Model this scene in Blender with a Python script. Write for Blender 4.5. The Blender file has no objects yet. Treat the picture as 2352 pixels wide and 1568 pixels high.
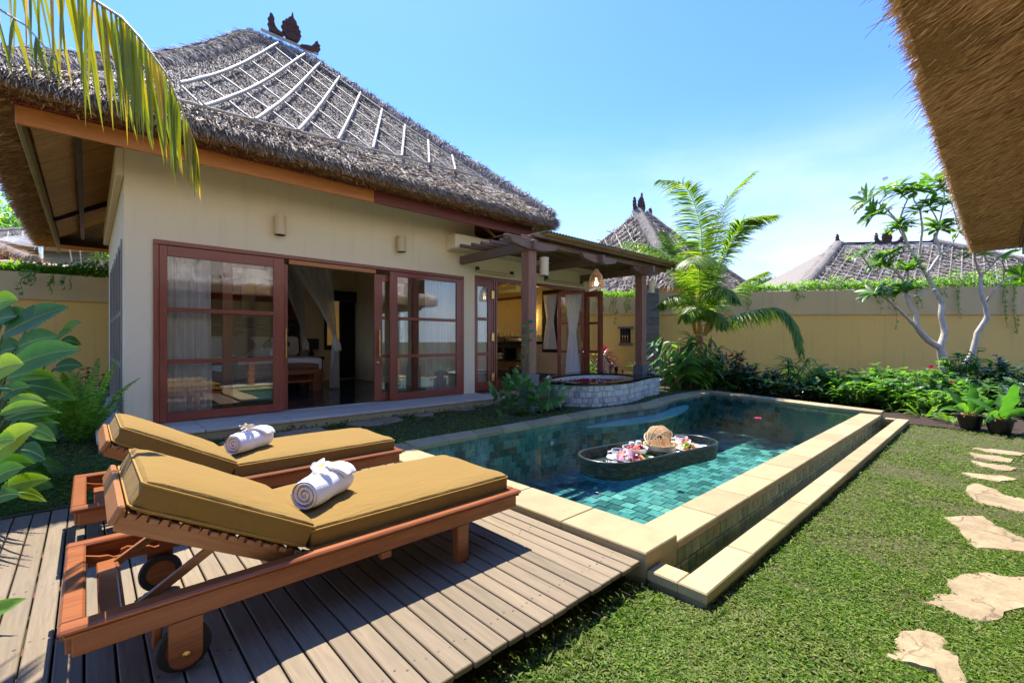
import bpy, math, random
import numpy as np
from mathutils import Vector, Matrix, Euler, noise
random.seed(11)
R = random.Random(5)
NP = np.random.default_rng(7)
V = Vector
SC = bpy.context.scene
COL = SC.collection

# ------------------------------------------------------------------ camera, sky, sun, exposure
cam_data = bpy.data.cameras.new('camera')
cam = bpy.data.objects.new('camera', cam_data)
COL.objects.link(cam)
cam.location = (0, 0, 1.45)
cam.rotation_euler = (math.radians(90), 0, 0)
cam_data.sensor_width = 36
cam_data.lens = 15.995
cam_data.clip_start = 0.05
cam_data.clip_end = 4000
SC.camera = cam

TO_SUN = V((-0.2, 0.458, 1.0)).normalized()
SUN_EL = math.asin(TO_SUN.z)
SUN_AZ = math.atan2(TO_SUN.x, TO_SUN.y)
world = bpy.data.worlds.new('World')
SC.world = world
world.use_nodes = True
wt = world.node_tree
wt.nodes.clear()
w_out = wt.nodes.new('ShaderNodeOutputWorld')
w_bg = wt.nodes.new('ShaderNodeBackground')
w_sky = wt.nodes.new('ShaderNodeTexSky')
w_sky.sky_type = 'NISHITA'
w_sky.sun_disc = False
w_sky.sun_elevation = SUN_EL
w_sky.sun_rotation = SUN_AZ
w_sky.air_density = 1.0
w_sky.dust_density = 0.4
w_sky.ozone_density = 4.0
SKY_STRENGTH = 0.073
w_bg.inputs['Strength'].default_value = SKY_STRENGTH
# thin clouds low over the horizon, the same all the way round
w_tc = wt.nodes.new('ShaderNodeTexCoord')
w_sep = wt.nodes.new('ShaderNodeSeparateXYZ')
wt.links.new(w_tc.outputs['Generated'], w_sep.inputs[0])
w_map = wt.nodes.new('ShaderNodeMapping')
w_map.inputs['Scale'].default_value = (1.0, 1.0, 3.2)
wt.links.new(w_tc.outputs['Generated'], w_map.inputs[0])
w_n = wt.nodes.new('ShaderNodeTexNoise')
w_n.inputs['Scale'].default_value = 3.1
w_n.inputs['Detail'].default_value = 7
w_n.inputs['Roughness'].default_value = 0.55
wt.links.new(w_map.outputs[0], w_n.inputs['Vector'])
w_r1 = wt.nodes.new('ShaderNodeMapRange')
w_r1.inputs[1].default_value = 0.44
w_r1.inputs[2].default_value = 0.72
wt.links.new(w_n.outputs['Fac'], w_r1.inputs[0])
w_r2 = wt.nodes.new('ShaderNodeMapRange')
w_r2.inputs[1].default_value = 0.42
w_r2.inputs[2].default_value = 0.06
wt.links.new(w_sep.outputs['Z'], w_r2.inputs[0])
w_m = wt.nodes.new('ShaderNodeMath')
w_m.operation = 'MULTIPLY'
wt.links.new(w_r1.outputs[0], w_m.inputs[0])
wt.links.new(w_r2.outputs[0], w_m.inputs[1])
w_m2 = wt.nodes.new('ShaderNodeMath')
w_m2.operation = 'MULTIPLY'
w_m2.inputs[1].default_value = 0.6
wt.links.new(w_m.outputs[0], w_m2.inputs[0])
w_mix = wt.nodes.new('ShaderNodeMix')
w_mix.data_type = 'RGBA'
wt.links.new(w_m2.outputs[0], w_mix.inputs[0])
w_tint = wt.nodes.new('ShaderNodeMix')
w_tint.data_type = 'RGBA'
w_tint.blend_type = 'MULTIPLY'
w_tint.inputs[0].default_value = 1
w_tint.inputs[7].default_value = (0.36, 0.53, 0.90, 1)
wt.links.new(w_sky.outputs[0], w_tint.inputs[6])
# pale haze that thickens towards the horizon, all the way round
w_hz = wt.nodes.new('ShaderNodeMapRange')
w_hz.interpolation_type = 'SMOOTHSTEP'
w_hz.inputs[1].default_value = 0.46
w_hz.inputs[2].default_value = 0.0
wt.links.new(w_sep.outputs['Z'], w_hz.inputs[0])
w_hmix = wt.nodes.new('ShaderNodeMix')
w_hmix.data_type = 'RGBA'
wt.links.new(w_hz.outputs[0], w_hmix.inputs[0])
wt.links.new(w_tint.outputs[2], w_hmix.inputs[6])
w_hmix.inputs[7].default_value = (2.2, 2.8, 3.5, 1)
wt.links.new(w_hmix.outputs[2], w_mix.inputs[6])
w_mix.inputs[7].default_value = (3.6, 3.8, 4.1, 1)
wt.links.new(w_mix.outputs[2], w_bg.inputs['Color'])
wt.links.new(w_bg.outputs[0], w_out.inputs[0])

sun_data = bpy.data.lights.new('sun', 'SUN')
sun_data.energy = 2.0
sun_data.angle = math.radians(0.5)
sun_data.color = (1.0, 0.93, 0.82)
sun = bpy.data.objects.new('sun', sun_data)
COL.objects.link(sun)
sun.location = (0, 0, 30)
sun.rotation_euler = TO_SUN.to_track_quat('Z', 'Y').to_euler()

SC.view_settings.view_transform = 'Standard'
SC.view_settings.look = 'None'
SC.view_settings.exposure = 2.6
SC.view_settings.gamma = 1
SC.view_settings.use_curve_mapping = False
SC.render.engine = 'CYCLES'
SC.cycles.use_denoising = True
SC.cycles.max_bounces = 10
SC.cycles.diffuse_bounces = 7
SC.cycles.glossy_bounces = 4
SC.cycles.transmission_bounces = 4
SC.cycles.transparent_max_bounces = 24
SC.cycles.caustics_reflective = False
SC.cycles.caustics_refractive = False

# ------------------------------------------------------------------ frames: the compound's axes are turned 43 degrees from the view
TH = math.radians(43)
CT, ST = math.cos(TH), math.sin(TH)
OX, OY = -5.08, 5.96
EYE, FPX = 1.45, 1045.0

def W(a, b, z=0.0):
    return V((OX + a*CT - b*ST, OY + a*ST + b*CT, z))

def AT(x, y, d):
    """point seen at (x, y) of a 2352 x 1568 view, d metres ahead"""
    return V(((x-1176)/FPX*d, d, EYE-(y-784)/FPX*d))

# ------------------------------------------------------------------ scene graph helpers
def setp(o, label=None, cat=None, group=None, kind=None):
    if label: o['label'] = label
    if cat: o['category'] = cat
    if group: o['group'] = group
    if kind: o['kind'] = kind
    return o

def thing(name, label, cat, loc=(0, 0, 0), rz=0.0, group=None):
    o = bpy.data.objects.new(name, None)
    COL.objects.link(o)
    o.empty_display_size = 0.2
    o.location = loc
    o.rotation_euler = (0, 0, rz)
    return setp(o, label, cat, group)

def thingL(name, label, cat, a, b, z=0.0, rz=0.0, group=None):
    return thing(name, label, cat, W(a, b, z), TH + rz, group)

def clone(o, parent=None):
    c = o.copy()
    COL.objects.link(c)
    c.parent = parent
    for ch in o.children:
        clone(ch, c)
    return c

def inst(name, me, parent, loc=(0, 0, 0), rot=(0, 0, 0), scale=(1, 1, 1)):
    o = bpy.data.objects.new(name, me)
    COL.objects.link(o)
    o.parent = parent
    o.location = loc
    o.rotation_euler = rot
    o.scale = scale
    return o

def frame(z, x=None):
    """orthonormal matrix with local Z along z"""
    z = V(z).normalized()
    x = V(x) if x is not None else (V((1, 0, 0)) if abs(z.x) < 0.9 else V((0, 1, 0)))
    y = z.cross(x)
    if y.length < 1e-6:
        y = z.cross(V((0, 0.3, 1)))
    y.normalize()
    x = y.cross(z)
    return Matrix((x, y, z)).transposed()

def rotm(rx=0, ry=0, rz=0):
    return Euler((rx, ry, rz)).to_matrix()

class MB:
    def __init__(self):
        self.v, self.f, self.m = [], [], []
        self.M = None
    def add(self, vs, fs, mi=0):
        b = len(self.v)
        if self.M is not None:
            M = self.M
            vs = [M @ V(p) for p in vs]
        self.v.extend([tuple(p) for p in vs])
        self.f.extend([tuple(i+b for i in q) for q in fs])
        self.m.extend([mi]*len(fs))
        return self
    def box(self, x0, x1, y0, y1, z0, z1, bev=0.0, mi=0, rot=None):
        c = V(((x0+x1)/2, (y0+y1)/2, (z0+z1)/2))
        return self.obox(c, (abs(x1-x0), abs(y1-y0), abs(z1-z0)), rot, bev, mi)
    def obox(self, c, s, rot=None, bev=0.0, mi=0):
        c = V(c)
        hx, hy, hz = s[0]/2, s[1]/2, s[2]/2
        if bev <= 0:
            vs = [V((sx*hx, sy*hy, sz*hz)) for sz in (-1, 1) for sy in (-1, 1) for sx in (-1, 1)]
            fs = [(0, 2, 3, 1), (4, 5, 7, 6), (0, 1, 5, 4), (2, 6, 7, 3), (0, 4, 6, 2), (1, 3, 7, 5)]
        else:
            b = min(bev, hx*0.9, hy*0.9, hz*0.9)
            vs, idx = [], {}
            for sx in (-1, 1):
                for sy in (-1, 1):
                    for sz in (-1, 1):
                        for ax in range(3):
                            p = [sx*(hx-b), sy*(hy-b), sz*(hz-b)]
                            p[ax] = (sx*hx, sy*hy, sz*hz)[ax]
                            idx[(sx, sy, sz, ax)] = len(vs)
                            vs.append(V(p))
            fs = []
            I = idx
            for s_ in (-1, 1):
                for ax, o in ((0, [(-1, -1), (1, -1), (1, 1), (-1, 1)]), (1, [(-1, -1), (-1, 1), (1, 1), (1, -1)]), (2, [(-1, -1), (1, -1), (1, 1), (-1, 1)])):
                    q = []
                    for (p, r) in o:
                        k = (s_, p, r) if ax == 0 else ((p, s_, r) if ax == 1 else (p, r, s_))
                        q.append(I[k+(ax,)])
                    fs.append(tuple(q if s_ > 0 else q[::-1]))
            for a in (-1, 1):
                for bb in (-1, 1):
                    # edges along z, y, x
                    q = (I[(a, bb, -1, 0)], I[(a, bb, -1, 1)], I[(a, bb, 1, 1)], I[(a, bb, 1, 0)])
                    fs.append(q if a*bb > 0 else q[::-1])
                    q = (I[(a, -1, bb, 2)], I[(a, -1, bb, 0)], I[(a, 1, bb, 0)], I[(a, 1, bb, 2)])
                    fs.append(q if a*bb < 0 else q[::-1])
                    q = (I[(-1, a, bb, 1)], I[(-1, a, bb, 2)], I[(1, a, bb, 2)], I[(1, a, bb, 1)])
                    fs.append(q if a*bb > 0 else q[::-1])
            for sx in (-1, 1):
                for sy in (-1, 1):
                    for sz in (-1, 1):
                        q = (I[(sx, sy, sz, 0)], I[(sx, sy, sz, 1)], I[(sx, sy, sz, 2)])
                        fs.append(q if sx*sy*sz > 0 else q[::-1])
        if rot is not None:
            vs = [rot @ p for p in vs]
        return self.add([p+c for p in vs], fs, mi)
    def beam(self, p, q, w, h, up=(0, 0, 1), bev=0.0, mi=0):
        p, q = V(p), V(q)
        d = q-p
        x = d.normalized()
        y = V(up).cross(x)
        if y.length < 1e-5: y = V((0, 1, 0)).cross(x)
        y.normalize()
        z = x.cross(y)
        return self.obox((p+q)/2, (d.length, w, h), Matrix((x, y, z)).transposed(), bev, mi)
    def tube(self, pts, rad, n=8, caps=True, mi=0, flat=1.0):
        pts = [V(p) for p in pts]
        if not hasattr(rad, '__len__'): rad = [rad]*len(pts)
        vs, fs = [], []
        up = None
        for i, p in enumerate(pts):
            d = (pts[min(i+1, len(pts)-1)]-pts[max(i-1, 0)])
            if d.length < 1e-9: d = V((0, 0, 1))
            d.normalize()
            if up is None:
                up = V((0, 0, 1)) if abs(d.z) < 0.9 else V((1, 0, 0))
            y = d.cross(up)
            if y.length < 1e-5: y = d.cross(V((0.3, 1, 0.2)))
            y.normalize()
            x = y.cross(d)
            up = x
            for k in range(n):
                a = 2*math.pi*k/n
                vs.append(p + x*math.cos(a)*rad[i]*flat + y*math.sin(a)*rad[i])
        for i in range(len(pts)-1):
            for k in range(n):
                k2 = (k+1) % n
                fs.append((i*n+k, i*n+k2, (i+1)*n+k2, (i+1)*n+k))
        if caps:
            fs.append(tuple(range(n-1, -1, -1)))
            fs.append(tuple(range((len(pts)-1)*n, len(pts)*n)))
        return self.add(vs, fs, mi)
    def lathe(self, prof, n=20, c=(0, 0, 0), rot=None, mi=0, sx=1.0, sy=1.0):
        vs, fs = [], []
        c = V(c)
        for (r, z) in prof:
            for k in range(n):
                a = 2*math.pi*k/n
                p = V((r*math.cos(a)*sx, r*math.sin(a)*sy, z))
                if rot is not None: p = rot @ p
                vs.append(p+c)
        for i in range(len(prof)-1):
            for k in range(n):
                k2 = (k+1) % n
                fs.append((i*n+k, i*n+k2, (i+1)*n+k2, (i+1)*n+k))
        if prof[0][0] > 1e-6: fs.append(tuple(range(n-1, -1, -1)))
        if prof[-1][0] > 1e-6: fs.append(tuple(range((len(prof)-1)*n, len(prof)*n)))
        return self.add(vs, fs, mi)
    def prism(self, poly, z0, z1, bev=0.0, mi=0):
        n = len(poly)
        area = sum(poly[i][0]*poly[(i+1) % n][1]-poly[(i+1) % n][0]*poly[i][1] for i in range(n))
        if area < 0: poly = poly[::-1]
        rings = [(poly, z0)]
        if bev > 0:
            ins = []
            for i in range(n):
                a, b, c_ = V(poly[i-1][:2]), V(poly[i][:2]), V(poly[(i+1) % n][:2])
                e1 = (b-a).normalized(); e2 = (c_-b).normalized()
                nn = V((-(e1.y+e2.y), e1.x+e2.x))
                if nn.length < 1e-6: nn = V((-e1.y, e1.x))
                nn.normalize()
                ins.append(tuple(b+nn*bev))
            rings += [(poly, z1-bev), (ins, z1)]
        else:
            rings += [(poly, z1)]
        vs = [(p[0], p[1], z) for (pl, z) in rings for p in pl]
        fs = [tuple(range(n-1, -1, -1))]
        for r in range(len(rings)-1):
            for i in range(n):
                j = (i+1) % n
                fs.append((r*n+i, r*n+j, (r+1)*n+j, (r+1)*n+i))
        fs.append(tuple(range((len(rings)-1)*n, len(rings)*n)))
        return self.add(vs, fs, mi)
    def grid(self, fn, nu, nv, mi=0, flip=False):
        vs = [fn(i/nu, j/nv) for j in range(nv+1) for i in range(nu+1)]
        fs = []
        for j in range(nv):
            for i in range(nu):
                q = (j*(nu+1)+i, j*(nu+1)+i+1, (j+1)*(nu+1)+i+1, (j+1)*(nu+1)+i)
                fs.append(q[::-1] if flip else q)
        return self.add(vs, fs, mi)
    def leaf(self, base, d, up, L, Wd, droop=0.4, fold=0.25, n=5, prof=None, wave=0.0, mi=0, twist=0.0, corr=0.0, rib=0.0):
        """one leaf blade: a strip with a midrib, bending down along its length"""
        base, d, up = V(base), V(d).normalized(), V(up)
        s = d.cross(up)
        if s.length < 1e-4: s = d.cross(V((0.37, 0.81, 0.1)))
        s.normalize()
        vs, fs = [], []
        p = base.copy()
        dd = d.copy()
        spine = []
        for i in range(n+1):
            t = i/n
            if prof is None:
                w = math.sin(math.pi*min(1, 0.06+0.94*t)**0.8)*0.5
            else:
                w = prof(t)*0.5
            u = s.cross(dd).normalized()
            wv = wave*math.sin(t*19+base.x*7)*Wd
            if corr: wv += corr*(1 if i % 2 else -1)
            s2 = s if twist == 0 else (s*math.cos(twist*t)+u*math.sin(twist*t))
            sh = dd*(w*Wd*.35 if corr else 0)
            vs += [p - s2*w*Wd + u*(w*Wd*fold+wv) + sh, p, p + s2*w*Wd + u*(w*Wd*fold+(wv if corr else -wv)) + sh]
            spine.append(p.copy())
            dd = (dd + V((0, 0, -droop/n))).normalized()
            p = p + dd*(L/n)
        for i in range(n):
            a = i*3
            fs += [(a, a+1, a+4, a+3), (a+1, a+2, a+5, a+4)]
        if rib: self.tube(spine[::3], [rib*(1-.8*i/len(spine[::3])) for i in range(len(spine[::3]))], 5, mi=mi+1)
        return self.add(vs, fs, mi)
    def build(self, name, mats, parent=None, loc=(0, 0, 0), rot=(0, 0, 0), smooth=None):
        me = self.mesh(name, mats, smooth)
        return inst(name, me, parent, loc, rot)
    def mesh(self, name, mats, smooth=None):
        me = bpy.data.meshes.new(name)
        me.from_pydata(self.v, [], self.f)
        if not isinstance(mats, (list, tuple)): mats = [mats]
        for m in mats: me.materials.append(m)
        if len(mats) > 1:
            me.polygons.foreach_set('material_index', self.m)
        if smooth is not None:
            me.polygons.foreach_set('use_smooth', [True]*len(self.f))
            if smooth < 180:
                me.set_sharp_from_angle(angle=math.radians(smooth))
        me.update()
        return me

def np_mesh(name, verts, faces, mat, smooth=False):
    """verts (N,3) array, faces (M,3|4) array"""
    me = bpy.data.meshes.new(name)
    nv, (nf, k) = len(verts), faces.shape
    me.vertices.add(nv)
    me.vertices.foreach_set('co', np.ascontiguousarray(verts, dtype=np.float32).ravel())
    me.loops.add(nf*k)
    me.loops.foreach_set('vertex_index', np.ascontiguousarray(faces, dtype=np.int32).ravel())
    me.polygons.add(nf)
    me.polygons.foreach_set('loop_start', np.arange(0, nf*k, k, dtype=np.int32))
    if smooth: me.polygons.foreach_set('use_smooth', np.ones(nf, dtype=bool))
    me.update(calc_edges=True)
    me.materials.append(mat)
    return me

def unit(a):
    return a/np.maximum(np.linalg.norm(a, axis=1, keepdims=True), 1e-9)

def strands(P, D, Nn, L, Wd, lift=0.12, curl=0.0, jit=0.25):
    """thatch straws: P roots, D directions, Nn outward normals (N,3); bent two-piece strips"""
    n = len(P)
    D = unit(D + NP.normal(0, jit, (n, 3)))
    S = unit(np.cross(D, Nn + NP.normal(0, 0.35, (n, 3))))
    L = (L*NP.uniform(0.6, 1.35, (n, 1)))
    w = (Wd*NP.uniform(0.6, 1.4, (n, 1)))
    up = Nn*(lift*NP.uniform(0.2, 1.6, (n, 1)))*L
    P1 = P + D*L*0.55 + up*0.75
    P2 = P + D*L + up*NP.uniform(0.3, 1.5, (n, 1)) + np.array([0, 0, -1])*curl*L
    vs = np.stack([P-S*w*0.5, P+S*w*0.5, P1-S*w*0.5, P1+S*w*0.5, P2-S*w*0.12, P2+S*w*0.12], 1).reshape(-1, 3)
    b = (np.arange(n)*6)[:, None]
    fs = np.concatenate([b+np.array([0, 1, 3, 2]), b+np.array([2, 3, 5, 4])], 0)
    return vs, fs

def diamonds(P, D, L, Wd):
    n = len(P)
    S = unit(np.cross(D, np.array([0, 0, 1.])+NP.normal(0, .5, (n, 3))))
    L = L*NP.uniform(.6, 1.35, (n, 1)); w = Wd*NP.uniform(.6, 1.35, (n, 1))
    M_ = P+D*L*.5; T_ = P+D*L+np.array([0, 0, -.25])*L
    vs = np.stack([P, M_-S*w*.5, T_, M_+S*w*.5], 1).reshape(-1, 3)
    return vs, (np.arange(n)*4)[:, None]+np.array([0, 1, 2, 3])

def join_np(parts):
    vs, fs, o = [], [], 0
    for v, f in parts:
        vs.append(v); fs.append(f+o); o += len(v)
    return np.concatenate(vs), np.concatenate(fs)

# ------------------------------------------------------------------ materials
class NT:
    def __init__(self, name):
        self.mat = bpy.data.materials.new(name)
        self.mat.use_nodes = True
        self.t = self.mat.node_tree
        self.b = self.t.nodes['Principled BSDF']
        self.out = self.t.nodes['Material Output']
    def n(self, ty, **kw):
        nd = self.t.nodes.new(ty)
        for k, v in kw.items(): setattr(nd, k, v)
        return nd
    def l(self, a, b): self.t.links.new(a, b)
    def coord(self, scale=(1, 1, 1), kind='Object', rnd=0.0, rot=(0, 0, 0)):
        tc = self.n('ShaderNodeTexCoord')
        mp = self.n('ShaderNodeMapping')
        mp.inputs['Scale'].default_value = scale
        mp.inputs['Rotation'].default_value = rot
        self.l(tc.outputs[kind], mp.inputs[0])
        if rnd:
            oi = self.n('ShaderNodeObjectInfo')
            mm = self.n('ShaderNodeMath', operation='MULTIPLY')
            mm.inputs[1].default_value = rnd
            self.l(oi.outputs['Random'], mm.inputs[0])
            cb = self.n('ShaderNodeCombineXYZ')
            for i in range(3): self.l(mm.outputs[0], cb.inputs[i])
            self.l(cb.outputs[0], mp.inputs['Location'])
        return mp.outputs[0]
    def noise(self, vec, scale=5, detail=4, rough=0.55, dist=0.0):
        nd = self.n('ShaderNodeTexNoise')
        nd.inputs['Scale'].default_value = scale
        nd.inputs['Detail'].default_value = detail
        nd.inputs['Roughness'].default_value = rough
        nd.inputs['Distortion'].default_value = dist
        if vec is not None: self.l(vec, nd.inputs['Vector'])
        return nd.outputs['Fac']
    def ramp(self, fac, stops):
        r = self.n('ShaderNodeValToRGB')
        e = r.color_ramp.elements
        while len(e) < len(stops): e.new(0.5)
        for i, (p, c) in enumerate(stops):
            e[i].position = p
            e[i].color = (c[0], c[1], c[2], 1) if hasattr(c, '__len__') else (c, c, c, 1)
        self.l(fac, r.inputs[0])
        return r.outputs[0]
    def mix(self, fac, a, b, mode='MIX'):
        m = self.n('ShaderNodeMix', data_type='RGBA', blend_type=mode)
        for s, x in ((0, fac), (6, a), (7, b)):
            if hasattr(x, 'is_linked'): self.l(x, m.inputs[s])
            elif hasattr(x, '__len__'): m.inputs[s].default_value = (x[0], x[1], x[2], 1)
            else: m.inputs[s].default_value = x
        return m.outputs[2]
    def rnd_obj(self):
        return self.n('ShaderNodeObjectInfo').outputs['Random']
    def rnd_isl(self):
        return self.n('ShaderNodeNewGeometry').outputs['Random Per Island']
    def math(self, op, a, b):
        m = self.n('ShaderNodeMath', operation=op)
        for i, x in enumerate((a, b)):
            if hasattr(x, 'is_linked'): self.l(x, m.inputs[i])
            else: m.inputs[i].default_value = x
        return m.outputs[0]
    def col(self, x):
        if hasattr(x, 'is_linked'): self.l(x, self.b.inputs['Base Color'])
        else: self.b.inputs['Base Color'].default_value = (x[0], x[1], x[2], 1)
        return self
    def rough(self, x):
        if hasattr(x, 'is_linked'): self.l(x, self.b.inputs['Roughness'])
        else: self.b.inputs['Roughness'].default_value = x
        return self
    def spec(self, x):
        self.b.inputs['Specular IOR Level'].default_value = x
        return self
    def bump(self, h, strength=0.3, dist=0.02):
        bp = self.n('ShaderNodeBump')
        bp.inputs['Strength'].default_value = strength
        bp.inputs['Distance'].default_value = dist
        self.l(h, bp.inputs['Height'])
        self.l(bp.outputs[0], self.b.inputs['Normal'])
        return self

def m_plain(name, c, rough=0.5, spec=0.5, metal=0.0):
    t = NT(name); t.col(c).rough(rough).spec(spec)
    t.b.inputs['Metallic'].default_value = metal
    return t.mat

def m_plaster(name, c, c2=None, sc=1.0, bump=0.25):
    t = NT(name)
    v = t.coord((1, 1, 1))
    big = t.noise(v, 0.9*sc, 6, 0.6)
    c2 = c2 or tuple(x*0.82 for x in c)
    k = t.mix(t.ramp(big, [(0.35, 0), (0.7, 1)]), c, c2)
    st = t.noise(t.coord((5, 5, 0.35)), 1.2, 5, 0.6)
    k = t.mix(t.math('MULTIPLY', t.ramp(st, [(0.55, 0), (0.8, 1)]), 0.30), k, tuple(x*0.5 for x in c))
    sp = t.noise(v, 7*sc, 5, 0.7)
    k = t.mix(t.math('MULTIPLY', t.ramp(sp, [(0.56, 0), (0.72, 1)]), 0.16), k, tuple(x*0.7 for x in c))
    tc = t.n('ShaderNodeTexCoord'); sx = t.n('ShaderNodeSeparateXYZ'); t.l(tc.outputs['Object'], sx.inputs[0])
    zr_ = t.n('ShaderNodeMapRange'); zr_.inputs[1].default_value = 0.95; zr_.inputs[2].default_value = 0.15; t.l(sx.outputs['Z'], zr_.inputs[0])
    k = t.mix(t.math('MULTIPLY', t.math('MULTIPLY', zr_.outputs[0], t.ramp(t.noise(t.coord((3, 3, 1.2)), 2.5, 5, .65), [(0.38, 0), (0.65, 1)])), 0.4), k, tuple(x*0.45 for x in c))
    t.col(k).rough(0.85).spec(0.2)
    t.bump(t.noise(v, 60, 6, 0.7), bump, 0.006)
    return t.mat

def m_wood(name, c, c2, scale=(1.2, 18, 18), rough=0.35, bump=0.15, rnd=3.0, var=0.25, spec=0.4, coat=0.0):
    t = NT(name)
    v = t.coord(scale, rnd=rnd)
    g = t.noise(v, 2.2, 6, 0.6, 0.6)
    g2 = t.noise(t.coord((scale[0]*3, scale[1]*3, scale[2]*3), rnd=rnd), 3.0, 3, 0.6)
    k = t.mix(t.ramp(g, [(0.3, 0), (0.7, 1)]), c, c2)
    k = t.mix(t.math('MULTIPLY', g2, 0.35), k, tuple(x*0.5 for x in c2))
    hv = t.math('ADD', t.math('MULTIPLY', t.rnd_obj(), var), 1-var/2)
    hs = t.n('ShaderNodeHueSaturation')
    t.l(hv, hs.inputs['Value']); t.l(k, hs.inputs['Color'])
    t.col(hs.outputs[0]).rough(rough).spec(spec)
    if coat:
        t.b.inputs['Coat Weight'].default_value = coat
        t.b.inputs['Coat Roughness'].default_value = 0.15
    t.bump(g, bump, 0.004)
    return t.mat

def m_leaf(name, stops, trans=0.45, rough=0.4, per='isl', spec=0.4, tcol=None, vein=False):
    """leaf: glossy skin over a body that lets light through; tone varies leaf by leaf"""
    t = NT(name)
    r = t.rnd_isl() if per == 'isl' else t.rnd_obj()
    k = t.ramp(r, stops)
    nz = t.noise(t.coord((1, 1, 1)), 9, 3)
    k = t.mix(0.35, k, t.mix(nz, (0.25, 0.25, 0.25), (0.9, 0.9, 0.9)), 'OVERLAY')
    t.col(k).rough(rough).spec(spec)
    tr = t.n('ShaderNodeBsdfTranslucent')
    kk = t.mix(1.0, k, tcol or (1.9, 2.0, 0.75), 'MULTIPLY')
    t.l(kk, tr.inputs[0])
    mx = t.n('ShaderNodeMixShader')
    mx.inputs[0].default_value = trans
    t.l(t.b.outputs[0], mx.inputs[1]); t.l(tr.outputs[0], mx.inputs[2])
    t.l(mx.outputs[0], t.out.inputs[0])
    return t.mat

def m_stone(name, a, b, sc=6, rough=0.8, bump=0.25, var=0.2, pits=None, crack=0):
    t = NT(name)
    v = t.coord((1, 1, 1), rnd=9.0)
    g = t.noise(v, sc, 7, 0.65)
    k = t.mix(t.ramp(g, [(0.3, 0), (0.72, 1)]), a, b)
    if pits:
        p = t.noise(v, sc*5, 3, 0.6)
        k = t.mix(t.ramp(p, [(0.66, 0), (0.74, 1)]), k, pits)
    hs = t.n('ShaderNodeHueSaturation')
    t.l(t.math('ADD', t.math('MULTIPLY', t.rnd_obj(), var), 1-var/2), hs.inputs['Value'])
    t.l(k, hs.inputs['Color'])
    base = hs.outputs[0]
    if crack:
        vo = t.n('ShaderNodeTexVoronoi', feature='DISTANCE_TO_EDGE'); vo.inputs['Scale'].default_value = crack
        wv = t.n('ShaderNodeVectorMath', operation='ADD'); nc = t.n('ShaderNodeTexNoise'); nc.inputs['Scale'].default_value = 6; nc.inputs['Detail'].default_value = 5
        t.l(v, nc.inputs['Vector']); t.l(v, wv.inputs[0])
        sc_ = t.n('ShaderNodeVectorMath', operation='SCALE'); sc_.inputs['Scale'].default_value = .25; t.l(nc.outputs['Color'], sc_.inputs[0]); t.l(sc_.outputs[0], wv.inputs[1])
        t.l(wv.outputs[0], vo.inputs['Vector'])
        cf = t.math('MULTIPLY', t.ramp(vo.outputs['Distance'], [(0.0, 1), (0.035, 0)]), t.ramp(t.noise(v, 2.5, 3), [(0.45, 0), (0.6, 1)]))
        base = t.mix(t.math('MULTIPLY', cf, .8), base, (.07, .045, .025))
        base = t.mix(t.math('MULTIPLY', t.ramp(t.noise(v, 1.7, 5, .7), [(0.45, 0), (0.7, 1)]), .5), base, tuple(x*.6 for x in b))
    t.col(base).rough(rough).spec(0.3)
    t.bump(t.noise(v, sc*6, 5, 0.65), bump, 0.006)
    return t.mat

def m_tile(name, stops, per='obj', rough=0.45, sc=14):
    t = NT(name)
    r = t.rnd_obj() if per == 'obj' else t.rnd_isl()
    k = t.ramp(r, stops)
    g = t.noise(t.coord((1, 1, 1), rnd=(7.0 if per == 'obj' else 0)), sc, 5, 0.65)
    k = t.mix(0.55, k, t.ramp(g, [(0.25, 0.12), (0.75, 0.88)]), 'OVERLAY')
    t.col(k).rough(rough).spec(0.4)
    t.bump(g, 0.25, 0.006)
    return t.mat

def m_strand(name, stops, rough=0.8):
    t = NT(name)
    k = t.ramp(t.rnd_isl(), stops)
    b = t.noise(t.coord((1, 1, 1)), 1.1, 4, 0.6)
    k = t.mix(t.math('MULTIPLY', t.ramp(b, [(0.35, 0), (0.7, 1)]), 0.45), k, tuple(x*0.55 for x in stops[1][1]))
    t.col(k).rough(rough).spec(0.15)
    return t.mat

def m_glass(name, tint=(0.93, 0.96, 0.95), ior=1.5, boost=1.0):
    t = NT(name)
    tr = t.n('ShaderNodeBsdfTransparent')
    tr.inputs[0].default_value = tint + (1,)
    gl = t.n('ShaderNodeBsdfGlossy')
    gl.inputs['Roughness'].default_value = 0.0
    fr = t.n('ShaderNodeFresnel')
    fr.inputs['IOR'].default_value = ior
    mx = t.n('ShaderNodeMixShader')
    t.l(t.math('MULTIPLY', fr.outputs[0], boost), mx.inputs[0])
    t.l(tr.outputs[0], mx.inputs[1]); t.l(gl.outputs[0], mx.inputs[2])
    t.l(mx.outputs[0], t.out.inputs[0])
    return t.mat

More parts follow.
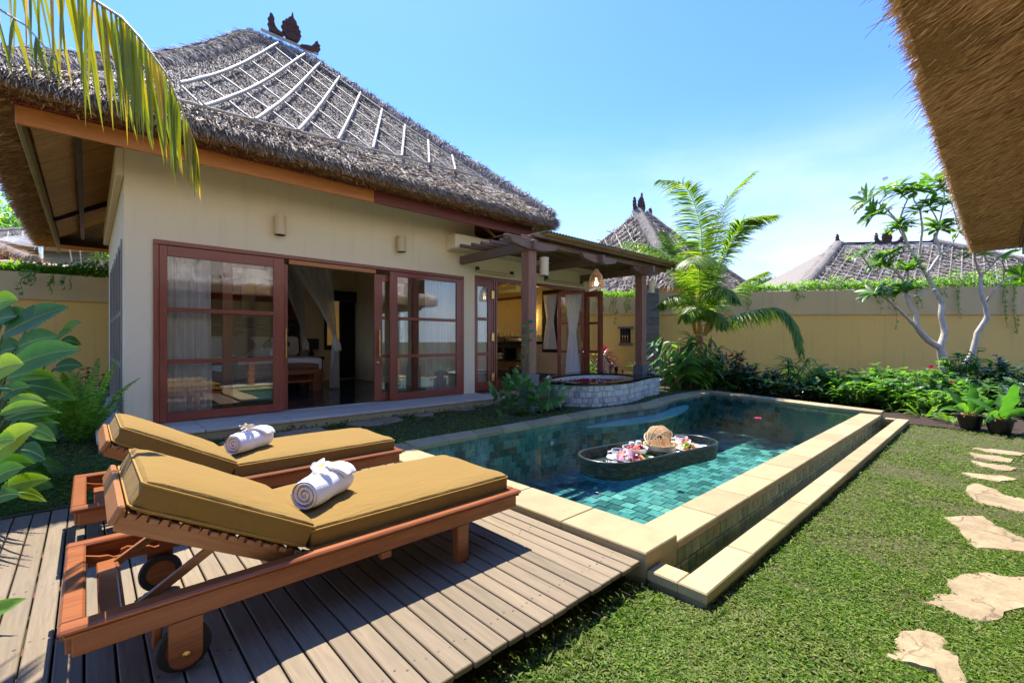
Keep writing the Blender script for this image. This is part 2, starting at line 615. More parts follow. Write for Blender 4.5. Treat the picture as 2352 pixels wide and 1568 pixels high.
def m_cloth(name, c, trans=0.0, rough=0.9, weave=300, bump=0.15, alpha=1.0, wrinkle=0.0):
    t = NT(name)
    v = t.coord((1, 1, 1))
    g = t.noise(v, 3, 4)
    k = t.mix(g, tuple(x*0.92 for x in c), tuple(min(1, x*1.06) for x in c))
    t.col(k).rough(rough).spec(0.15)
    t.b.inputs['Sheen Weight'].default_value = 0.04
    h = t.noise(v, weave, 3, 0.7)
    if wrinkle:
        h = t.math('ADD', t.math('MULTIPLY', h, .12), t.math('MULTIPLY', t.noise(t.coord((1, 3.2, 1)), 5.5, 4, .55, 1.2), wrinkle))
        t.bump(h, .5, .02)
    else: t.bump(h, bump, 0.002)
    last = t.b.outputs[0]
    if trans:
        tr = t.n('ShaderNodeBsdfTranslucent')
        tr.inputs[0].default_value = tuple(c) + (1,)
        mx = t.n('ShaderNodeMixShader'); mx.inputs[0].default_value = trans
        t.l(last, mx.inputs[1]); t.l(tr.outputs[0], mx.inputs[2]); last = mx.outputs[0]
    if alpha < 1:
        tp = t.n('ShaderNodeBsdfTransparent')
        mx = t.n('ShaderNodeMixShader'); mx.inputs[0].default_value = alpha
        t.l(tp.outputs[0], mx.inputs[1]); t.l(last, mx.inputs[2]); last = mx.outputs[0]
    t.l(last, t.out.inputs[0])
    return t.mat

def m_emit(name, c, s):
    t = NT(name); t.col(c)
    t.b.inputs['Emission Color'].default_value = tuple(c)+(1,)
    t.b.inputs['Emission Strength'].default_value = s
    return t.mat

K = {}
K['cream'] = m_plaster('cream plaster', (0.86, 0.74, 0.50), (0.83, 0.71, 0.47))
K['cream_in'] = m_plaster('warm interior plaster', (0.84, 0.68, 0.44))
K['white_in'] = m_plain('white ceiling paint', (0.86, 0.84, 0.80), .9)
K['ochre'] = m_plaster('ochre plaster', (0.84, 0.53, 0.14), (0.76, 0.49, 0.14), 0.6, 0.4)
K['ochre_band'] = m_plaster('pale ochre plaster', (0.66, 0.47, 0.21), (0.57, 0.42, 0.2), 0.6, 0.4)
K['red'] = m_wood('red lacquered timber', (0.34, 0.085, 0.045), (0.22, 0.05, 0.028), (14, 14, 0.9), 0.3, 0.08, var=0.12, coat=0.2)
K['redx'] = m_wood('red lacquered rail timber', (0.34, 0.085, 0.045), (0.22, 0.05, 0.028), (0.9, 14, 14), 0.3, 0.08, var=0.12, coat=0.2)
K['orange'] = m_wood('orange varnished timber', (0.62, 0.25, 0.06), (0.44, 0.16, 0.04), (0.8, 12, 12), 0.35, 0.1)
K['fascia_dark'] = m_wood('dark red fascia timber', (0.24, 0.06, 0.04), (0.16, 0.04, 0.028), (0.8, 12, 12), 0.4, 0.1)
K['teak'] = m_wood('oiled teak', (0.34, 0.115, 0.036), (0.21, 0.062, 0.019), (1.6, 22, 22), 0.32, 0.1, var=0.18, coat=0.15)
K['teak_pale'] = m_wood('paler teak', (0.42, 0.19, 0.065), (0.30, 0.12, 0.04), (1.6, 22, 22), 0.38, 0.1, var=0.1)
K['dark'] = m_wood('dark stained timber', (0.055, 0.024, 0.014), (0.028, 0.012, 0.008), (1.2, 16, 16), 0.4, 0.1)
K['old'] = m_wood('weathered brown timber', (0.28, 0.18, 0.12), (0.16, 0.095, 0.06), (1.2, 16, 16), 0.65, 0.3, var=0.35)
K['old_z'] = m_wood('weathered brown post timber', (0.36, 0.17, 0.10), (0.20, 0.09, 0.055), (16, 16, 1.0), 0.55, 0.3, var=0.2)
K['bamboo'] = m_wood('grey weathered bamboo', (0.38, 0.355, 0.31), (0.25, 0.23, 0.20), (0.7, 9, 9), 0.6, 0.12, var=0.3)
K['bamboo_tan'] = m_wood('tan bamboo', (0.74, 0.44, 0.16), (0.58, 0.31, 0.10), (0.7, 9, 9), 0.5, 0.12, var=0.2)
K['limestone'] = m_stone('cream limestone', (0.37, 0.30, 0.155), (0.29, 0.23, 0.125), 5, 0.7, 0.2, 0.34, (0.24, 0.19, 0.11))
K['stained'] = m_stone('stained limestone', (0.36, 0.30, 0.16), (0.20, 0.165, 0.09), 4, 0.85, 0.5, 0.2, (0.045, 0.045, 0.025))
K['limestone_pale'] = m_stone('pale limestone slab', (0.58, 0.53, 0.42), (0.48, 0.44, 0.35), 4, 0.7, 0.12, 0.1)
K['flag'] = m_stone('honey sandstone flag', (0.38, 0.30, 0.185), (0.24, 0.18, 0.105), 7, 0.9, 1.0, 0.15, (0.24, 0.17, 0.10), crack=3.2)
K['andesite'] = m_stone('grey volcanic stone', (0.20, 0.20, 0.19), (0.11, 0.11, 0.105), 12, 0.85, 0.5, 0.25)
GREEN = [(0.0, (0.025, 0.06, 0.056)), (0.25, (0.06, 0.13, 0.12)), (0.6, (0.12, 0.225, 0.20)), (0.9, (0.17, 0.28, 0.245)), (1.0, (0.26, 0.36, 0.29))]
K['tile'] = m_tile('green volcanic tile', GREEN)
K['tile_i'] = m_tile('green volcanic tile field', GREEN, 'isl')
GREY = [(0.0, (0.34, 0.36, 0.32)), (0.35, (0.50, 0.53, 0.46)), (0.7, (0.58, 0.59, 0.51)), (1.0, (0.66, 0.65, 0.55))]
K['tubtile'] = m_tile('pale grey green tile', GREY, 'obj', 0.55, 20)
WET = [(0.0, (0.10, 0.12, 0.08)), (0.4, (0.17, 0.20, 0.14)), (0.8, (0.25, 0.26, 0.18)), (1.0, (0.2, 0.15, 0.1))]
K['wettile'] = m_tile('mossy wet tile', WET, 'obj', 0.2, 10)
K['grout'] = m_stone('grey grout', (0.26, 0.27, 0.23), (0.2, 0.21, 0.18), 20, 0.9, 0.2, 0)
K['slate'] = m_stone('dark polished slate', (0.045, 0.05, 0.055), (0.02, 0.023, 0.027), 5, 0.12, 0.05, 0.5)
K['granite'] = m_stone('black polished granite', (0.012, 0.012, 0.014), (0.02, 0.02, 0.022), 40, 0.06, 0.0, 0)
K['floor2'] = m_stone('brown grey polished screed', (0.20, 0.17, 0.14), (0.14, 0.12, 0.10), 3, 0.18, 0.03, 0.2)
K['cushion'] = m_cloth('mustard canvas', (0.225, 0.138, 0.034), weave=260, bump=0.5, wrinkle=1.0)
K['piping'] = m_cloth('mustard piping', (0.34, 0.20, 0.05), weave=400)
K['towel'] = m_cloth('white terry cloth', (0.80, 0.79, 0.82), weave=110, bump=1.0)
K['white'] = m_plain('white glazed china', (0.80, 0.80, 0.78), 0.15)
K['linen'] = m_cloth('white linen', (0.78, 0.77, 0.78), 0.15)
K['sheer'] = m_cloth('sheer white curtain', (0.88, 0.90, 0.93), 0.3, alpha=0.92)
K['net'] = m_cloth('white gauze net', (0.84, 0.82, 0.80), 0.35, alpha=0.8)
K['darkcloth'] = m_cloth('dark charcoal drape', (0.025, 0.025, 0.032))
K['brownsilk'] = m_cloth('brown silk', (0.08, 0.035, 0.02), rough=0.35)
K['brown_pad'] = m_cloth('brown padded cloth', (0.20, 0.10, 0.065))
K['rattan'] = m_plain('dark green black rattan', (0.022, 0.04, 0.033), 0.28)
K['black'] = m_plain('black lacquer', (0.012, 0.012, 0.013), 0.3)
K['rubber'] = m_plain('black rubber', (0.02, 0.02, 0.021), 0.7)
K['brass'] = m_plain('aged brass', (0.55, 0.38, 0.13), 0.3, 0.5, 1.0)
K['chrome'] = m_plain('chrome', (0.75, 0.76, 0.78), 0.08, 0.5, 1.0)
K['gunmetal'] = m_plain('black chrome', (0.06, 0.06, 0.065), 0.12, 0.5, 0.8)
K['plastic'] = m_plain('white plastic', (0.70, 0.68, 0.64), 0.35)
K['glass'] = m_glass('window glass', (.975, .985, .98), boost=2.2)
K['clear'] = m_glass('clear glass ware', (0.9, 0.95, 0.93), boost=1.2)
K['mirror'] = m_plain('mirror silver', (0.85, 0.86, 0.86), 0.02, 0.5, 1.0)
K['terracotta'] = m_plain('dark carved terracotta', (0.075, 0.042, 0.034), 0.85, 0.2)
K['carving'] = m_stone('pale carved stone', (0.60, 0.52, 0.44), (0.48, 0.41, 0.35), 20, 0.9, 0.3, 0)
K['thatch'] = m_strand('weathered grey thatch', [(0.0, (0.14, 0.122, 0.105)), (0.3, (0.32, 0.285, 0.25)), (0.7, (0.50, 0.455, 0.40)), (1.0, (0.66, 0.61, 0.54))])
K['thatch_edge'] = m_strand('tan thatch fringe', [(0.0, (0.18, 0.13, 0.09)), (0.35, (0.38, 0.31, 0.23)), (0.75, (0.56, 0.49, 0.41)), (1.0, (0.66, 0.60, 0.52))])
K['thatch_far'] = m_strand('pinkish grey thatch', [(0.0, (0.14, 0.12, 0.10)), (0.35, (0.28, 0.24, 0.20)), (0.75, (0.40, 0.35, 0.30)), (1.0, (0.48, 0.43, 0.38))])
K['thatch_under'] = m_strand('brown thatch underside', [(0.0, (0.30, 0.155, 0.065)), (0.35, (0.54, 0.31, 0.135)), (0.75, (0.68, 0.43, 0.21)), (1.0, (0.78, 0.55, 0.32))])
def m_thatch_base(name, a, b, scale):
    t = NT(name)
    g = t.noise(t.coord(scale), 6, 5, 0.7)
    t.col(t.mix(t.ramp(g, [(0.3, 0), (0.7, 1)]), a, b)).rough(0.95).spec(0.1)
    t.bump(g, 0.9, 0.05)
    return t.mat
K['tb_grey'] = m_thatch_base('grey thatch mass', (0.17, 0.15, 0.13), (0.36, 0.325, 0.285), (6, 6, 3))
K['tb_brown'] = m_thatch_base('brown thatch mass', (0.30, 0.165, 0.065), (0.48, 0.28, 0.12), (7, 7, 7))
K['soil'] = m_stone('dark soil', (0.05, 0.03, 0.02), (0.025, 0.016, 0.011), 18, 1.0, 1.0, 0)
K['earth'] = m_stone('lawn earth', (0.085, 0.07, 0.035), (0.05, 0.055, 0.02), 8, 1.0, 0.6, 0)
# ------------------------------------------------------------------ main villa (local axes: x along the front, y back, z up)
villa = thing('villa', 'cream walled villa under the big thatched roof with sliding glass doors', 'villa', W(0, 0, 0), TH)
HD = 5.95          # depth of the room
def wbox(bs, name, mat, parent=None, bev=0.0):
    m = MB()
    for b in bs: m.box(*b, bev=bev)
    return m.build(name, mat, parent)
villa_wall = wbox([(0, .297, 0, .2, .17, 4.75), (5.523, 5.83, 0, .2, .17, 4.75), (.297, 5.523, 0, .2, 2.835, 4.75), (.297, 5.523, .0, .2, .17, .32)], 'wall', K['cream'], villa)
wbox([(0, .2, .2, .42, .17, 4.75), (0, .2, 4.6, HD, .17, 4.75), (0, .2, .42, 4.6, 2.86, 4.75), (0, .2, .42, 4.6, .17, .33)], 'wall', K['cream'], villa)
wbox([(5.63, 5.83, .2, HD, .17, 4.75)], 'wall', K['cream'], villa)
wbox([(.2, 4.72, 5.7, 5.9, .17, 4.75), (5.42, 5.63, 5.7, 5.9, .17, 4.75), (4.72, 5.42, 5.7, 5.9, .17, 1.2), (4.72, 5.42, 5.7, 5.9, 2.8, 4.75)], 'wall', K['cream_in'], villa)
wbox([(-.09, 0, -.001, HD, 3.62, 3.98), (-.05, 0, -.001, HD, 3.98, 4.2)], 'cornice', K['cream'], villa, .015)
wbox([(.2, 5.63, .2, 5.7, 3.62, 3.7)], 'ceiling', K['white_in'], villa)
# inside faces in the warm interior tone
wbox([(5.618, 5.63, .2, 5.7, .33, 3.62)], 'wall_lining', K['cream_in'], villa)
# floor tiles of the room, each a slab
fl = wbox([(.2, 5.63, .2, 5.7, .17, .318)], 'floor', K['grout'], villa)
slab = MB().obox((0, 0, 0), (.585, .385, .012), None, .003).mesh('floor_tile', K['slate'])
for j in range(14):
    for i in range(10):
        x = .2 + .3 + i*.595 - (.3 if j % 2 else 0)
        y = .2 + .2 + j*.395
        if .45 < x < 5.35 and y < 5.5:
            inst('floor_tile', slab, fl, (x, y, .324 + R.uniform(-.0008, .0008)))
# terrace plinth: limestone slabs, front and side
tp = wbox([(-.26, 5.9, -.86, 0, -.05, .285), (-.26, 0, 0, 6.6, -.05, .285)], 'terrace', K['limestone'], villa)
def terr(x0, x1, y0, y1):
    wbox([(x0+.003, x1-.003, y0+.003, y1-.003, .285, .33)], 'terrace_slab', K['limestone_pale'], tp, .008)
for i in range(6):
    terr(-.28+i*1.035, -.28+(i+1)*1.035, -.89, -.42)
    terr(-.28+i*1.035, -.28+(i+1)*1.035, -.42, 0)
for i in range(6): terr(-.28, 0, i*1.1, i*1.1+1.1)

def sub_empty(name, parent):
    e = bpy.data.objects.new(name, None); COL.objects.link(e); e.parent = parent
    e.empty_display_size = .1
    return e
def pieces(name, boxes, mat, parent, bev=.0):
    return [MB().box(*b, bev=bev).build(name, mat, parent) for b in boxes]
def leafdoor(x0, x1, z0, z1, y, gl, name='window', st=.14, top=.13, bot=.13, bars=(1.17, 1.89), parent=None, mat=None, th=.05, sheer=None):
    """glazed door leaf in the plane y: stiles, rails, bars; one pane per light"""
    gx0, gx1, gz0, gz1 = gl
    mat = mat or K['red']
    fr = sub_empty(name, parent or villa)
    pieces('stile', [(x0, gx0, y-th/2, y+th/2, z0, z1), (gx1, x1, y-th/2, y+th/2, z0, z1)], mat, fr, .005)
    pieces('rail', [(gx0, gx1, y-th/2+.002, y+th/2-.002, gz1, z1-.002), (gx0, gx1, y-th/2+.002, y+th/2-.002, z0+.002, gz0)], K['redx'] if mat == K['red'] else mat, fr, .004)
    edges = [gz0] + list(bars) + [gz1]
    for z in bars:
        MB().box(gx0, gx1, y-th/2+.006, y+th/2-.006, z-.03, z+.03, .004).build('glazing_bar', K['redx'] if mat == K['red'] else mat, fr)
    for a, b in zip(edges, edges[1:]):
        a2 = a + (.03 if a in bars else 0); b2 = b - (.03 if b in bars else 0)
        MB().box(gx0-.004, gx1+.004, y-.003, y+.003, a2-.004, b2+.004).build('pane', K['glass'], fr)
    return fr

# outer door frame: jambs, head and sill
wbox([(.297, .36, -.03, .17, .33, 2.775)], 'door_jamb', K['red'], villa, .006)
wbox([(5.46, 5.523, -.03, .17, .33, 2.775)], 'door_jamb', K['red'], villa, .006)
wbox([(.297, 5.523, -.03, .17, 2.775, 2.835)], 'door_head', K['redx'], villa, .006)
wbox([(2.03, 3.53, .0, .12, 2.70, 2.773)], 'track_board', K['orange'], villa, .004)
leafdoor(.362, 1.95, .34, 2.77, .0, (.45, 1.79, .465, 2.625))
leafdoor(3.80, 5.458, .34, 2.77, .0, (3.955, 5.33, .475, 2.68))
wd = leafdoor(1.12, 2.03, .34, 2.70, .09, (1.25, 1.89, .48, 2.58))
wd2 = leafdoor(3.53, 4.46, .34, 2.70, .09, (3.69, 4.33, .48, 2.58))
for (wx, y0, par) in ((1.985, .055, wd), (3.61, .055, wd2)):
    m = MB()
    pr = [(0, -.24), (.012, -.24), (.014, -.2), (.009, -.16), (.017, -.1), (.011, -.03), (.011, .03), (.017, .1), (.009, .16), (.014, .2), (.012, .24), (0, .24)]
    m.lathe(pr, 10, (wx, y0-.045, 1.42))
    for dz in (-.19, .19): m.tube([(wx, y0-.045, 1.42+dz), (wx, y0+.02, 1.42+dz)], .008, 8)
    m.build('handle', K['brass'], par, smooth=40)
m = MB()
m.lathe([(0, 0), (.028, 0), (.03, .008), (.016, .014), (.014, .03), (0, .032)], 14, (3.6, .066, 1.05), rotm(rx=math.pi/2))
m.build('lock', K['brass'], wd2, smooth=40)

# side window of the left wall: tall frame with slim posts
pale = m_wood('pale grey timber', (0.36, 0.32, 0.24), (0.24, 0.20, 0.14), (14, 14, .9), .5, .15, var=.05)
sw = sub_empty('window', villa)
pieces('post', [(-.02, .12, y, y+.07, .33, 2.86) for y in (.42, 1.15, 1.85, 2.55, 3.25, 3.95, 4.53)], pale, sw, .006)
ys = [.49, 1.15, 1.22, 1.85, 1.92, 2.55, 2.62, 3.25, 3.32, 3.95, 4.02, 4.53]
for y0, y1 in zip(ys[::2], ys[1::2]):
    pieces('glazing_bar', [(-.01, .11, y0, y1, z0, z1) for z0, z1 in ((.33, .42), (1.08, 1.15), (1.82, 1.89), (2.78, 2.86))], pale, sw)
for y0, y1 in zip(ys[::2], ys[1::2]):
    for z0, z1 in ((.42, 1.08), (1.15, 1.82), (1.89, 2.78)):
        MB().box(.045, .051, y0-.004, y1+.004, z0-.004, z1+.004).build('pane', K['glass'], sw)
# back window, dark frame
bw = sub_empty('window', villa)
pieces('stile', [(b[0], b[1], 5.66, 5.86, 1.2, 2.8) for b in ((4.72, 4.80), (5.34, 5.42))], K['dark'], bw, .005)
pieces('rail', [(4.80, 5.34, 5.665, 5.855, z[0], z[1]) for z in ((1.2, 1.34), (2.72, 2.8))], K['dark'], bw)
MB().box(4.796, 5.344, 5.77, 5.776, 1.336, 2.724).build('pane', K['glass'], bw)

# ------------------------------------------------------------------ thatched hip roofs
def hip_roof(par, A0, A1, B0, B1, rx0, rx1, ry, zr, ze, sag, sag_l=0.0, nu=44, nv=26, mat=None, under=None, thick=.17, inset=.42, bumpy=.045, name='roof', uz=.0):
    """plan A0..A1 x B0..B1 at the eave, ridge rx0..rx1 at y=ry; returns (roof object, surface functions by side)"""
    def zz(t, k):
        return zr + (ze-zr)*t - (sag + sag_l*k**3)*math.sin(math.pi*max(0.0, min(1, t)))
    def P(side, u, t):
        # u 0..1 along the eave seen from outside, left to right
        if side == 'f':
            x = (rx0+(A0-rx0)*t)*(1-u) + (rx1+(A1-rx1)*t)*u; y = ry+(B0-ry)*t; k = 1-u
        elif side == 'b':
            x = (rx1+(A1-rx1)*t)*(1-u) + (rx0+(A0-rx0)*t)*u; y = ry+(B1-ry)*t; k = u
        elif side == 'l':
            x = rx0+(A0-rx0)*t; y = (ry+(B1-ry)*t)*(1-u) + (ry+(B0-ry)*t)*u; k = 1.0
        else:
            x = rx1+(A1-rx1)*t; y = (ry+(B0-ry)*t)*(1-u) + (ry+(B1-ry)*t)*u; k = 0.0
        return V((x, y, zz(t, k)))
    def Nn(side):
        a, b, c = P(side, 0.0, 1), P(side, 1.0, 1), P(side, .5, .4)
        return (b-a).cross(c-a).normalized()
    def Q(side, u, t):
        p = P(side, u, t)
        n_ = Nn(side)
        q = p + n_*(noise.noise(p*1.3)*bumpy + noise.noise(p*5)*bumpy*.4)
        return q
    m = MB()
    for s in 'fblr':
        m.grid(lambda u, v, s=s: Q(s, u, v), nu, nv, 0, flip=True)
        # rounded lip, then the brown underside running in to the fascia
        out = {'f': V((0, -1, 0)), 'b': V((0, 1, 0)), 'l': V((-1, 0, 0)), 'r': V((1, 0, 0))}[s]
        def lip(u, v, s=s, out=out):
            e = Q(s, u, 1.0)
            jag = noise.noise(e*6)*.02
            cu = 1.0 if .0 < u < 1. else 0
            if v < .34: return e + out*(.05*cu)*(v/.34) + V((0, 0, -thick*.45*(v/.34)))
            if v < .67: return e + out*(.05*cu-.02) + V((0, 0, -thick + jag))
            ins = {'f': (0, 1), 'b': (0, -1), 'l': (1, 0), 'r': (-1, 0)}[s]
            x = e.x + ins[0]*inset; y = e.y + ins[1]*inset
            if s in 'fb': x = min(max(x, A0+inset), A1-inset)
            else: y = min(max(y, B0+inset), B1-inset)
            return V((x, y, ze - thick*.95 + uz))
        m.grid(lip, nu, 3, 1, flip=True)
    ob = m.build(name, [mat or K['tb_grey'], under or K['tb_brown']], par, smooth=50)
    return ob, P, Nn

def roof_strands(P, Nn, side, n, L, Wd, tmin=0.0, tmax=1.0, lift=.1, dirjit=.22, umin=0.0, umax=1.0):
    us = NP.uniform(umin, umax, n)
    ts = np.sqrt(NP.uniform(max(0, tmin)**2, tmax**2, n))
    pts = np.array([P(side, float(u), float(t)) for u, t in zip(us, ts)])
    nn = np.array(Nn(side))
    a, b = P(side, .5, .3), P(side, .5, .8)
    d = np.array((b-a).normalized())
    return strands(pts + nn*.01, np.tile(d, (n, 1)), np.tile(nn, (n, 1)), L, Wd, lift, .05, dirjit)

def eave_fringe(P, side, n, L, Wd, thick, out, down=.6, umin=0.0, umax=1.0):
    us = NP.uniform(umin, umax, n)
    pts = np.array([P(side, float(u), 1.0) for u in us])
    o = np.array(out)
    pts = pts + o*.03 + np.stack([np.zeros(n), np.zeros(n), -NP.uniform(0, thick, n)], 1)
    d = np.tile(o + np.array([0, 0, -down]), (n, 1))
    return strands(pts, d, np.tile(np.array([0, 0, 1.]), (n, 1)), L, Wd, .05, .15, .35)

ROOF, RP, RN = hip_roof(villa, -1.25, 7.08, -1.25, 9.0, 2.35, 3.6, 3.9, 8.45, 4.08, .03, .28, 60, 34, thick=.19, inset=.36, uz=.04)
sv = [roof_strands(RP, RN, 'f', 90000, .16, .010, 0, 1.0, .055, .17),
      roof_strands(RP, RN, 'l', 22000, .18, .011, 0, 1.0, .10, .32),
      roof_strands(RP, RN, 'r', 5000, .22, .016, 0, 1.0, .10, .3)]
inst('thatch', np_mesh('thatch', *join_np(sv), K['thatch']), ROOF)['kind'] = 'stuff'
fv = [eave_fringe(RP, 'f', 9000, .13, .011, .10, (0, -1, 0)), eave_fringe(RP, 'r', 2500, .13, .011, .12, (1, 0, 0)), eave_fringe(RP, 'l', 2500, .13, .011, .12, (-1, 0, 0)),
      roof_strands(RP, RN, 'f', 9000, .22, .014, .88, 1.0, .12, .25)]
inst('thatch_fringe', np_mesh('thatch_fringe', *join_np(fv), K['thatch_edge']), ROOF)['kind'] = 'stuff'
# underside straws of the eave
def under_strands(A0, A1, B0, B1, ze, thick, inset, side, n, L=.12, Wd=.012, uz=.04):
    u = NP.uniform(0, 1, n); v = NP.uniform(0, 1, n)
    zc = ze - thick*.97 + uz*v
    if side == 'f': P_ = np.stack([A0+(A1-A0)*u, B0+inset*v, zc], 1); d = (0, -1, -.1)
    elif side == 'r': P_ = np.stack([A1-inset*v, B0+(B1-B0)*u, zc], 1); d = (1, 0, -.1)
    else: P_ = np.stack([A0+inset*v, B0+(B1-B0)*u, zc], 1); d = (-1, 0, -.1)
    return strands(P_, np.tile(np.array(d), (n, 1)), np.tile(np.array([0, 0, -1.]), (n, 1)), L, Wd, .12, 0, .25)
uv = [under_strands(-1.25, 7.08, -1.25, 9, 4.08, .19, .36, s, k) for s, k in (('f', 9000), ('r', 2500), ('l', 7000))]
inst('thatch_underside', np_mesh('thatch_underside', *join_np(uv), K['thatch_under']), ROOF)['kind'] = 'stuff'

# rolls of thatch along the hips and the ridge, tied down every half metre
def hip_roll(par, pts, r, n, L, mat=None, ties=0, smat=None):
    mm = MB()
    N_ = 26
    def at(f):
        k = f*(len(pts)-1); i = min(int(k), len(pts)-2)
        return pts[i].lerp(pts[i+1], k-i)
    rr = [r*(1+.16*noise.noise(at(i/N_)*2.3)) for i in range(N_+1)]
    mm.tube([at(i/N_) for i in range(N_+1)], rr, 14, True, flat=.72)
    o = mm.build('hip_roll', mat or K['tb_grey'], par, smooth=60)
    f = NP.uniform(0, 1, n); an = NP.uniform(-2.0, 2.0, n)
    ax = (pts[-1]-pts[0]).normalized()
    sd = ax.cross(V((0, 0, 1))).normalized(); up = sd.cross(ax)
    PP = np.array([at(float(x)) for x in f]) + (np.cos(an)[:, None]*np.array(up)*.74 + np.sin(an)[:, None]*np.array(sd))*r*1.02
    Nv = unit(np.cos(an)[:, None]*np.array(up) + np.sin(an)[:, None]*np.array(sd))
    dv = np.cos(an)[:, None]*np.array(sd)*np.sign(an)[:, None] - np.abs(np.sin(an))[:, None]*np.array(up) + np.array(ax)*(.55 if ax.z < 0 else -.55)
    s_ = inst('thatch', np_mesh('thatch', *strands(PP, dv, Nv, L, .010, .10, .05, .3), smat or K['thatch']), o)
    s_['kind'] = 'stuff'
    for i in range(ties):
        c = at((i+.7)/ties)
        q = MB()
        q.tube([c + (up*math.cos(a)*.76 + sd*math.sin(a))*r*1.07 + ax*.05*math.cos(a) for a in [(-2.0+4.0*k/10) for k in range(11)]], .009, 5)
        q.build('tie', K['black'], o)
    return o
def hippts(P, side, u, lift, n=8, t0=0.0, t1=1.0):
    return [P(side, u, t0+(t1-t0)*i/n) + V((0, 0, lift)) for i in range(n+1)]
hip_roll(ROOF, hippts(RP, 'f', 0.0, -.05, 8, 0, .97), .22, 9000, .13, ties=12)
hip_roll(ROOF, hippts(RP, 'f', 1.0, -.03, 8, 0, .985), .22, 9000, .13, ties=13)
hip_roll(ROOF, [RP('f', 0, 0)+V((0, 0, -.06)), RP('f', 1, 0)+V((0, 0, -.06))], .20, 1500, .13)

# lattice of bamboo poles pegged to the front slope
def slope(x, t, off=.06):
    a = RP('f', 0, t).x; b = RP('f', 1, t).x
    u = (x-a)/(b-a) if abs(b-a) > 1e-6 else .5
    return RP('f', min(1, max(0, u)), t) + RN('f')*off
def pole(par, p0, p1, r, curve, mat, name='bamboo_pole', off=.06, n=8, nodes=True):
    pts, rad = [], []
    for i in range(n*2+1):
        f = i/(n*2)
        pts.append(curve(p0[0]+(p1[0]-p0[0])*f, p0[1]+(p1[1]-p0[1])*f, off + R.uniform(-.004, .004)))
        rad.append(r*(1.18 if nodes and i % 4 == 2 else 1.0))
    return MB().tube(pts, rad, 7).build(name, mat, par, smooth=60)
thick_poles = [((.56, .805), (2.9, .03)), ((.72, .944), (3.5, .03)), ((1.3, .936), (3.78, .075)), ((1.86, .926), (4.02, .185)), ((2.48, .906), (4.25, .308)),
               ((3.1, .888), (4.48, .426)), ((3.64, .885), (4.73, .536)), ((4.24, .872), (5.05, .62)), ((4.88, .859), (5.35, .71)), ((-.1, .93), (.42, .83))]
thin_poles = [((.56, .805), (.72, .944)), ((.87, .696), (1.29, .937)), ((1.21, .59), (1.88, .907)), ((1.58, .445), (2.43, .907)), ((1.97, .349), (3.08, .886)),
              ((2.39, .19), (3.6, .888)), ((2.75, .084), (4.24, .867)), ((3.05, .03), (4.83, .858)), ((3.55, .03), (5.66, .84))]
for a, b in thin_poles: pole(ROOF, a, b, .0145, slope, K['bamboo'], off=.095)
for a, b in thick_poles: pole(ROOF, a, b, .026, slope, K['bamboo'], off=.125)
pole(ROOF, (.72, .944), (5.66, .84), .018, slope, K['bamboo'], off=.11)
pole(ROOF, (-.4, .95), (.72, .944), .018, slope, K['bamboo'], off=.11)

# carved terracotta crest on the ridge: a flame between two horns
def plaque(name, outline, th, par, loc, rz, holes=(), mat=None, sc=1.0, curls=()):
    m = MB()
    pl = [(x*sc, z*sc) for x, z in outline]
    n = len(pl)
    area = sum(pl[i][0]*pl[(i+1) % n][1]-pl[(i+1) % n][0]*pl[i][1] for i in range(n))
    if area < 0: pl = pl[::-1]
    cx = sum(p[0] for p in pl)/n; cz = sum(p[1] for p in pl)/n
    ins = [((x-cx)*.86+cx, (z-cz)*.86+cz) for x, z in pl]
    vs = []
    for (q, y) in ((ins, -th/2-.012), (pl, -th/2), (pl, th/2), (ins, th/2+.012)):
        vs += [(x, y, z) for x, z in q]
    fs = [tuple(range(n)), tuple(range(4*n-1, 3*n-1, -1))]
    for r in range(3):
        for i in range(n):
            j = (i+1) % n
            fs.append((r*n+j, r*n+i, (r+1)*n+i, (r+1)*n+j))
    m.add(vs, fs)
    for (x, z, r) in curls:
        for sy in (-1, 1):
            pts = []
            for k in range(10):
                a = k*.75; rr = r*(1-k/11)
                pts.append((x*sc+rr*sc*math.cos(a), sy*(th/2+.012), z*sc+rr*sc*math.sin(a)))
            m.tube(pts, .018*sc+.004, 5)
    return m.build(name, mat or K['terracotta'], par, loc, (0, 0, rz))
FLAME = [(-.10, 0), (.30, 0), (.36, .10), (.33, .16), (.40, .22), (.36, .34), (.39, .40), (.31, .48), (.32, .56), (.24, .60), (.23, .70), (.13, .80), (.10, 1.02), (.05, .82), (-.04, .76), (-.03, .68), (-.14, .66), (-.14, .58), (-.24, .54), (-.20, .44), (-.28, .36), (-.22, .26), (-.26, .16), (-.17, .10)]
HORN = [(0, 0), (.42, 0), (.50, .06), (.30, .12), (.20, .22), (.15, .38), (.16, .50), (.10, .62), (.03, .66), (.02, .52), (-.04, .46), (.0, .36), (-.05, .26), (.0, .16)]
HORNR = [(0, 0), (.46, .0), (.56, .07), (.66, .06), (.68, .14), (.74, .20), (.70, .28), (.74, .36), (.66, .40), (.62, .50), (.55, .44), (.56, .34), (.46, .30), (.40, .20), (.20, .16), (.02, .10)]
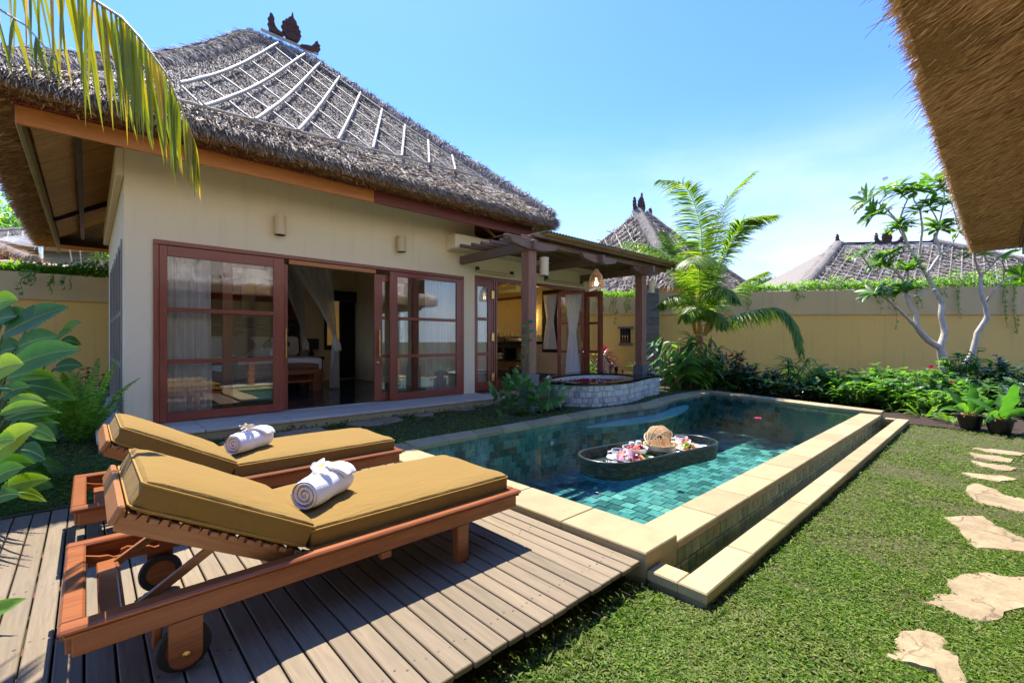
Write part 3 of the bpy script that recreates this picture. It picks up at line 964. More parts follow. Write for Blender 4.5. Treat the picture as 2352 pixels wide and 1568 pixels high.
def crest(par, x, y, z, rz=0.0, sc=1.0, mat=None):
    plaque('ridge_flame', FLAME, .10, par, (x, y, z), rz, mat=mat, sc=sc, curls=((.08, .30, .13), (-.08, .48, .08), (.2, .5, .08), (-.1, .2, .09), (.25, .25, .08)))
    c, s = math.cos(rz), math.sin(rz)
    plaque('ridge_horn', HORN, .10, par, (x-.68*sc*c, y-.68*sc*s, z-.02), rz, mat=mat, sc=sc, curls=((.08, .22, .07),))
    plaque('ridge_horn', HORNR, .10, par, (x+.36*sc*c, y+.36*sc*s, z-.10), rz, mat=mat, sc=sc, curls=((.56, .25, .08),))
crest(ROOF, 3.22, 3.9, 8.76, 0, .66)
m = MB(); m.tube([(2.6, 3.9, 8.70), (3.9, 3.9, 8.68)], .035, 8)
m.build('ridge_pole', K['bamboo'], ROOF)

# fascia: orange board that turns dark red two thirds along, red trim above it
def fbox(x0, x1, y0, y1, z0, z1, name, mat): return wbox([(x0, x1, y0, y1, z0, z1)], name, mat, villa, .008)
fbox(-.9, 3.05, -.90, -.86, 3.70, 3.90, 'fascia_board', K['orange'])
fbox(3.052, 6.73, -.90, -.86, 3.70, 3.90, 'fascia_board', K['fascia_dark'])
fbox(-.93, 6.76, -.94, -.86, 3.902, 3.955, 'eave_trim', K['fascia_dark'])
yold = m_wood('yellowed timber', (0.40, 0.33, 0.12), (0.26, 0.20, 0.07), (12, .9, 12), .5, .15, var=.05)
fbox(-.90, -.86, -.858, 8.6, 3.70, 3.90, 'fascia_board', yold)
fbox(-.94, -.86, -.858, 8.6, 3.902, 3.955, 'eave_trim', K['fascia_dark'])
fbox(6.69, 6.73, -.858, 8.6, 3.70, 3.90, 'fascia_board', K['fascia_dark'])
# soffit of the left eave: rolled bamboo bundles between rafters
m = MB(); m.beam((-.86, -.86, 3.90), (.0, .1, 4.45), .09, .10); m.build('hip_rafter', K['dark'], villa)
for k in range(66):
    y = -.70+.125*k
    x1 = -.0 if y > .1 else -.86+(y+.86)*.9
    if x1 < -.75: continue
    n_ = 10
    m = MB(); m.tube([(-.86+(x1+.86)*i/n_, y+R.uniform(-.004, .004), 3.985+.55*(x1+.86)/.86*i/n_) for i in range(n_+1)], [.05*(1.05 if i % 3 == 1 else 1) for i in range(n_+1)], 7)
    m.build('soffit_bundle', K['bamboo_tan'], villa, smooth=60)
m = MB(); m.beam((-.44, -.40, 4.13), (-.44, 8.5, 4.13), .07, .10); m.build('purlin', K['dark'], villa)
m = MB(); m.beam((-.86, 5.2, 3.90), (.0, 5.2, 4.42), .07, .09); m.build('rafter', K['dark'], villa)
m = MB()
m.grid(lambda u, v: V((-.9+.9*v, -.9+.95*v+u*9.0, 4.02+.56*v)), 4, 2)
m.build('soffit_mat', K['tb_brown'], villa)
# right eave soffit
m = MB()
m.grid(lambda u, v: V((6.73-.9*v, -.86+.8*v+u*9.0, 4.0+.5*v)), 4, 2)
m.build('soffit_mat', K['tb_brown'], villa)
m = MB()
m.grid(lambda u, v: V((-.9+7.6*u, -.86+.9*v, 4.0+.5*v)), 4, 2)
m.build('soffit_mat', K['tb_brown'], villa)
for i in range(5):
    y = -.2+i*.55
    m = MB(); m.tube([(6.69, y, 3.93), (5.84, y, 4.40)], .045, 7); m.build('rafter', K['bamboo_tan'], villa, smooth=60)
m = MB(); m.beam((6.69, -.86, 3.9), (5.86, .0, 4.4), .08, .10); m.build('hip_rafter', K['dark'], villa)

# wall lamps: bamboo tubes
def wall_lamp(a, b, z, label, rz=0.0, r=.075, h=.30):
    t = thingL('wall_lamp', label, 'lamp', a, b, z, rz, 'bamboo tube wall lamps')
    m = MB()
    m.lathe([(r*.93, 0), (r, 0), (r, .03), (r*.97, .032), (r*.97, h-.045), (r*1.03, h-.043), (r*1.03, h-.01), (r*.98, h), (0, h), (0, h-.01), (r*.93, h-.012), (r*.93, 0)], 20)
    m.build('lamp_shade', K['bamboo_tan2'], t, (0, -r-.03, 0), smooth=40)
    m = MB(); m.box(-.03, .03, -.04, .0, .1, .2, .004); m.build('bracket', K['dark'], t)
    m = MB(); m.lathe([(0, .08), (.022, .085), (.03, .11), (.02, .14), (.015, .17), (0, .175)], 10); m.build('bulb', K['bulb'], t, (0, -r-.03, 0), smooth=80)
    return t
K['bulb'] = m_emit('warm bulb', (1.0, 0.72, 0.35), 90.0)
K['bamboo_tan2'] = m_wood('pale bamboo tube', (0.80, 0.66, 0.40), (0.70, 0.54, 0.30), (9, 9, .7), .45, .1, var=.1)
wall_lamp(1.86, 0, 3.12, 'bamboo tube lamp on the cream wall above the first sliding door panel', r=.085)
wall_lamp(3.985, 0, 3.14, 'bamboo tube lamp on the cream wall above the right-hand door panels', r=.085)

# ------------------------------------------------------------------ inside the bedroom
def wavy(x0, x1, z0, z1, y, amp, waves, par, mat, name='curtain', nx=60, nz=10, pinch=None, ph=0.0, dx=(0, 0)):
    m = MB()
    def fn(u, v):
        z = z0+(z1-z0)*v
        w = 1.0
        cx = .5
        if pinch:
            zt, k = pinch[0], pinch[1]
            d = (z-zt)
            w = k+(1-k)*min(1, abs(d)/(pinch[2] if d > 0 else pinch[3]))**.8
            cx = pinch[4] if len(pinch) > 4 else .5
        uu = cx+(u-cx)*w
        x = x0+(x1-x0)*uu
        yy = y + amp*math.sin(u*waves*2*math.pi+ph)*(.5+.5*w) + amp*.5*math.sin(u*waves*.37*2*math.pi+ph*2+v*1.3)
        return V((x + .01*math.sin(v*5+u*20), yy, z))
    m.grid(fn, nx, nz)
    return m.build(name, mat, par, smooth=180)
def curtainL(label, x0, x1, z0, z1, y, amp, waves, mat, group=None, **kw):
    t = thingL('curtain', label, 'curtain', (x0+x1)/2, y, z0, 0, group)
    cx = (x0+x1)/2
    wavy(x0-cx, x1-cx, 0, z1-z0, 0, amp, waves, t, mat, 'curtain_panel', **kw)
    m = MB(); m.tube([(x0-cx-.02, 0, z1-z0+.01), (x1-cx+.02, 0, z1-z0+.01)], .012, 6); m.build('curtain_rod', K['dark'], t)
    return t
curtainL('white sheer curtain hanging behind the left-hand glass panel', .42, 1.0, .36, 2.74, .20, .025, 7, K['sheer'])
curtainL('white sheer curtain hanging behind the right-hand glass panel', 4.72, 5.3, .36, 2.74, .20, .025, 7, K['sheer'])
curtainL('dark charcoal drape beside the back window of the bedroom', 5.12, 5.58, .36, 2.62, 5.55, .035, 6, K['darkcloth'])
t = thingL('pelmet', 'black pelmet board above the dark charcoal drape', 'pelmet', 5.1, 5.52, 2.64)
MB().box(-.45, .5, -.08, .12, 0, .30, .01).build('pelmet_board', K['black'], t)

bed = thingL('bed', 'wooden bed made up in white behind the sliding doors', 'bed', 2.75, 4.15, .33)
MB().box(-1.02, 1.02, -1.0, 1.1, .22, .42, .02).build('bed_base', K['teak'], bed)
for x in (-.92, .92):
    for y in (-.9, 1.0): MB().box(x-.06, x+.06, y-.06, y+.06, 0, .22, .005).build('leg', K['teak'], bed)
def pad(m, x0, x1, y0, y1, z0, z1, r=.06, nx=10, ny=10, puff=.02, wob=0.0):
    """soft block: rounded box with a slight crown"""
    def shell(u, v):
        a = (u-.5)*2; b = (v-.5)*2
        return a, b
    hx, hy, hz = (x1-x0)/2, (y1-y0)/2, (z1-z0)/2
    c = V(((x0+x1)/2, (y0+y1)/2, (z0+z1)/2))
    N = nx
    vs, fs, idx = [], [], {}
    def key(p): return tuple(round(q, 4) for q in p)
    for ax in range(3):
        for s in (-1, 1):
            g = {}
            for i in range(N+1):
                for j in range(N+1):
                    a = math.tan((i/N-.5)*math.pi/2*.999); b = math.tan((j/N-.5)*math.pi/2*.999)
                    q = [0, 0, 0]; q[ax] = s; q[(ax+1) % 3] = a; q[(ax+2) % 3] = b
                    h = (hx, hy, hz)
                    w = [q[k]*h[k] for k in range(3)]
                    inn = [max(-h[k]+r, min(h[k]-r, w[k])) for k in range(3)]
                    d = V([w[k]-inn[k] for k in range(3)])
                    if d.length > 1e-9: d = d.normalized()*r
                    p = V(inn)+d
                    if abs(p.z) > hz*.5:
                        f = max(0, 1-(p.x/hx)**2)*max(0, 1-(p.y/hy)**2)
                        p.z += math.copysign(puff*f**.5, p.z)
                    if wob: p += V((0, 0, 1))*wob*(noise.noise(V((p.x*4+c.x*9, p.y*4, p.z*4)))+.5*noise.noise(V((p.x*11, p.y*11+c.y, p.z*9)))) + V((0, math.copysign(1, p.y), 0))*wob*.7*noise.noise(V((p.x*9, 3, p.z*12)))
                    kk = key(p)
                    if kk not in idx:
                        idx[kk] = len(vs); vs.append(p+c)
                    g[i, j] = idx[kk]
            for i in range(N):
                for j in range(N):
                    qd = (g[i, j], g[i+1, j], g[i+1, j+1], g[i, j+1])
                    qd = tuple(dict.fromkeys(qd))
                    if len(qd) >= 3: fs.append(qd if s > 0 else qd[::-1])
    m.add(vs, fs)
m = MB(); pad(m, -1.0, 1.0, -.98, 1.06, .42, .75, .08); m.build('mattress', K['linen'], bed, smooth=60)
m = MB(); pad(m, -1.01, 1.01, -.75, -.2, .70, .77, .03); m.build('bed_runner', K['brown_pad'], bed, smooth=60)
m = MB()
m.box(-1.15, 1.15, 1.12, 1.2, 0, .9)
m.box(-1.15, 1.15, 1.11, 1.21, 1.55, 1.72)
m.box(-1.15, -1.02, 1.11, 1.21, .9, 1.55); m.box(1.02, 1.15, 1.11, 1.21, .9, 1.55)
hb = m.build('headboard', K['dark'], bed)
for k in range(6):
    MB().box(-1.02, 1.02, 1.13, 1.18, .93+k*.105, .99+k*.105, .004).build('slat', K['dark'], hb)
for i, (x, rz, mt) in enumerate(((-.72, .1, 'linen'), (.0, -.05, 'linen'), (.72, -.15, 'linen'))):
    q = thingL('pillow', ('white pillow leaning on the headboard by the curtain', 'white pillow in the middle of the headboard', 'white pillow at the window end of the headboard')[i], 'pillow', 2.75+x, 5.08, 1.28, 0, 'white pillows on the bed')
    m = MB(); pad(m, -.34, .34, -.09, .09, -.23, .23, .08, puff=.05); m.build('pillow_case', K['linen'], q, (0, 0, .02), (.25, rz, 0), smooth=60)
for i, x in enumerate((-.35, .45)):
    q = thingL('cushion', ('brown silk cushion set on its corner beside the tall red stile', 'brown silk cushion set on its corner beside the door handle')[i], 'cushion', 2.75+x, 4.86, 1.30, 0, 'brown silk cushions')
    m = MB(); pad(m, -.23, .23, -.07, .07, -.23, .23, .06, puff=.04); m.build('cushion_cover', K['brownsilk'], q, (0, 0, .06), (.3, math.radians(45), 0), smooth=60)
# towels folded as swans with scattered petals
sw_ = thingL('towel_swan', 'white towel folded as a swan on the bed', 'towel', 2.9, 4.1, 1.085)
m = MB()
m.tube([(0, -.05, .06), (0, -.16, .2), (0, -.14, .36), (0, -.05, .42), (0, .02, .36)], [.09, .06, .045, .045, .02], 10)
m.build('swan_neck', K['towel'], sw_, smooth=70)
m = MB()
for k in range(9):
    a = -1.1+2.2*k/8
    m.leaf((0, 0, .03), (math.sin(a), .5*math.cos(a), .35), (0, 0, 1), .5, .2, .4, .5, 4)
m.build('swan_wings', K['towel'], sw_, smooth=60)
m = MB()
for k in range(40):
    x, y = R.uniform(-.8, .8), R.uniform(-.62, -.3)
    m.leaf((x, y, .775+R.uniform(0, .01)), (R.uniform(-1, 1), R.uniform(-1, 1), .2), (0, 0, 1), .055, .045, .5, .3, 2)
K['petal'] = m_leaf('red rose petal', [(0, (.28, .005, .02)), (1, (.5, .015, .05))], .25, .5, tcol=(1.5, .6, .6))
pt = m.build('rose_petals', K['petal'], None, W(2.75, 4.15, .335), (0, 0, TH)); setp(pt, 'red rose petals strewn over the bed foot', 'petals', kind='stuff')
# bench at the foot of the bed
bn = thingL('bench', 'low wooden bench with brown padded seat at the bed foot', 'bench', 2.6, 2.98, .33)
MB().box(-.95, .95, -.2, .2, .38, .5, .01).build('seat_frame', K['teak'], bn)
m = MB(); pad(m, -.93, .93, -.2, .2, .5, .62, .04); m.build('seat_pad', K['brown_pad'], bn, smooth=60)
for x in (-.86, .86):
    for y in (-.13, .13): MB().box(x-.06, x+.06, y-.05, y+.05, 0, .38, .005).build('leg', K['teak'], bn)
MB().box(-.8, .8, -.16, .16, .2, .26, .005).build('stretcher', K['teak'], bn)
# gathered bed net at two corners
def net(a, b, label, ztop, w):
    t = thingL('bed_net', label, 'net', a, b, .34, 0, 'gathered white bed nets')
    m = MB()
    def fn(u, v):
        z = 3.2*v
        if v > .38: k = (v-.38)/.62; width = .06 + w*k**1.15; off = -w*.62*k**1.3
        else: k = (.38-v)/.38; width = .06+.17*k**.6; off = .0
        return V((off+(u-.5)*width, .05*math.sin(u*34)*(.4+.6*min(1, abs(v-.38)*3)) + .03*math.sin(u*11+2), z))
    m.grid(fn, 50, 24)
    m.build('net_fall', K['net'], t, smooth=180)
    m = MB(); m.lathe([(.045, -.03), (.06, 0), (.045, .03)], 10, (0, 0, 1.22)); m.build('tie_back', K['linen'], t)
    m = MB()
    for k in range(5): m.leaf((0, -.05, 1.2), (R.uniform(-.3, .5), -.2, -1), (0, 1, 0), .35, .12, .2, .4, 4)
    m.build('tie_tail', K['linen'], t)
    return t
net(4.02, 3.15, 'white bed net gathered at the near corner in the open doorway', 3.3, 1.15)
net(4.0, 5.2, 'white bed net gathered at the far corner beside the bedside lamp', 3.3, .7)
# blinds on the back wall
for i, (x0, x1, lab) in enumerate(((2.95, 3.95, 'woven red brown blind on the back wall seen through the open doorway'), (1.15, 1.55, 'woven red brown blind behind the left-hand glass nearest the curtain'), (1.95, 2.55, 'woven red brown blind behind the left-hand glass, over the cushions'))):
    t = thingL('woven_blind', lab, 'blind', (x0+x1)/2, 5.68, 1.62, 0, 'woven blinds on the back wall')
    h = 1.45
    K['blind'] = K.get('blind') or m_wood('woven red brown bamboo', (0.34, 0.11, 0.035), (0.17, 0.045, 0.016), (.6, 60, 60), .6, .4, var=.1)
    m = MB(); n = 36
    for k in range(n): m.box(-(x1-x0)/2, (x1-x0)/2, -.02+R.uniform(-.003, .003), -.008, h*k/n, h*(k+.86)/n)
    m.build('blind_slats', K['blind'], t)['kind'] = 'stuff'
    MB().box(-(x1-x0)/2-.04, (x1-x0)/2+.04, -.006, .015, -.05, h+.05).build('blind_frame', K['black'], t)
for i, x in enumerate((1.0,)):
    pass
# bedside table, lamp
bt = thingL('bedside_table', 'dark wooden bedside table beside the far bed net', 'table', 4.28, 5.35, .33)
MB().box(-.24, .24, -.22, .22, .62, .70, .008).build('table_top', K['dark'], bt)
MB().box(-.2, .2, -.19, .19, .08, .62, .005).build('cabinet', K['dark'], bt)
bl = thingL('bedside_lamp', 'dark bedside lamp with a square shade', 'lamp', 4.24, 5.35, 1.03)
m = MB(); m.lathe([(.07, 0), (.09, .03), (.06, .1), (.03, .15), (.02, .2)], 14); m.build('lamp_base', K['black'], bl, smooth=40)
MB().box(-.17, .17, -.11, .11, .19, .5, .01).build('lamp_shade', K['black'], bl)
dk = thingL('writing_desk', 'dark writing desk behind the left-hand glass panel', 'desk', 1.25, 1.9, .33)
MB().box(-.4, .4, -.28, .28, .70, .75, .006).build('desk_top', K['dark'], dk)
for x in (-.36, .36):
    for y in (-.24, .24): MB().box(x-.03, x+.03, y-.03, y+.03, 0, .70).build('leg', K['dark'], dk)
tl = thingL('telephone', 'white telephone on the writing desk', 'telephone', 1.5, 1.85, 1.08)
m = MB(); m.prism([(-.1, -.09), (.1, -.09), (.1, .09), (-.1, .09)], 0, .04, .01); m.build('phone_body', K['plastic'], tl)
m = MB(); m.tube([(-.1, 0, .055), (-.07, 0, .065), (0, 0, .06), (.07, 0, .065), (.1, 0, .055)], [.022, .02, .014, .02, .022], 8); m.build('handset', K['plastic'], tl, smooth=50)
# ------------------------------------------------------------------ bathroom wing of the villa
wbox([(5.832, 9.9, -.0, .2, 2.90, 3.60), (9.722, 9.9, .0, .2, .1, 2.90)], 'wall', K['cream'], villa)
wbox([(9.7, 9.9, .2, 4.7, .1, 1.13), (9.7, 9.9, .2, 4.7, 2.97, 3.6), (9.7, 9.9, .2, .86, 1.13, 2.97), (9.7, 9.9, 1.58, 4.7, 1.13, 2.97)], 'wall', K['cream_in'], villa)
wbox([(5.83, 9.7, 4.5, 4.7, .1, 3.6)], 'wall', K['cream_in'], villa)
wbox([(5.83, 9.9, .2, 4.7, 3.6, 3.72)], 'flat_roof', K['cream'], villa)
wbox([(5.06, 9.9, -.35, -.002, 3.33, 3.63)], 'ledge_beam', K['cream'], villa, .01)
wbox([(5.83, 9.9, -.30, 4.7, -.05, .34)], 'floor', K['floor2'], villa)
wbox([(5.9, 9.9, -.42, -.30, -.05, .335)], 'threshold', K['limestone'], villa, .008)
wbox([(9.68, 9.70, .2, 4.5, .34, .5)], 'skirting', K['andesite'], villa)
wbox([(5.832, 9.7, .01, .19, 2.82, 2.898)], 'door_head', K['redx'], villa)
for x0, x1 in ((5.84, 6.95), (8.05, 9.55)):
    m = MB(); m.tube([(x0, -.06, 2.98), (x1, -.06, 2.98)], .035, 8)
    bb = m.build('rolled_blind', K['bamboo_tan2'], villa, smooth=60)
    for x in (x0+.04, x1-.04): MB().box(x-.03, x+.03, -.07, 0, 2.97, 3.08).build('bracket', K['black'], bb)

def fold_leaf(p, q, label_par, z0=.36, z1=2.82, curtain=True, bars=(1.17, 1.95)):
    """door leaf between two plan points, with three lights"""
    p, q = V(p), V(q)
    L = (q-p).length
    rz = math.atan2(q.y-p.y, q.x-p.x)
    e = bpy.data.objects.new('folding_leaf', None); COL.objects.link(e); e.parent = label_par
    e.location = (p.x, p.y, 0); e.rotation_euler = (0, 0, rz)
    st = .095
    pieces('stile', [(0, st, -.022, .022, z0, z1), (L-st, L, -.022, .022, z0, z1)], K['red'], e, .004)
    for a, b in ((z0, z0+.20), (z1-.15, z1), (bars[0]-.035, bars[0]+.035), (bars[1]-.035, bars[1]+.035)):
        MB().box(st, L-st, -.02, .02, a, b).build('rail', K['redx'], e)
    ed = [z0+.2, bars[0]-.035, bars[0]+.035, bars[1]-.035, bars[1]+.035, z1-.15]
    for a, b in zip(ed[::2], ed[1::2]):
        MB().box(st-.003, L-st+.003, -.003, .003, a-.003, b+.003).build('pane', K['glass'], e)
    return e, L
fd = thingL('folding_door', 'folded red bathroom door next to the cream villa wall', 'door', 5.84, .05, 0, 0, 'folding bathroom doors')
def rel(a, b): return (a-5.84, b-.05)
e, L = fold_leaf((0, 0, 0), (.47, -.03, 0), fd)
wavy(.08, .40, .5, 2.70, .045, .012, 7, e, K['sheer'], 'leaf_curtain', nx=50, nz=14, pinch=(1.72, .55, .9, 1.2))
for k, x in enumerate((.50, .565, .63)):
    fold_leaf((x, -.05, 0), (x+.02, .52, 0), fd)
for z in (.65, 1.55, 2.5):
    MB().box(.455, .53, -.085, -.055, z-.09, z+.09, .004).build('hinge', K['brass'], fd)
fd2 = thingL('folding_door', 'red bathroom door leaf standing open by the ochre garden wall', 'door', 9.71, .02, 0, 0, 'folding bathroom doors')
e2, L2 = fold_leaf((0, 0, 0), (-.56, .50, 0), fd2)
# curtain on the camera side of the open leaf
wavy(.10, .54, .40, 2.74, .05, .012, 8, e2, K['sheer'], 'leaf_curtain', nx=60, nz=16, pinch=(1.68, .45, 1.0, 1.25, .62))
for x in (-.02, .055):
    fold_leaf((x, -.02, 0), (x+.10, -.50, 0), fd2)
m = MB(); m.box(.06, .085, .03, .045, 1.28, 1.46, .003); m.build('latch_plate', K['brass'], e2)
m = MB(); m.lathe([(0, 0), (.02, .005), (.012, .02), (.024, .04), (.02, .055), (0, .06)], 12, (.05, .03, 1.16), rotm(rx=-math.pi/2)); m.build('knob', K['chrome'], e2, smooth=50)
# casement window on the far bathroom wall, with tied curtain
bwn = sub_empty('window', villa)
pieces('stile', [(9.66, 9.84, .86, .95, 1.13, 2.97), (9.66, 9.84, 1.49, 1.58, 1.13, 2.97)], K['dark'], bwn)
pieces('rail', [(9.665, 9.835, .95, 1.49, 1.13, 1.25), (9.665, 9.835, .95, 1.49, 2.87, 2.97)], K['dark'], bwn)
MB().box(9.75, 9.756, .947, 1.493, 1.247, 2.873).build('pane', K['glass'], bwn)
t = thing('curtain', 'white tied curtain on the dark bathroom window', 'curtain', W(9.62, 1.22, 1.22), TH+math.pi/2)
wavy(-.27, .27, 0, 1.62, 0, .012, 8, t, K['sheer'], 'curtain_panel', nx=60, nz=16, pinch=(.86, .5, .7, .8))
MB().box(-.14, .14, -.02, .02, .84, .90).build('tie_band', K['linen'], t)
MB().tube([(-.3, 0, 1.63), (.3, 0, 1.63)], .01, 6).build('curtain_rod', K['dark'], t)
# vanity
vt = thingL('vanity', 'black wall hung vanity counter in the bathroom', 'vanity', 9.4, 2.75, 0)
MB().box(-.28, .28, -1.17, 1.6, 1.37, 1.45, .006).build('counter', K['granite'], vt)
m = MB(); m.box(-.2, .28, -.8, 1.55, .84, .88); m.box(-.2, .28, -.8, 1.55, 1.25, 1.37)
for y in (-.8, .0, .75, 1.51): m.box(-.2, .28, y, y+.04, .88, 1.25)
m.build('shelf_unit', K['black'], vt)
bs = thingL('wash_basin', 'white oblong basin sitting on the black vanity', 'basin', 9.38, 2.55, 1.452)
m = MB(); m.lathe([(0, 0), (.16, 0), (.24, .05), (.27, .10), (.255, .10), (.22, .05), (.0, .03)], 28, sx=.8, sy=1.15); m.build('basin_bowl', K['white'], bs, smooth=50)
for i, (y, z) in enumerate(((3.0, .885), (3.0, .985), (3.12, .885), (3.5, .885), (3.5, .985))):
    q = thingL('rolled_towel', ('rolled white towel low in the vanity shelf, stacked nearest the doors', 'rolled white towel on top of the pair nearest the doors')[0] if i == 0 else ['', 'rolled white towel lying on top of another in the middle shelf bay', 'rolled white towel beside the stacked pair in the vanity', 'rolled white towel at the bottom in the deepest shelf bay', 'rolled white towel on top in the deepest shelf bay'][i], 'towel', 9.3, y, z, 0, 'rolled towels in the vanity')
    m = MB(); m.tube([(-.14, 0, .05), (.14, 0, .05)], .05, 14); m.build('towel_roll', K['towel'], q, smooth=50)
mr = thingL('mirror', 'large wall mirror in a red frame above the black vanity', 'mirror', 9.69, 3.1, 1.55)
MB().box(-.012, -.004, -.76, .78, .05, 1.25).build('mirror_glass', K['mirror'], mr)
m = MB(); m.box(-.04, 0, -.84, -.76, 0, 1.33); m.box(-.04, 0, .78, .86, 0, 1.33); m.box(-.04, 0, -.76, .78, 0, .05); m.box(-.04, 0, -.76, .78, 1.25, 1.33)
m.build('frame', K['red'], mr)
ac = thingL('air_conditioner', 'white air conditioner high on the bathroom wall', 'air conditioner', 9.69, 2.95, 3.02)
m = MB(); m.M = Matrix.Rotation(-math.pi/2, 4, 'Z')
m.add([(x, y, z) for x in (-.45, .45) for (y, z) in ((0, 0), (-.14, .0), (-.21, .08), (-.22, .2), (-.18, .28), (0, .28))], [(5, 4, 3, 2, 1, 0), (6, 7, 8, 9, 10, 11)] + [(i, (i+1) % 6, (i+1) % 6+6, i+6) for i in range(6)])
m.build('case', K['plastic'], ac)
MB().box(-.19, -.12, -.42, .42, .01, .03).build('vent_flap', K['black'], ac, rot=(0, .3, 0))
sc_ = thingL('wall_sconce', 'glowing yellow sconce on the bathroom wall beside the mirror', 'lamp', 9.68, 2.05, 1.9)
m = MB(); m.box(-.06, 0, -.04, .04, 0, .5, .01); m.build('lamp_shade', m_emit('yellow lamp glow', (1, .75, .2), 9.0), sc_)
for i, (y, h, mt) in enumerate(((3.45, .2, 'clear'), (3.28, .26, 'clear'), (3.08, .24, 'clear'), (2.98, .17, 'black'), (2.2, .05, 'towel'))):
    q = thingL(('glass_bottle', 'glass_bottle', 'glass_bottle', 'soap_pump', 'face_cloth')[i], ('clear glass bottle deepest along the vanity', 'tall clear glass bottle with cap on the vanity', 'clear glass carafe closest to the basin', 'small black soap pump behind the basin', 'folded white face cloth at the end of the vanity')[i], ('bottle', 'bottle', 'bottle', 'soap pump', 'cloth')[i], 9.42, y, 1.452)
    m = MB()
    if i < 4: m.lathe([(0, 0), (.04, 0), (.042, h*.6), (.02, h*.78), (.016, h*.9), (.022, h*.92), (.022, h), (0, h)], 14); m.build('bottle_body', K[mt], q, smooth=40)
    else: m.box(-.09, .09, -.12, .12, 0, .03, .01); m.build('cloth_fold', K['towel'], q)
    if i < 3: MB().lathe([(0, h), (.025, h), (.025, h+.03), (0, h+.035)], 12).build('cap', K['chrome'], q)
bn_ = thingL('waste_bin', 'black slatted lidded bin on the bathroom floor', 'bin', 7.8, .75, .34)
m = MB(); m.lathe([(0, 0), (.17, 0), (.19, .42), (0, .42)], 20); m.build('bin_body', K['black'], bn_, smooth=40)
for k in range(20):
    a = 2*math.pi*k/20
    MB().obox((.185*math.cos(a), .185*math.sin(a), .21), (.012, .035, .42), rotm(rz=a)).build('slat', K['dark'], bn_)
m = MB(); m.lathe([(0, .43), (.2, .425), (.2, .455), (.05, .475), (.02, .49), (.03, .53), (0, .54)], 20); m.build('lid', K['black'], bn_, smooth=40)
for i in range(3):
    MB().box(-.008, 0, -.04, .04, 0, .09, .003).build('switch_plate', K['plastic'], villa, (9.7, 1.72+i*.1, 1.58))

# ------------------------------------------------------------------ pergola over the bath
pg = thingL('pergola', 'weathered timber pergola with a bamboo mat roof over the stone bath', 'pergola', 0, 0, 0)
POST = ((5.5, -2.0), (9.68, -1.75))
for i, (x, y) in enumerate(POST):
    p = MB().box(x-.1, x+.1, y-.1, y+.1, .86 if i == 0 else .5, 3.12, .008).build('post', K['old_z'], pg)
    MB().box(x-.135, x+.135, y-.135, y+.135, .10, .862, .01).build('post_base', K['andesite'], p)
for x, y0, y1 in ((5.42, -2.25, -.06), (7.45, -2.25, .12 - .16), (9.45, -2.25, -.06)):
    MB().beam((x, y0, 3.155), (x, y1, 3.155), .08, .17, bev=.006).build('beam', K['old'], pg)
MB().beam((5.0, -1.90, 3.29), (10.6, -1.90, 3.29), .09, .10, bev=.006).build('beam', K['old'], pg)
for i, (x, y) in enumerate(((5.5, -2.07), (7.5, -2.02), (9.68, -1.82))):
    m = MB()
    h = .15
    pr = [(-.62, .0), (-.55, -.09), (-.2, -h), (.2, -h), (.55, -.09), (.62, .0)]
    m.prism([(a, b) for a, b in pr] , -.045, .045)
    m.v = [(x+a, y-.06+c, 3.235+b) for a, b, c in m.v]
    m.build('saddle', K['old'], pg)
for k in range(9):
    y = -.22-.235*k
    x0 = 5.05 + .06*k + R.uniform(-.06, .06)
    MB().beam((x0, y, 3.372), (10.95, y, 3.372), .045, .06, bev=.004).build('batten', K['old'], pg)
def corr(u, v):
    x = 5.72+5.33*u; y = -.12-2.15*v
    return V((x, y, 3.425+.018*math.sin(x*2*math.pi/.085)))
m = MB(); m.grid(corr, 520, 4)
cr_ = m.build('roof_sheet', m_plain('mossy corrugated sheet', (0.06, 0.085, 0.05), .7, .3), pg, smooth=180)
md = cr_.modifiers.new('thick', 'SOLIDIFY'); md.thickness = .012
m = MB()
for k in range(60):
    y = -.14-2.15*k/60
    m.box(5.75, 11.0, y-.016, y+.016, 3.403+R.uniform(-.004, .002), 3.407)
m.build('roof_mat', K['bamboo_tan'], pg)['kind'] = 'stuff'
wall_lamp(5.705, -2.03, 2.66, 'bamboo tube lamp on the near pergola post', TH+.8-TH, r=.085, h=.33)
wall_lamp(9.90, -1.78, 2.66, 'bamboo tube lamp on the far pergola post by the palm', .8, r=.085, h=.30)
pl_ = thingL('pendant_lamp', 'bamboo cage pendant lamp hanging under the pergola', 'lamp', 7.45, -2.05, 2.56, 0)
for k in range(18):
    a = 2*math.pi*k/18
    pts = [(r*math.cos(a), r*math.sin(a), z) for r, z in ((.135, 0), (.15, .12), (.12, .26), (.05, .36), (.03, .40))]
    MB().tube(pts, .007, 5).build('cage_rib', K['bamboo_tan'], pl_)
m = MB()
for r, z in ((.137, .01), (.148, .14), (.09, .31)): m.tube([(r*math.cos(2*math.pi*k/20), r*math.sin(2*math.pi*k/20), z) for k in range(21)], .006, 5)
m.build('cage_ring', K['bamboo_tan'], pl_)
MB().tube([(0, 0, .38), (0, 0, .52)], .006, 5).build('cord', K['black'], pl_)
MB().lathe([(0, .05), (.03, .06), (.04, .1), (.03, .14), (.018, .17), (.018, .22), (0, .22)], 12).build('bulb', m_emit('dim bulb', (1, .75, .4), 1.2), pl_, smooth=80)

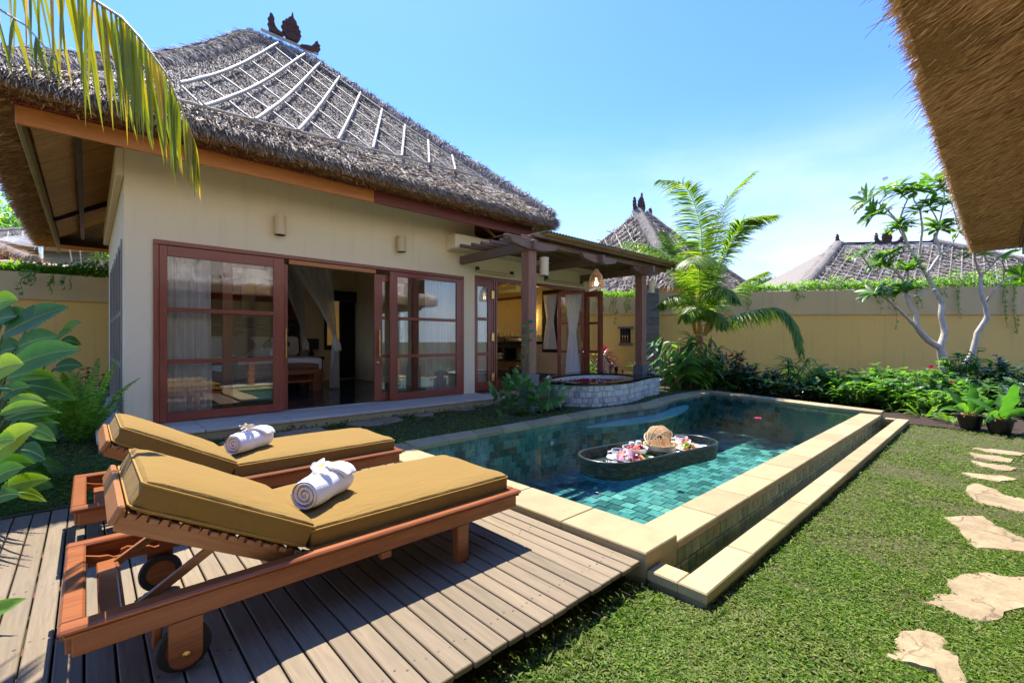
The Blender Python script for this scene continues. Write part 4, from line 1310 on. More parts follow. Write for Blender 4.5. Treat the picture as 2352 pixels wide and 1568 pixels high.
# ------------------------------------------------------------------ stone bath
TC = (8.25, -1.4)
RIM = [(6.5, -1.6), (6.55, -2.0), (6.72, -2.3), (7.05, -2.5), (7.45, -2.58), (7.9, -2.57), (8.4, -2.47), (8.9, -2.33), (9.4, -2.22), (9.95, -2.15), (10.12, -1.75), (10.32, -1.25), (10.35, -.6), (10.3, .05), (9.6, .02), (8.8, -.15), (8.0, -.4), (7.3, -.72), (6.8, -1.12)]
HOLE = [(7.12, -1.0), (6.82, -1.4), (6.8, -1.85), (7.0, -2.2), (7.4, -2.36), (7.9, -2.36), (8.5, -2.2), (9.0, -1.98), (9.38, -1.6), (9.42, -1.1), (9.1, -.7), (8.5, -.58), (7.8, -.72)]
def closed_spline(pts, n):
    out = []
    k = len(pts)
    for i in range(k):
        p0, p1, p2, p3 = (V(pts[(i+d) % k]) for d in (-1, 0, 1, 2))
        for j in range(n):
            t = j/n
            out.append(.5*((2*p1)+(-p0+p2)*t+(2*p0-5*p1+4*p2-p3)*t*t+(-p0+3*p1-3*p2+p3)*t**3))
    return out
def polar(pts, n, c):
    sp = closed_spline(pts, 24)
    an = [(math.atan2(p.y-c[1], p.x-c[0]), p) for p in sp]
    an.sort(key=lambda q: q[0])
    res = []
    for k in range(n):
        a = -math.pi+2*math.pi*k/n
        res.append(min(an, key=lambda q: abs((q[0]-a+math.pi) % (2*math.pi)-math.pi))[1])
    return res
NPOL = 96
ro, ri = polar(RIM, NPOL, TC), polar(HOLE, NPOL, TC)
bath = thingL('bathtub', 'oval outdoor bath faced in pale green stone tiles with black rim', 'bathtub', TC[0], TC[1], .1)
def shift(p, z, k=1.0): return ((p.x-TC[0])*k, (p.y-TC[1])*k, z)
m = MB()
def band(m, a, b, mi=0, flip=False):
    o = len(a)
    m.add(a+b, [((i, (i+1) % o, (i+1) % o+o, i+o)[::-1] if flip else (i, (i+1) % o, (i+1) % o+o, i+o)) for i in range(o)], mi)
z0, zt = .49, .535
band(m, [shift(p, zt) for p in ro], [shift(p, zt) for p in ri])
band(m, [shift(p, z0) for p in ro], [shift(p, zt) for p in ro])
band(m, [shift(p, zt) for p in ri], [shift(p, z0) for p in ri])
band(m, [shift(p, z0) for p in ri], [shift(p, z0) for p in ro])
m.build('rim', K['granite'], bath, smooth=30)
m = MB()
body = [V((TC[0]+(p.x-TC[0])*.985, TC[1]+(p.y-TC[1])*.972)) for p in ro]
band(m, [shift(p, 0, .97) for p in body], [shift(p, z0) for p in body])
m.build('bath_shell', K['grout'], bath, smooth=60)
m = MB()
band(m, [shift(p, z0) for p in ri], [shift(p, .05, .9) for p in ri])
m.build('inner_wall', m_tile('pale inner tile', GREY, 'isl', .3, 8), bath, smooth=60)
m = MB()
m.add([shift(p, .40, .99) for p in ri], [tuple(range(NPOL))]); m.build('bath_water', m_plain('dark red tinted bath water', (.06, .02, .02), .03), bath)
m = MB()
for k in range(900):
    a = R.uniform(0, 2*math.pi); i = int((a+math.pi)/(2*math.pi)*NPOL) % NPOL
    p = ri[i]; q = V(TC).lerp(p, R.uniform(0, .97)**.6)
    m.leaf((q.x-TC[0], q.y-TC[1], .403+R.uniform(0, .008)), (R.uniform(-1, 1), R.uniform(-1, 1), .1), (0, 0, 1), .06, .055, .3, .3, 2)
m.build('floating_petals', K['petal'], bath)['kind'] = 'stuff'
m = MB()
for k in range(14):
    a = R.uniform(0, 2*math.pi); i = int((a+math.pi)/(2*math.pi)*NPOL) % NPOL
    q = V(TC).lerp(ri[i], R.uniform(.2, .8))
    for s in range(5):
        an = s*2*math.pi/5
        m.leaf((q.x-TC[0], q.y-TC[1], .412), (math.cos(an), math.sin(an), .35), (0, 0, 1), .06, .045, .5, .2, 2)
m.build('floating_blossoms', K['linen'], bath)['kind'] = 'stuff'
# tiles of the outer face
per = closed_spline([(TC[0]+(x-TC[0])*.985, TC[1]+(y-TC[1])*.972) for x, y in RIM], 40)
ts = [MB().obox((0, 0, 0), (.112, .016, .112), None, .004).mesh('tile', K['tubtile'])]
def walk(per, step):
    out, acc, last = [], 0, per[0]
    for p in per[1:]+[per[0]]:
        d = (p-last).length
        while acc+d >= step:
            f = (step-acc)/d
            last = last.lerp(p, f); d = (p-last).length; acc = 0
            out.append(last.copy())
        acc += d; last = p
    return out
for row in range(4):
    pts = walk(per[int(row % 2*7):]+per[:int(row % 2*7)], .1175)
    zc = .375+.058-.1175*row - .01
    k = 1-.004*row
    for i, p in enumerate(pts):
        q = pts[(i+1) % len(pts)]
        tg = (q-p)
        if tg.length > .2: continue
        mid = (p+q)/2
        nrm = V((tg.y, -tg.x)).normalized()
        wn = V((nrm.x*CT-nrm.y*ST, nrm.x*ST+nrm.y*CT)); wp = W(mid.x, mid.y)
        if wn.dot(V((-wp.x, -wp.y)).normalized()) < -.15: continue
        c = ((mid.x-TC[0])*k+nrm.x*.002, (mid.y-TC[1])*k+nrm.y*.002, zc)
        inst('tile', ts[0], bath, c, (R.uniform(-.01, .01), 0, math.atan2(tg.y, tg.x)), (R.uniform(.95, 1.0), 1, R.uniform(.96, 1)))
# things on the rim
RZ = .638
def statue(a, b, lab, s=1.0):
    t = thingL('statue', lab, 'statue', a, b, RZ, -TH-.05, 'pale carved couple')
    MB().box(-.075, .075, -.06, .06, 0, .05, .006).build('base', K['carving'], t)
    m = MB()
    m.lathe([(.05, .05), (.062, .07), (.066, .14), (.060, .2), (.047, .235), (.058, .27), (.066, .30), (.05, .325), (.026, .335), (.024, .345), (.042, .36), (.05, .39), (.047, .415), (.055, .42), (.05, .445), (.03, .46), (.0, .462)], 18, sy=.8)
    m.build('figure', K['carving'], t, smooth=70)
    m = MB()
    for sx in (-1, 1):
        m.tube([(sx*.062, -.005, .312), (sx*.078, -.015, .26), (sx*.06, -.045, .225), (sx*.015, -.058, .245)], [.017, .016, .014, .012], 8)
        m.tube([(sx*.03, -.045, .06), (sx*.03, -.055, .13), (sx*.028, -.045, .2)], [.022, .026, .024], 8)
    m.build('arms', K['carving'], t, smooth=80)
    m = MB(); m.lathe([(0, 0), (.008, .0), (.0, .02)], 6, (0, -.04, .38)); m.build('nose', K['carving'], t)
    return t
statue(10.08, -.18, 'pale stone figure nearer the open door, of the embracing pair')
statue(10.19, -.28, 'pale stone figure nearer the taps, of the embracing pair')
tp_ = thingL('bath_tap', 'black mixer tap set with two handles on the bath rim', 'tap', 9.95, -.85, RZ)
m = MB(); m.box(-.03, .03, -.04, .04, 0, .14, .008); m.box(-.19, .02, -.03, .03, .12, .15, .008); m.build('spout', K['gunmetal'], tp_)
for y in (-.2, .2):
    m = MB(); m.lathe([(.028, 0), (.02, .01), (.02, .06), (0, .06)], 12, (0, y, 0)); m.box(-.07, .02, y-.015, y+.015, .06, .075, .004); m.build('handle', K['gunmetal'], tp_)
hs_ = thingL('hand_shower', 'black hand shower leaning on its rest beside the statues', 'shower', 9.85, -.38, RZ)
m = MB(); m.lathe([(.03, 0), (.022, .015), (.018, .06), (0, .06)], 12); m.build('rest', K['gunmetal'], hs_)
m = MB(); m.beam((.0, 0, .05), (-.16, .10, .24), .035, .02, bev=.005); m.beam((-.14, .09, .21), (-.2, .12, .29), .06, .02, bev=.005); m.build('wand', K['chrome'], hs_)
so = thingL('soap_tray', 'clear glass tray on the bath rim by the far post', 'tray', 9.93, -1.95, RZ)
MB().box(-.2, .2, -.12, .12, 0, .018, .006).build('tray_plate', K['clear'], so)
so2 = thingL('soap_dispenser', 'amber soap dispenser with chrome pump on the glass tray', 'soap dispenser', 9.95, -1.9, RZ+.02)
MB().lathe([(0, 0), (.035, 0), (.035, .12), (.02, .14), (0, .14)], 14).build('bottle_body', m_plain('amber resin', (.28, .09, .02), .2), so2, smooth=40)
m = MB(); m.tube([(0, 0, .14), (0, 0, .19)], .007, 6); m.box(-.05, .012, -.01, .01, .185, .2, .003); m.build('pump', K['chrome'], so2)
gj = thingL('glass_jar', 'round clear glass jar of bath salts on the glass tray', 'jar', 9.82, -2.0, RZ+.02)
MB().lathe([(0, 0), (.05, .0), (.06, .04), (.05, .08), (.02, .09), (.025, .11), (0, .12)], 16).build('jar_body', K['clear'], gj, smooth=60)
MB().lathe([(0, .006), (.044, .006), (.05, .04), (0, .05)], 14).build('salts', K['linen'], gj)
sp = thingL('menu_stand', 'small grey slate stand on the bath rim against the post', 'stand', 10.0, -1.62, RZ)
MB().box(-.14, .14, -.02, .02, 0, .26, .006).build('slate_panel', K['andesite'], sp, rot=(0, 0, -TH))
for i, (a, b) in enumerate(((6.93, -1.17), (7.05, -1.07), (7.2, -.93))):
    q = thingL('candle_dish', ('small white covered dish at the tip of the bath rim', 'small white covered dish in the middle of the three on the bath rim', 'small white covered dish closest to the bathroom door')[i], 'dish', a, b, RZ, 0, 'white dishes on the bath rim')
    m = MB(); m.lathe([(0, 0), (.035, 0), (.055, .02), (.05, .03), (.02, .042), (.012, .055), (0, .058)], 16); m.build('dish_body', K['white'], q, smooth=60)
# ------------------------------------------------------------------ swimming pool
PX, PY = 2.06, -6.40
pool = thingL('swimming_pool', 'swimming pool lined with green stone tiles and edged in cream limestone', 'swimming pool', PX, PY, 0)
PM = Matrix.Translation((-PX, -PY, 0))
def PB():
    m = MB(); m.M = PM; return m
INNER = [(2.50, -3.09), (3.0, -3.06), (3.93, -3.03), (4.84, -3.05), (5.8, -3.02), (6.5, -3.05), (7.0, -3.1), (7.4, -3.16), (7.9, -3.18), (8.45, -3.08), (8.96, -2.97), (9.5, -2.94), (10.2, -2.94), (10.85, -2.96)]
OUTER = [(2.06, -2.76), (2.9, -2.72), (4.05, -2.74), (4.94, -2.74), (5.9, -2.70), (6.65, -2.71), (7.21, -2.80), (7.79, -2.86), (8.3, -2.78), (9.08, -2.64), (9.95, -2.57), (10.9, -2.56), (11.42, -2.58)]
def open_spline(pts, n):
    out = []
    P_ = [V(p) for p in pts]
    for i in range(len(P_)-1):
        p0, p1, p2, p3 = P_[max(i-1, 0)], P_[i], P_[i+1], P_[min(i+2, len(P_)-1)]
        for j in range(n):
            t = j/n
            out.append(.5*((2*p1)+(-p0+p2)*t+(2*p0-5*p1+4*p2-p3)*t*t+(-p0+3*p1-3*p2+p3)*t**3))
    out.append(P_[-1])
    return out
si, so_ = open_spline(INNER, 12), open_spline(OUTER, 12)
BASIN = [(2.50, -6.11), (9.93, -6.13)] + [(p.x, p.y) for p in si[::-1]]
def inside(x, y, poly):
    c = False
    n = len(poly)
    for i in range(n):
        x1, y1 = poly[i]; x2, y2 = poly[(i+1) % n]
        if (y1 > y) != (y2 > y) and x < (x2-x1)*(y-y1)/(y2-y1)+x1: c = not c
    return c
ZF = -.66
m = PB()
n_ = len(BASIN)
m.add([(x, y, ZF-.012) for x, y in BASIN], [tuple(range(n_))])
m.add([(x, y, ZF-.012) for x, y in BASIN]+[(x, y, .135) for x, y in BASIN], [(i, (i+1) % n_, (i+1) % n_+n_, i+n_)[::-1] for i in range(n_)])
m.build('basin', K['grout'], pool)
# coping stones
def stone(poly, z0, z1, name='coping_stone', bev=.008, mat=None):
    m = PB(); m.prism(poly, z0, z1, bev); return m.build(name, mat or K['limestone'], pool)
y = -6.40
while y < -3.2:
    y2 = min(y+.66, -3.10)
    stone([(2.06, y+.003), (2.44, y+.003), (2.44, y2-.003), (2.06, y2-.003)], .05, .2)
    y = y2
stone([(2.06, -3.098), (2.50, -3.098), (2.50, -2.78), (2.06, -2.78)], .05, .2)
m = PB(); m.box(2.075, 2.44, -6.385, -2.8, -.1, .05); m.build('kerb_base', K['stained'], pool)
m = PB(); m.box(2.441, 2.52, -6.11, -3.1, .04, .112); m.build('sunk_ledge', K['limestone_pale'], pool)
# side coping: slabs along the curve
def along(sp, f):
    L = [0]
    for a, b in zip(sp, sp[1:]): L.append(L[-1]+(b-a).length)
    d = f*L[-1]
    for i in range(len(sp)-1):
        if L[i+1] >= d: return sp[i].lerp(sp[i+1], (d-L[i])/max(1e-9, L[i+1]-L[i]))
    return sp[-1]
NS = 17
o2 = [p for p in so_ if p.x > 2.50]
for i in range(NS):
    a, b = i/NS, (i+1)/NS
    k = 4
    inn = [along(si, a+(b-a)*j/k) for j in range(k+1)]
    ou = [along(o2, a+(b-a)*j/k) for j in range(k+1)]
    poly = [tuple(p) for p in inn] + [tuple(p) for p in ou[::-1]]
    cx = sum(p[0] for p in poly)/len(poly)
    poly = [(cx+(x-cx)*.994, y) for x, y in poly]
    stone(poly, .14, .2)
# back coping
for i in range(6):
    f0, f1 = i/6+.0008, (i+1)/6-.0008
    A, B = V((11.40, -2.60)), V((10.17, -6.40)); C_, D_ = V((10.86, -2.97)), V((9.84, -6.12))
    if i == 5: D_ = V((9.86, -6.40)); 
    stone([tuple(C_.lerp(D_, f0)) if i < 5 else tuple(V((10.86, -2.97)).lerp(V((9.84, -6.12)), f0)), tuple(C_.lerp(D_, f1)) if i < 5 else (9.86, -6.40), tuple(A.lerp(B, f1)), tuple(A.lerp(B, f0))], .14, .205)
m = PB(); m.prism([(10.0, -6.385), (10.15, -6.385), (11.37, -2.62), (10.90, -2.98)], -.05, .14); m.build('kerb_base', K['stained'], pool)
# overflow edge: wide slabs a step lower
x = 2.44
k = 0
while x < 9.80:
    x2 = min(x+R.uniform(.5, .66), 9.86)
    if 9.86-x2 < .3: x2 = 9.86
    stone([(x+.003, -6.40), (x2-.003, -6.40), (x2-.003, -6.10), (x+.003, -6.10)], .105, .158, 'overflow_stone')
    x = x2
# trough wall in mossy tiles, trough, outer kerb
m = PB(); m.box(2.1, 9.95, -6.385, -6.12, -.2, .104); m.build('overflow_wall', K['grout'], pool)
tw = MB().obox((0, 0, 0), (.106, .014, .098), None, .003).mesh('tile', K['wettile'])
for r_ in range(2):
    for i in range(69):
        xx = 2.28+i*.111+(.055 if r_ else 0)
        if xx > 9.9: continue
        inst('tile', tw, pool, (xx-PX, -6.389-PY, .052-r_*.103), (R.uniform(-.02, .02), 0, R.uniform(-.02, .02)), (R.uniform(.95, 1), 1, R.uniform(.95, 1)))
m = PB(); m.box(2.1, 10.0, -6.6, -6.39, -.22, -.18); m.build('trough_bed', K['wettile'], pool)
m = PB(); m.box(2.09, 10.0, -6.745, -6.60, -.25, .05); m.box(2.09, 2.21, -6.60, -6.405, -.25, .05); m.box(9.9, 10.0, -6.6, -6.405, -.25, .05)
m.build('kerb_base', K['stained'], pool)
x = 2.07
while x < 9.9:
    x2 = min(x+R.uniform(.55, .7), 10.03)
    if 10.03-x2 < .25: x2 = 10.03
    stone([(x+.003, -6.755), (x2-.003, -6.755), (x2-.003, -6.59), (x+.003, -6.59)], .045, .10, 'kerb_stone')
    x = x2
stone([(2.07, -6.588), (2.225, -6.588), (2.225, -6.402), (2.07, -6.402)], .045, .10, 'kerb_stone')
stone([(9.88, -6.588), (10.03, -6.588), (10.03, -6.402), (9.88, -6.402)], .045, .10, 'kerb_stone')
# lining: floor tiles and wall tiles; the nearest are pieces of their own
TL, TG = .175, .008
cand = []
ix = 0
xx = 2.55
while xx < 10.9:
    yy = -6.03 + (0.09 if ix % 2 else 0)
    while yy < -2.9:
        if inside(xx, yy, BASIN):
            w = W(xx, yy); cand.append(((w.x**2+w.y**2)**.5, 'f', xx, yy, ZF))
        yy += TL+TG
    xx += TL+TG; ix += 1
lens = [0]
for a, b in zip(si, si[1:]): lens.append(lens[-1]+(b-a).length)
nrow = 7
def wall_tiles(path, rowh=.10, step=.165):
    L = sum((b-a).length for a, b in zip(path, path[1:]))
    res = []
    for r_ in range(nrow):
        s = (step*.5 if r_ % 2 else 0) + step*.5
        while s < L-step*.4:
            p = along(path, s/L); q = along(path, min(1, (s+.02)/L))
            res.append((p, math.atan2(q.y-p.y, q.x-p.x), .085-r_*(rowh+.005)))
            s += step+.006
    return res
bk = [V((10.84, -2.98)), V((9.95, -6.12))]
for path in (si, bk):
    for p, a, z in wall_tiles(path):
        w = W(p.x, p.y); cand.append(((w.x**2+w.y**2)**.5+1.2, 'w', p, a, z))
cand.sort(key=lambda c: c[0])
ft = MB().obox((0, 0, 0), (TL, TL, .012), None, .004).mesh('tile', K['tile'])
wtile = MB().obox((0, 0, 0), (.162, .014, .10), None, .004).mesh('tile', K['tile'])
rest = PB()
n_sep = 148
for i, c in enumerate(cand):
    if c[1] == 'f':
        if i < n_sep: inst('tile', ft, pool, (c[2]-PX, c[3]-PY, c[4]-.004), (R.uniform(-.012, .012), R.uniform(-.012, .012), R.uniform(-.02, .02)), (R.uniform(.94, 1), R.uniform(.94, 1), 1))
        else:
            h = TL*.5*R.uniform(.94, 1)
            rest.obox((c[2], c[3], c[4]-.004+R.uniform(-.002, .002)), (h*2, h*2, .012), rotm(R.uniform(-.012, .012), R.uniform(-.012, .012), R.uniform(-.02, .02)))
    else:
        p, a, z = c[2], c[3], c[4]
        if i < n_sep: inst('tile', wtile, pool, (p.x-PX, p.y-PY, z), (0, 0, a), (1, 1, 1))
        else: rest.obox((p.x, p.y, z), (.162*R.uniform(.96, 1), .014, .10), rotm(0, 0, a+R.uniform(-.01, .01)))
rest.build('tile_lining', K['tile_i'], pool)['kind'] = 'stuff'
# bench step under water
STEP = [(5.85, -3.03), (6.42, -3.25), (6.95, -3.40), (7.51, -3.50), (8.31, -3.42), (8.91, -3.28), (9.4, -3.12), (9.62, -2.97)]
ss = open_spline(STEP, 6)
stp = None
cuts = [0, 12, 20, 30, 42]
for a, b in zip(cuts, cuts[1:]):
    pts = ss[a:b+1]
    back = [(along(si, f).x, along(si, f).y) for f in [i/200 for i in range(201)] if pts[0].x+.003 <= along(si, f).x <= pts[-1].x-.003]
    stone([(p.x, p.y) for p in pts] + back[::-1], -.03, .01, 'step_slab', .004, m_stone('pale green step slab', (.55, .64, .56), (.46, .56, .49), 4, .6, .1, .25) if a == 0 else bpy.data.materials['pale green step slab'])
stf = PB()
for r_ in range(6):
    for s in range(24):
        p = along(ss, (s+.5)/24); q = along(ss, min(1, (s+.6)/24))
        stf.obox((p.x, p.y+.02, -.085-r_*.105), (.155, .014, .10), rotm(0, 0, math.atan2(q.y-p.y, q.x-p.x)))
stf.build('step_facing', K['tile_i'], pool)['kind'] = 'stuff'
for (x, y, z, ry) in ((4.9, -3.085, -.12, 0), (6.9, -3.12, -.05, 0)):
    m = PB(); m.lathe([(.035, 0), (.035, .01), (.02, .014), (.0, .014)], 16, (x, y-.006, z), rotm(rx=math.pi/2)); m.build('water_inlet', K['plastic'], pool)

def m_water(name, tint, wave=3.0, amp=.02, ior=1.33):
    t = NT(name)
    tr = t.n('ShaderNodeBsdfTransparent'); tr.inputs[0].default_value = tint+(1,)
    gl = t.n('ShaderNodeBsdfGlossy'); gl.inputs['Roughness'].default_value = 0.015
    fr = t.n('ShaderNodeFresnel'); fr.inputs['IOR'].default_value = ior
    bp = t.n('ShaderNodeBump'); bp.inputs['Strength'].default_value = .35; bp.inputs['Distance'].default_value = amp
    h = t.noise(t.coord((1, 1, 1)), wave, 3, .5, .6)
    t.l(h, bp.inputs['Height'])
    t.l(bp.outputs[0], gl.inputs['Normal']); t.l(bp.outputs[0], fr.inputs['Normal'])
    mx = t.n('ShaderNodeMixShader')
    t.l(t.math('MULTIPLY', fr.outputs[0], .7), mx.inputs[0]); t.l(tr.outputs[0], mx.inputs[1]); t.l(gl.outputs[0], mx.inputs[2])
    t.l(mx.outputs[0], t.out.inputs[0])
    return t.mat
K['water'] = m_water('pool water', (.60, .93, .94), 4.5, .022)
m = MB(); m.add([W(x, y, .147) for x, y in BASIN], [tuple(range(n_))])
setp(m.build('water', K['water']), kind='structure')
m = MB(); q = [(2.225, -6.59), (9.9, -6.59), (9.9, -6.40), (2.225, -6.40)]
m.add([W(x, y, -.02) for x, y in q], [(0, 1, 2, 3)])
setp(m.build('water', m_water('trough water', (.7, .8, .6), 14, .03)), kind='structure')

# ------------------------------------------------------------------ timber deck
K['deck'] = m_wood('bleached deck timber', (0.25, 0.195, 0.125), (0.175, 0.135, 0.087), (22, 1.3, 22), .75, .35, rnd=6.0, var=.35, spec=.25)
dk_ = thingL('timber_deck', 'weathered plank deck under the two sun loungers', 'deck', 2.05, -6.37, 0)
pitch = .0964
plank = MB().obox((0, 0, 0), (pitch-.008, 3.54, .028), None, .004).mesh('plank', K['deck'])
for i in range(46):
    inst('plank', plank, dk_, (-(i+.5)*pitch, 1.77+R.uniform(-.006, .006), .136+R.uniform(-.0015, .0015)), (R.uniform(-.001, .001), R.uniform(-.008, .008), R.uniform(-.0008, .0008)))
for yb in (.16, .78, 1.4, 2.0, 2.6, 3.2):
    MB().box(-4.45, -.01, yb-.03, yb+.03, .03, .120).build('joist', K['fascia_dark'], dk_)
m = MB()
for i in range(46):
    for yb in (.16, .78, 1.4, 2.0, 2.6, 3.2):
        for dx in (-.022, .022):
            cx, cy = -(i+.5)*pitch+dx+R.uniform(-.008, .008), yb+R.uniform(-.02, .02)
            m.lathe([(.0055, .1495), (.0055, .1512), (0, .1516)], 7, (cx, cy, 0))
m.build('nail', m_plain('rusty nail', (.09, .06, .045), .7), dk_)['kind'] = 'stuff'

# ------------------------------------------------------------------ sun loungers
def tilt(x0, z0, ang):
    """matrix: local +X runs up the sloping backrest from the hinge, local Z is its outward normal"""
    d = V((-math.cos(ang), 0, math.sin(ang))); n = V((math.sin(ang), 0, math.cos(ang)))
    y = n.cross(d)
    M_ = Matrix((d, y, n)).transposed().to_4x4()
    M_.translation = V((x0, 0, z0))
    return M_
ANG = math.radians(28.5)
def lounger(a, b, label):
    t = thingL('sun_lounger', label, 'sun lounger', a, b, .15, 0, 'teak sun loungers')
    H, Wd = .33, .43
    for s in (-1, 1):
        m = MB(); m.box(-1.04, 1.05, s*Wd-.0175, s*Wd+.0175, .22, .305, .004); rl = m.build('side_rail', K['teak'], t)
        m = MB(); m.box(-1.075, 1.085, s*Wd-.034, s*Wd+.034, .306, .328, .008); m.box(-1.06, 1.07, s*Wd-.026, s*Wd+.026, .292, .305, .004)
        m.build('rail_cap', K['teak'], rl)
    for x in (-1.04, 1.05):
        m = MB(); m.box(x-.0175, x+.0175, -Wd+.018, Wd-.018, .22, .305, .004); er = m.build('end_rail', K['teak'], t)
        m = MB(); m.box(x-.034 if x < 0 else x-.03, x+.034, -Wd+.035, Wd-.035, .306, .328, .008); m.build('rail_cap', K['teak'], er)
    MB().box(-.97, -.90, -Wd+.02, Wd-.02, .225, .245, .004).build('cross_board', K['teak'], t)
    for s in (-1, 1):
        MB().box(.58, .66, s*Wd-.04-s*.0, s*Wd+.018, 0, .219, .005).build('leg', K['teak'], t) if s > 0 else MB().box(.58, .66, s*Wd-.018, s*Wd+.04, 0, .219, .005).build('leg', K['teak'], t)
        # wheel leg with rounded foot, wheel behind it
        m = MB()
        pr = [(-.055, .19), (-.055, .05)] + [(.055*math.cos(k), .05+.045*math.sin(k)) for k in [math.pi+math.pi*i/8 for i in range(1, 8)]] + [(.055, .05), (.055, .19)]
        m.prism(pr, -.014, .014, .003)
        m.v = [(-.72+x, s*(Wd+.004)+z, y+.03) for x, y, z in m.v]
        m.build('wheel_leg', K['teak'], t)
        for yy in ((s*(Wd-.035)),):
            m = MB(); m.lathe([(.062, -.014), (.088, -.016), (.093, -.008), (.093, .008), (.088, .016), (.062, .014), (.062, -.014)], 28, (-.72, yy, .093), rotm(rx=math.pi/2)); wh = m.build('wheel', K['rubber'], t, smooth=40)
            m = MB(); m.lathe([(0, -.012), (.0615, -.012), (.0615, .012), (0, .012)], 24, (-.72, yy, .093), rotm(rx=math.pi/2)); m.build('hub', K['teak'], wh, smooth=40)
        m = MB(); m.lathe([(0, .0), (.016, .0), (.014, .006), (0, .009)], 12, (-.72, s*(Wd+.019), .088), rotm(rx=-s*math.pi/2)); m.build('axle_cap', K['brass'], t, smooth=40)
    for k in range(13):
        x = -.16+k*.095
        MB().box(x-.02, x+.02, -Wd+.02, Wd-.02, .27, .29, .003).build('slat', K['teak_pale'], t)
    # backrest: notched side boards, slats, end board
    T = tilt(-.22, .315, ANG)
    br = bpy.data.objects.new('backrest', None); COL.objects.link(br); br.parent = t
    br.matrix_local = T
    for s in (-1, 1):
        m = MB()
        pr = [(0, -.045), (.76, -.045), (.79, .03)]
        for k in range(9, -1, -1):
            x = .03+k*.075
            pr += [(x+.055, .03), (x+.050, .008), (x+.008, .008), (x, .03)]
        pr += [(0, .03)]
        m.prism(pr, -.0125, .0125)
        m.v = [(x, s*.355+z, y-.045) for x, y, z in m.v]
        m.build('side_board', K['teak_pale'], br)
    for k in range(10):
        x = .03+k*.075+.03
        MB().box(x-.016, x+.016, -.39, .39, -.036, -.016, .003).build('slat', K['teak_pale'], br)
    MB().box(.768, .793, -.385, .385, -.07, .004, .006).build('end_board', K['teak_pale'], br)
    m = MB(); pad(m, .03, .765, -.385, .385, -.014, .118, .036, 16, 16, .014, .006); cb = m.build('cushion', K['cushion'], br, smooth=60)
    def piping(z0, x0, x1, w, par, r=.0045):
        q = MB()
        c = .028
        loop = [(x0+c, -w, z0), (x1-c, -w, z0), (x1-c*.3, -w+c*.3, z0), (x1, -w+c, z0), (x1, w-c, z0), (x1-c*.3, w-c*.3, z0), (x1-c, w, z0), (x0+c, w, z0), (x0+c*.3, w-c*.3, z0), (x0, w-c, z0), (x0, -w+c, z0), (x0+c*.3, -w+c*.3, z0), (x0+c, -w, z0)]
        q.tube(loop, r, 6, False)
        return q.build('piping', K['piping'], par, smooth=80)
    piping(.093, .031, .764, .3845, cb)
    piping(.006, .031, .764, .3845, cb)
    m = MB(); pad(m, -.235, 1.045, -.385, .385, .300, .428, .036, 18, 18, .014, .006); cs = m.build('cushion', K['cushion'], t, smooth=60)
    piping(.403, -.234, 1.044, .3845, cs); piping(.32, -.234, 1.044, .3845, cs)
    # prop: two arms to a bar that drops in the racks
    for s in (-1, 1):
        MB().beam((-.56, s*.30, .45), (-.90, s*.30, .235), .022, .035, bev=.003).build('prop_arm', K['teak_pale'], t)
        m = MB()
        pr = [(-1.0, .225), (-.32, .225), (-.32, .25)]
        xx = -.34
        while xx > -1.0:
            pr += [(xx, .268), (xx-.05, .285), (xx-.075, .278), (xx-.08, .25), (xx-.1, .248), (xx-.12, .262)]
            xx -= .155
        pr += [(-1.0, .262)]
        m.prism(pr, -.009, .009)
        m.v = [(x, s*(Wd-.075)+z, y) for x, y, z in m.v]
        m.build('notched_rack', K['teak'], t)
        MB().beam((-.80, s*.33, .262), (-.80, s*.33, .10), .03, .045, bev=.004).build('strut', K['teak'], t) if s < 0 else None
    MB().tube([(-.90, -.33, .235), (-.90, .33, .235)], .012, 8).build('prop_bar', K['teak'], t)
    MB().box(-.38, -.30, -Wd+.02, Wd-.02, .22, .28, .004).build('cross_rail', K['teak'], t)
    m = MB(); m.box(.10, .16, -Wd-.012, -Wd+.03, .18, .218, .004); m.build('catch', K['teak'], t)
    return t
lounger(.65, -5.22, 'teak sun lounger with mustard cushion nearest the camera, closest to the deck edge')
lounger(.65, -3.70, 'teak sun lounger with mustard cushion behind, on the side towards the villa')

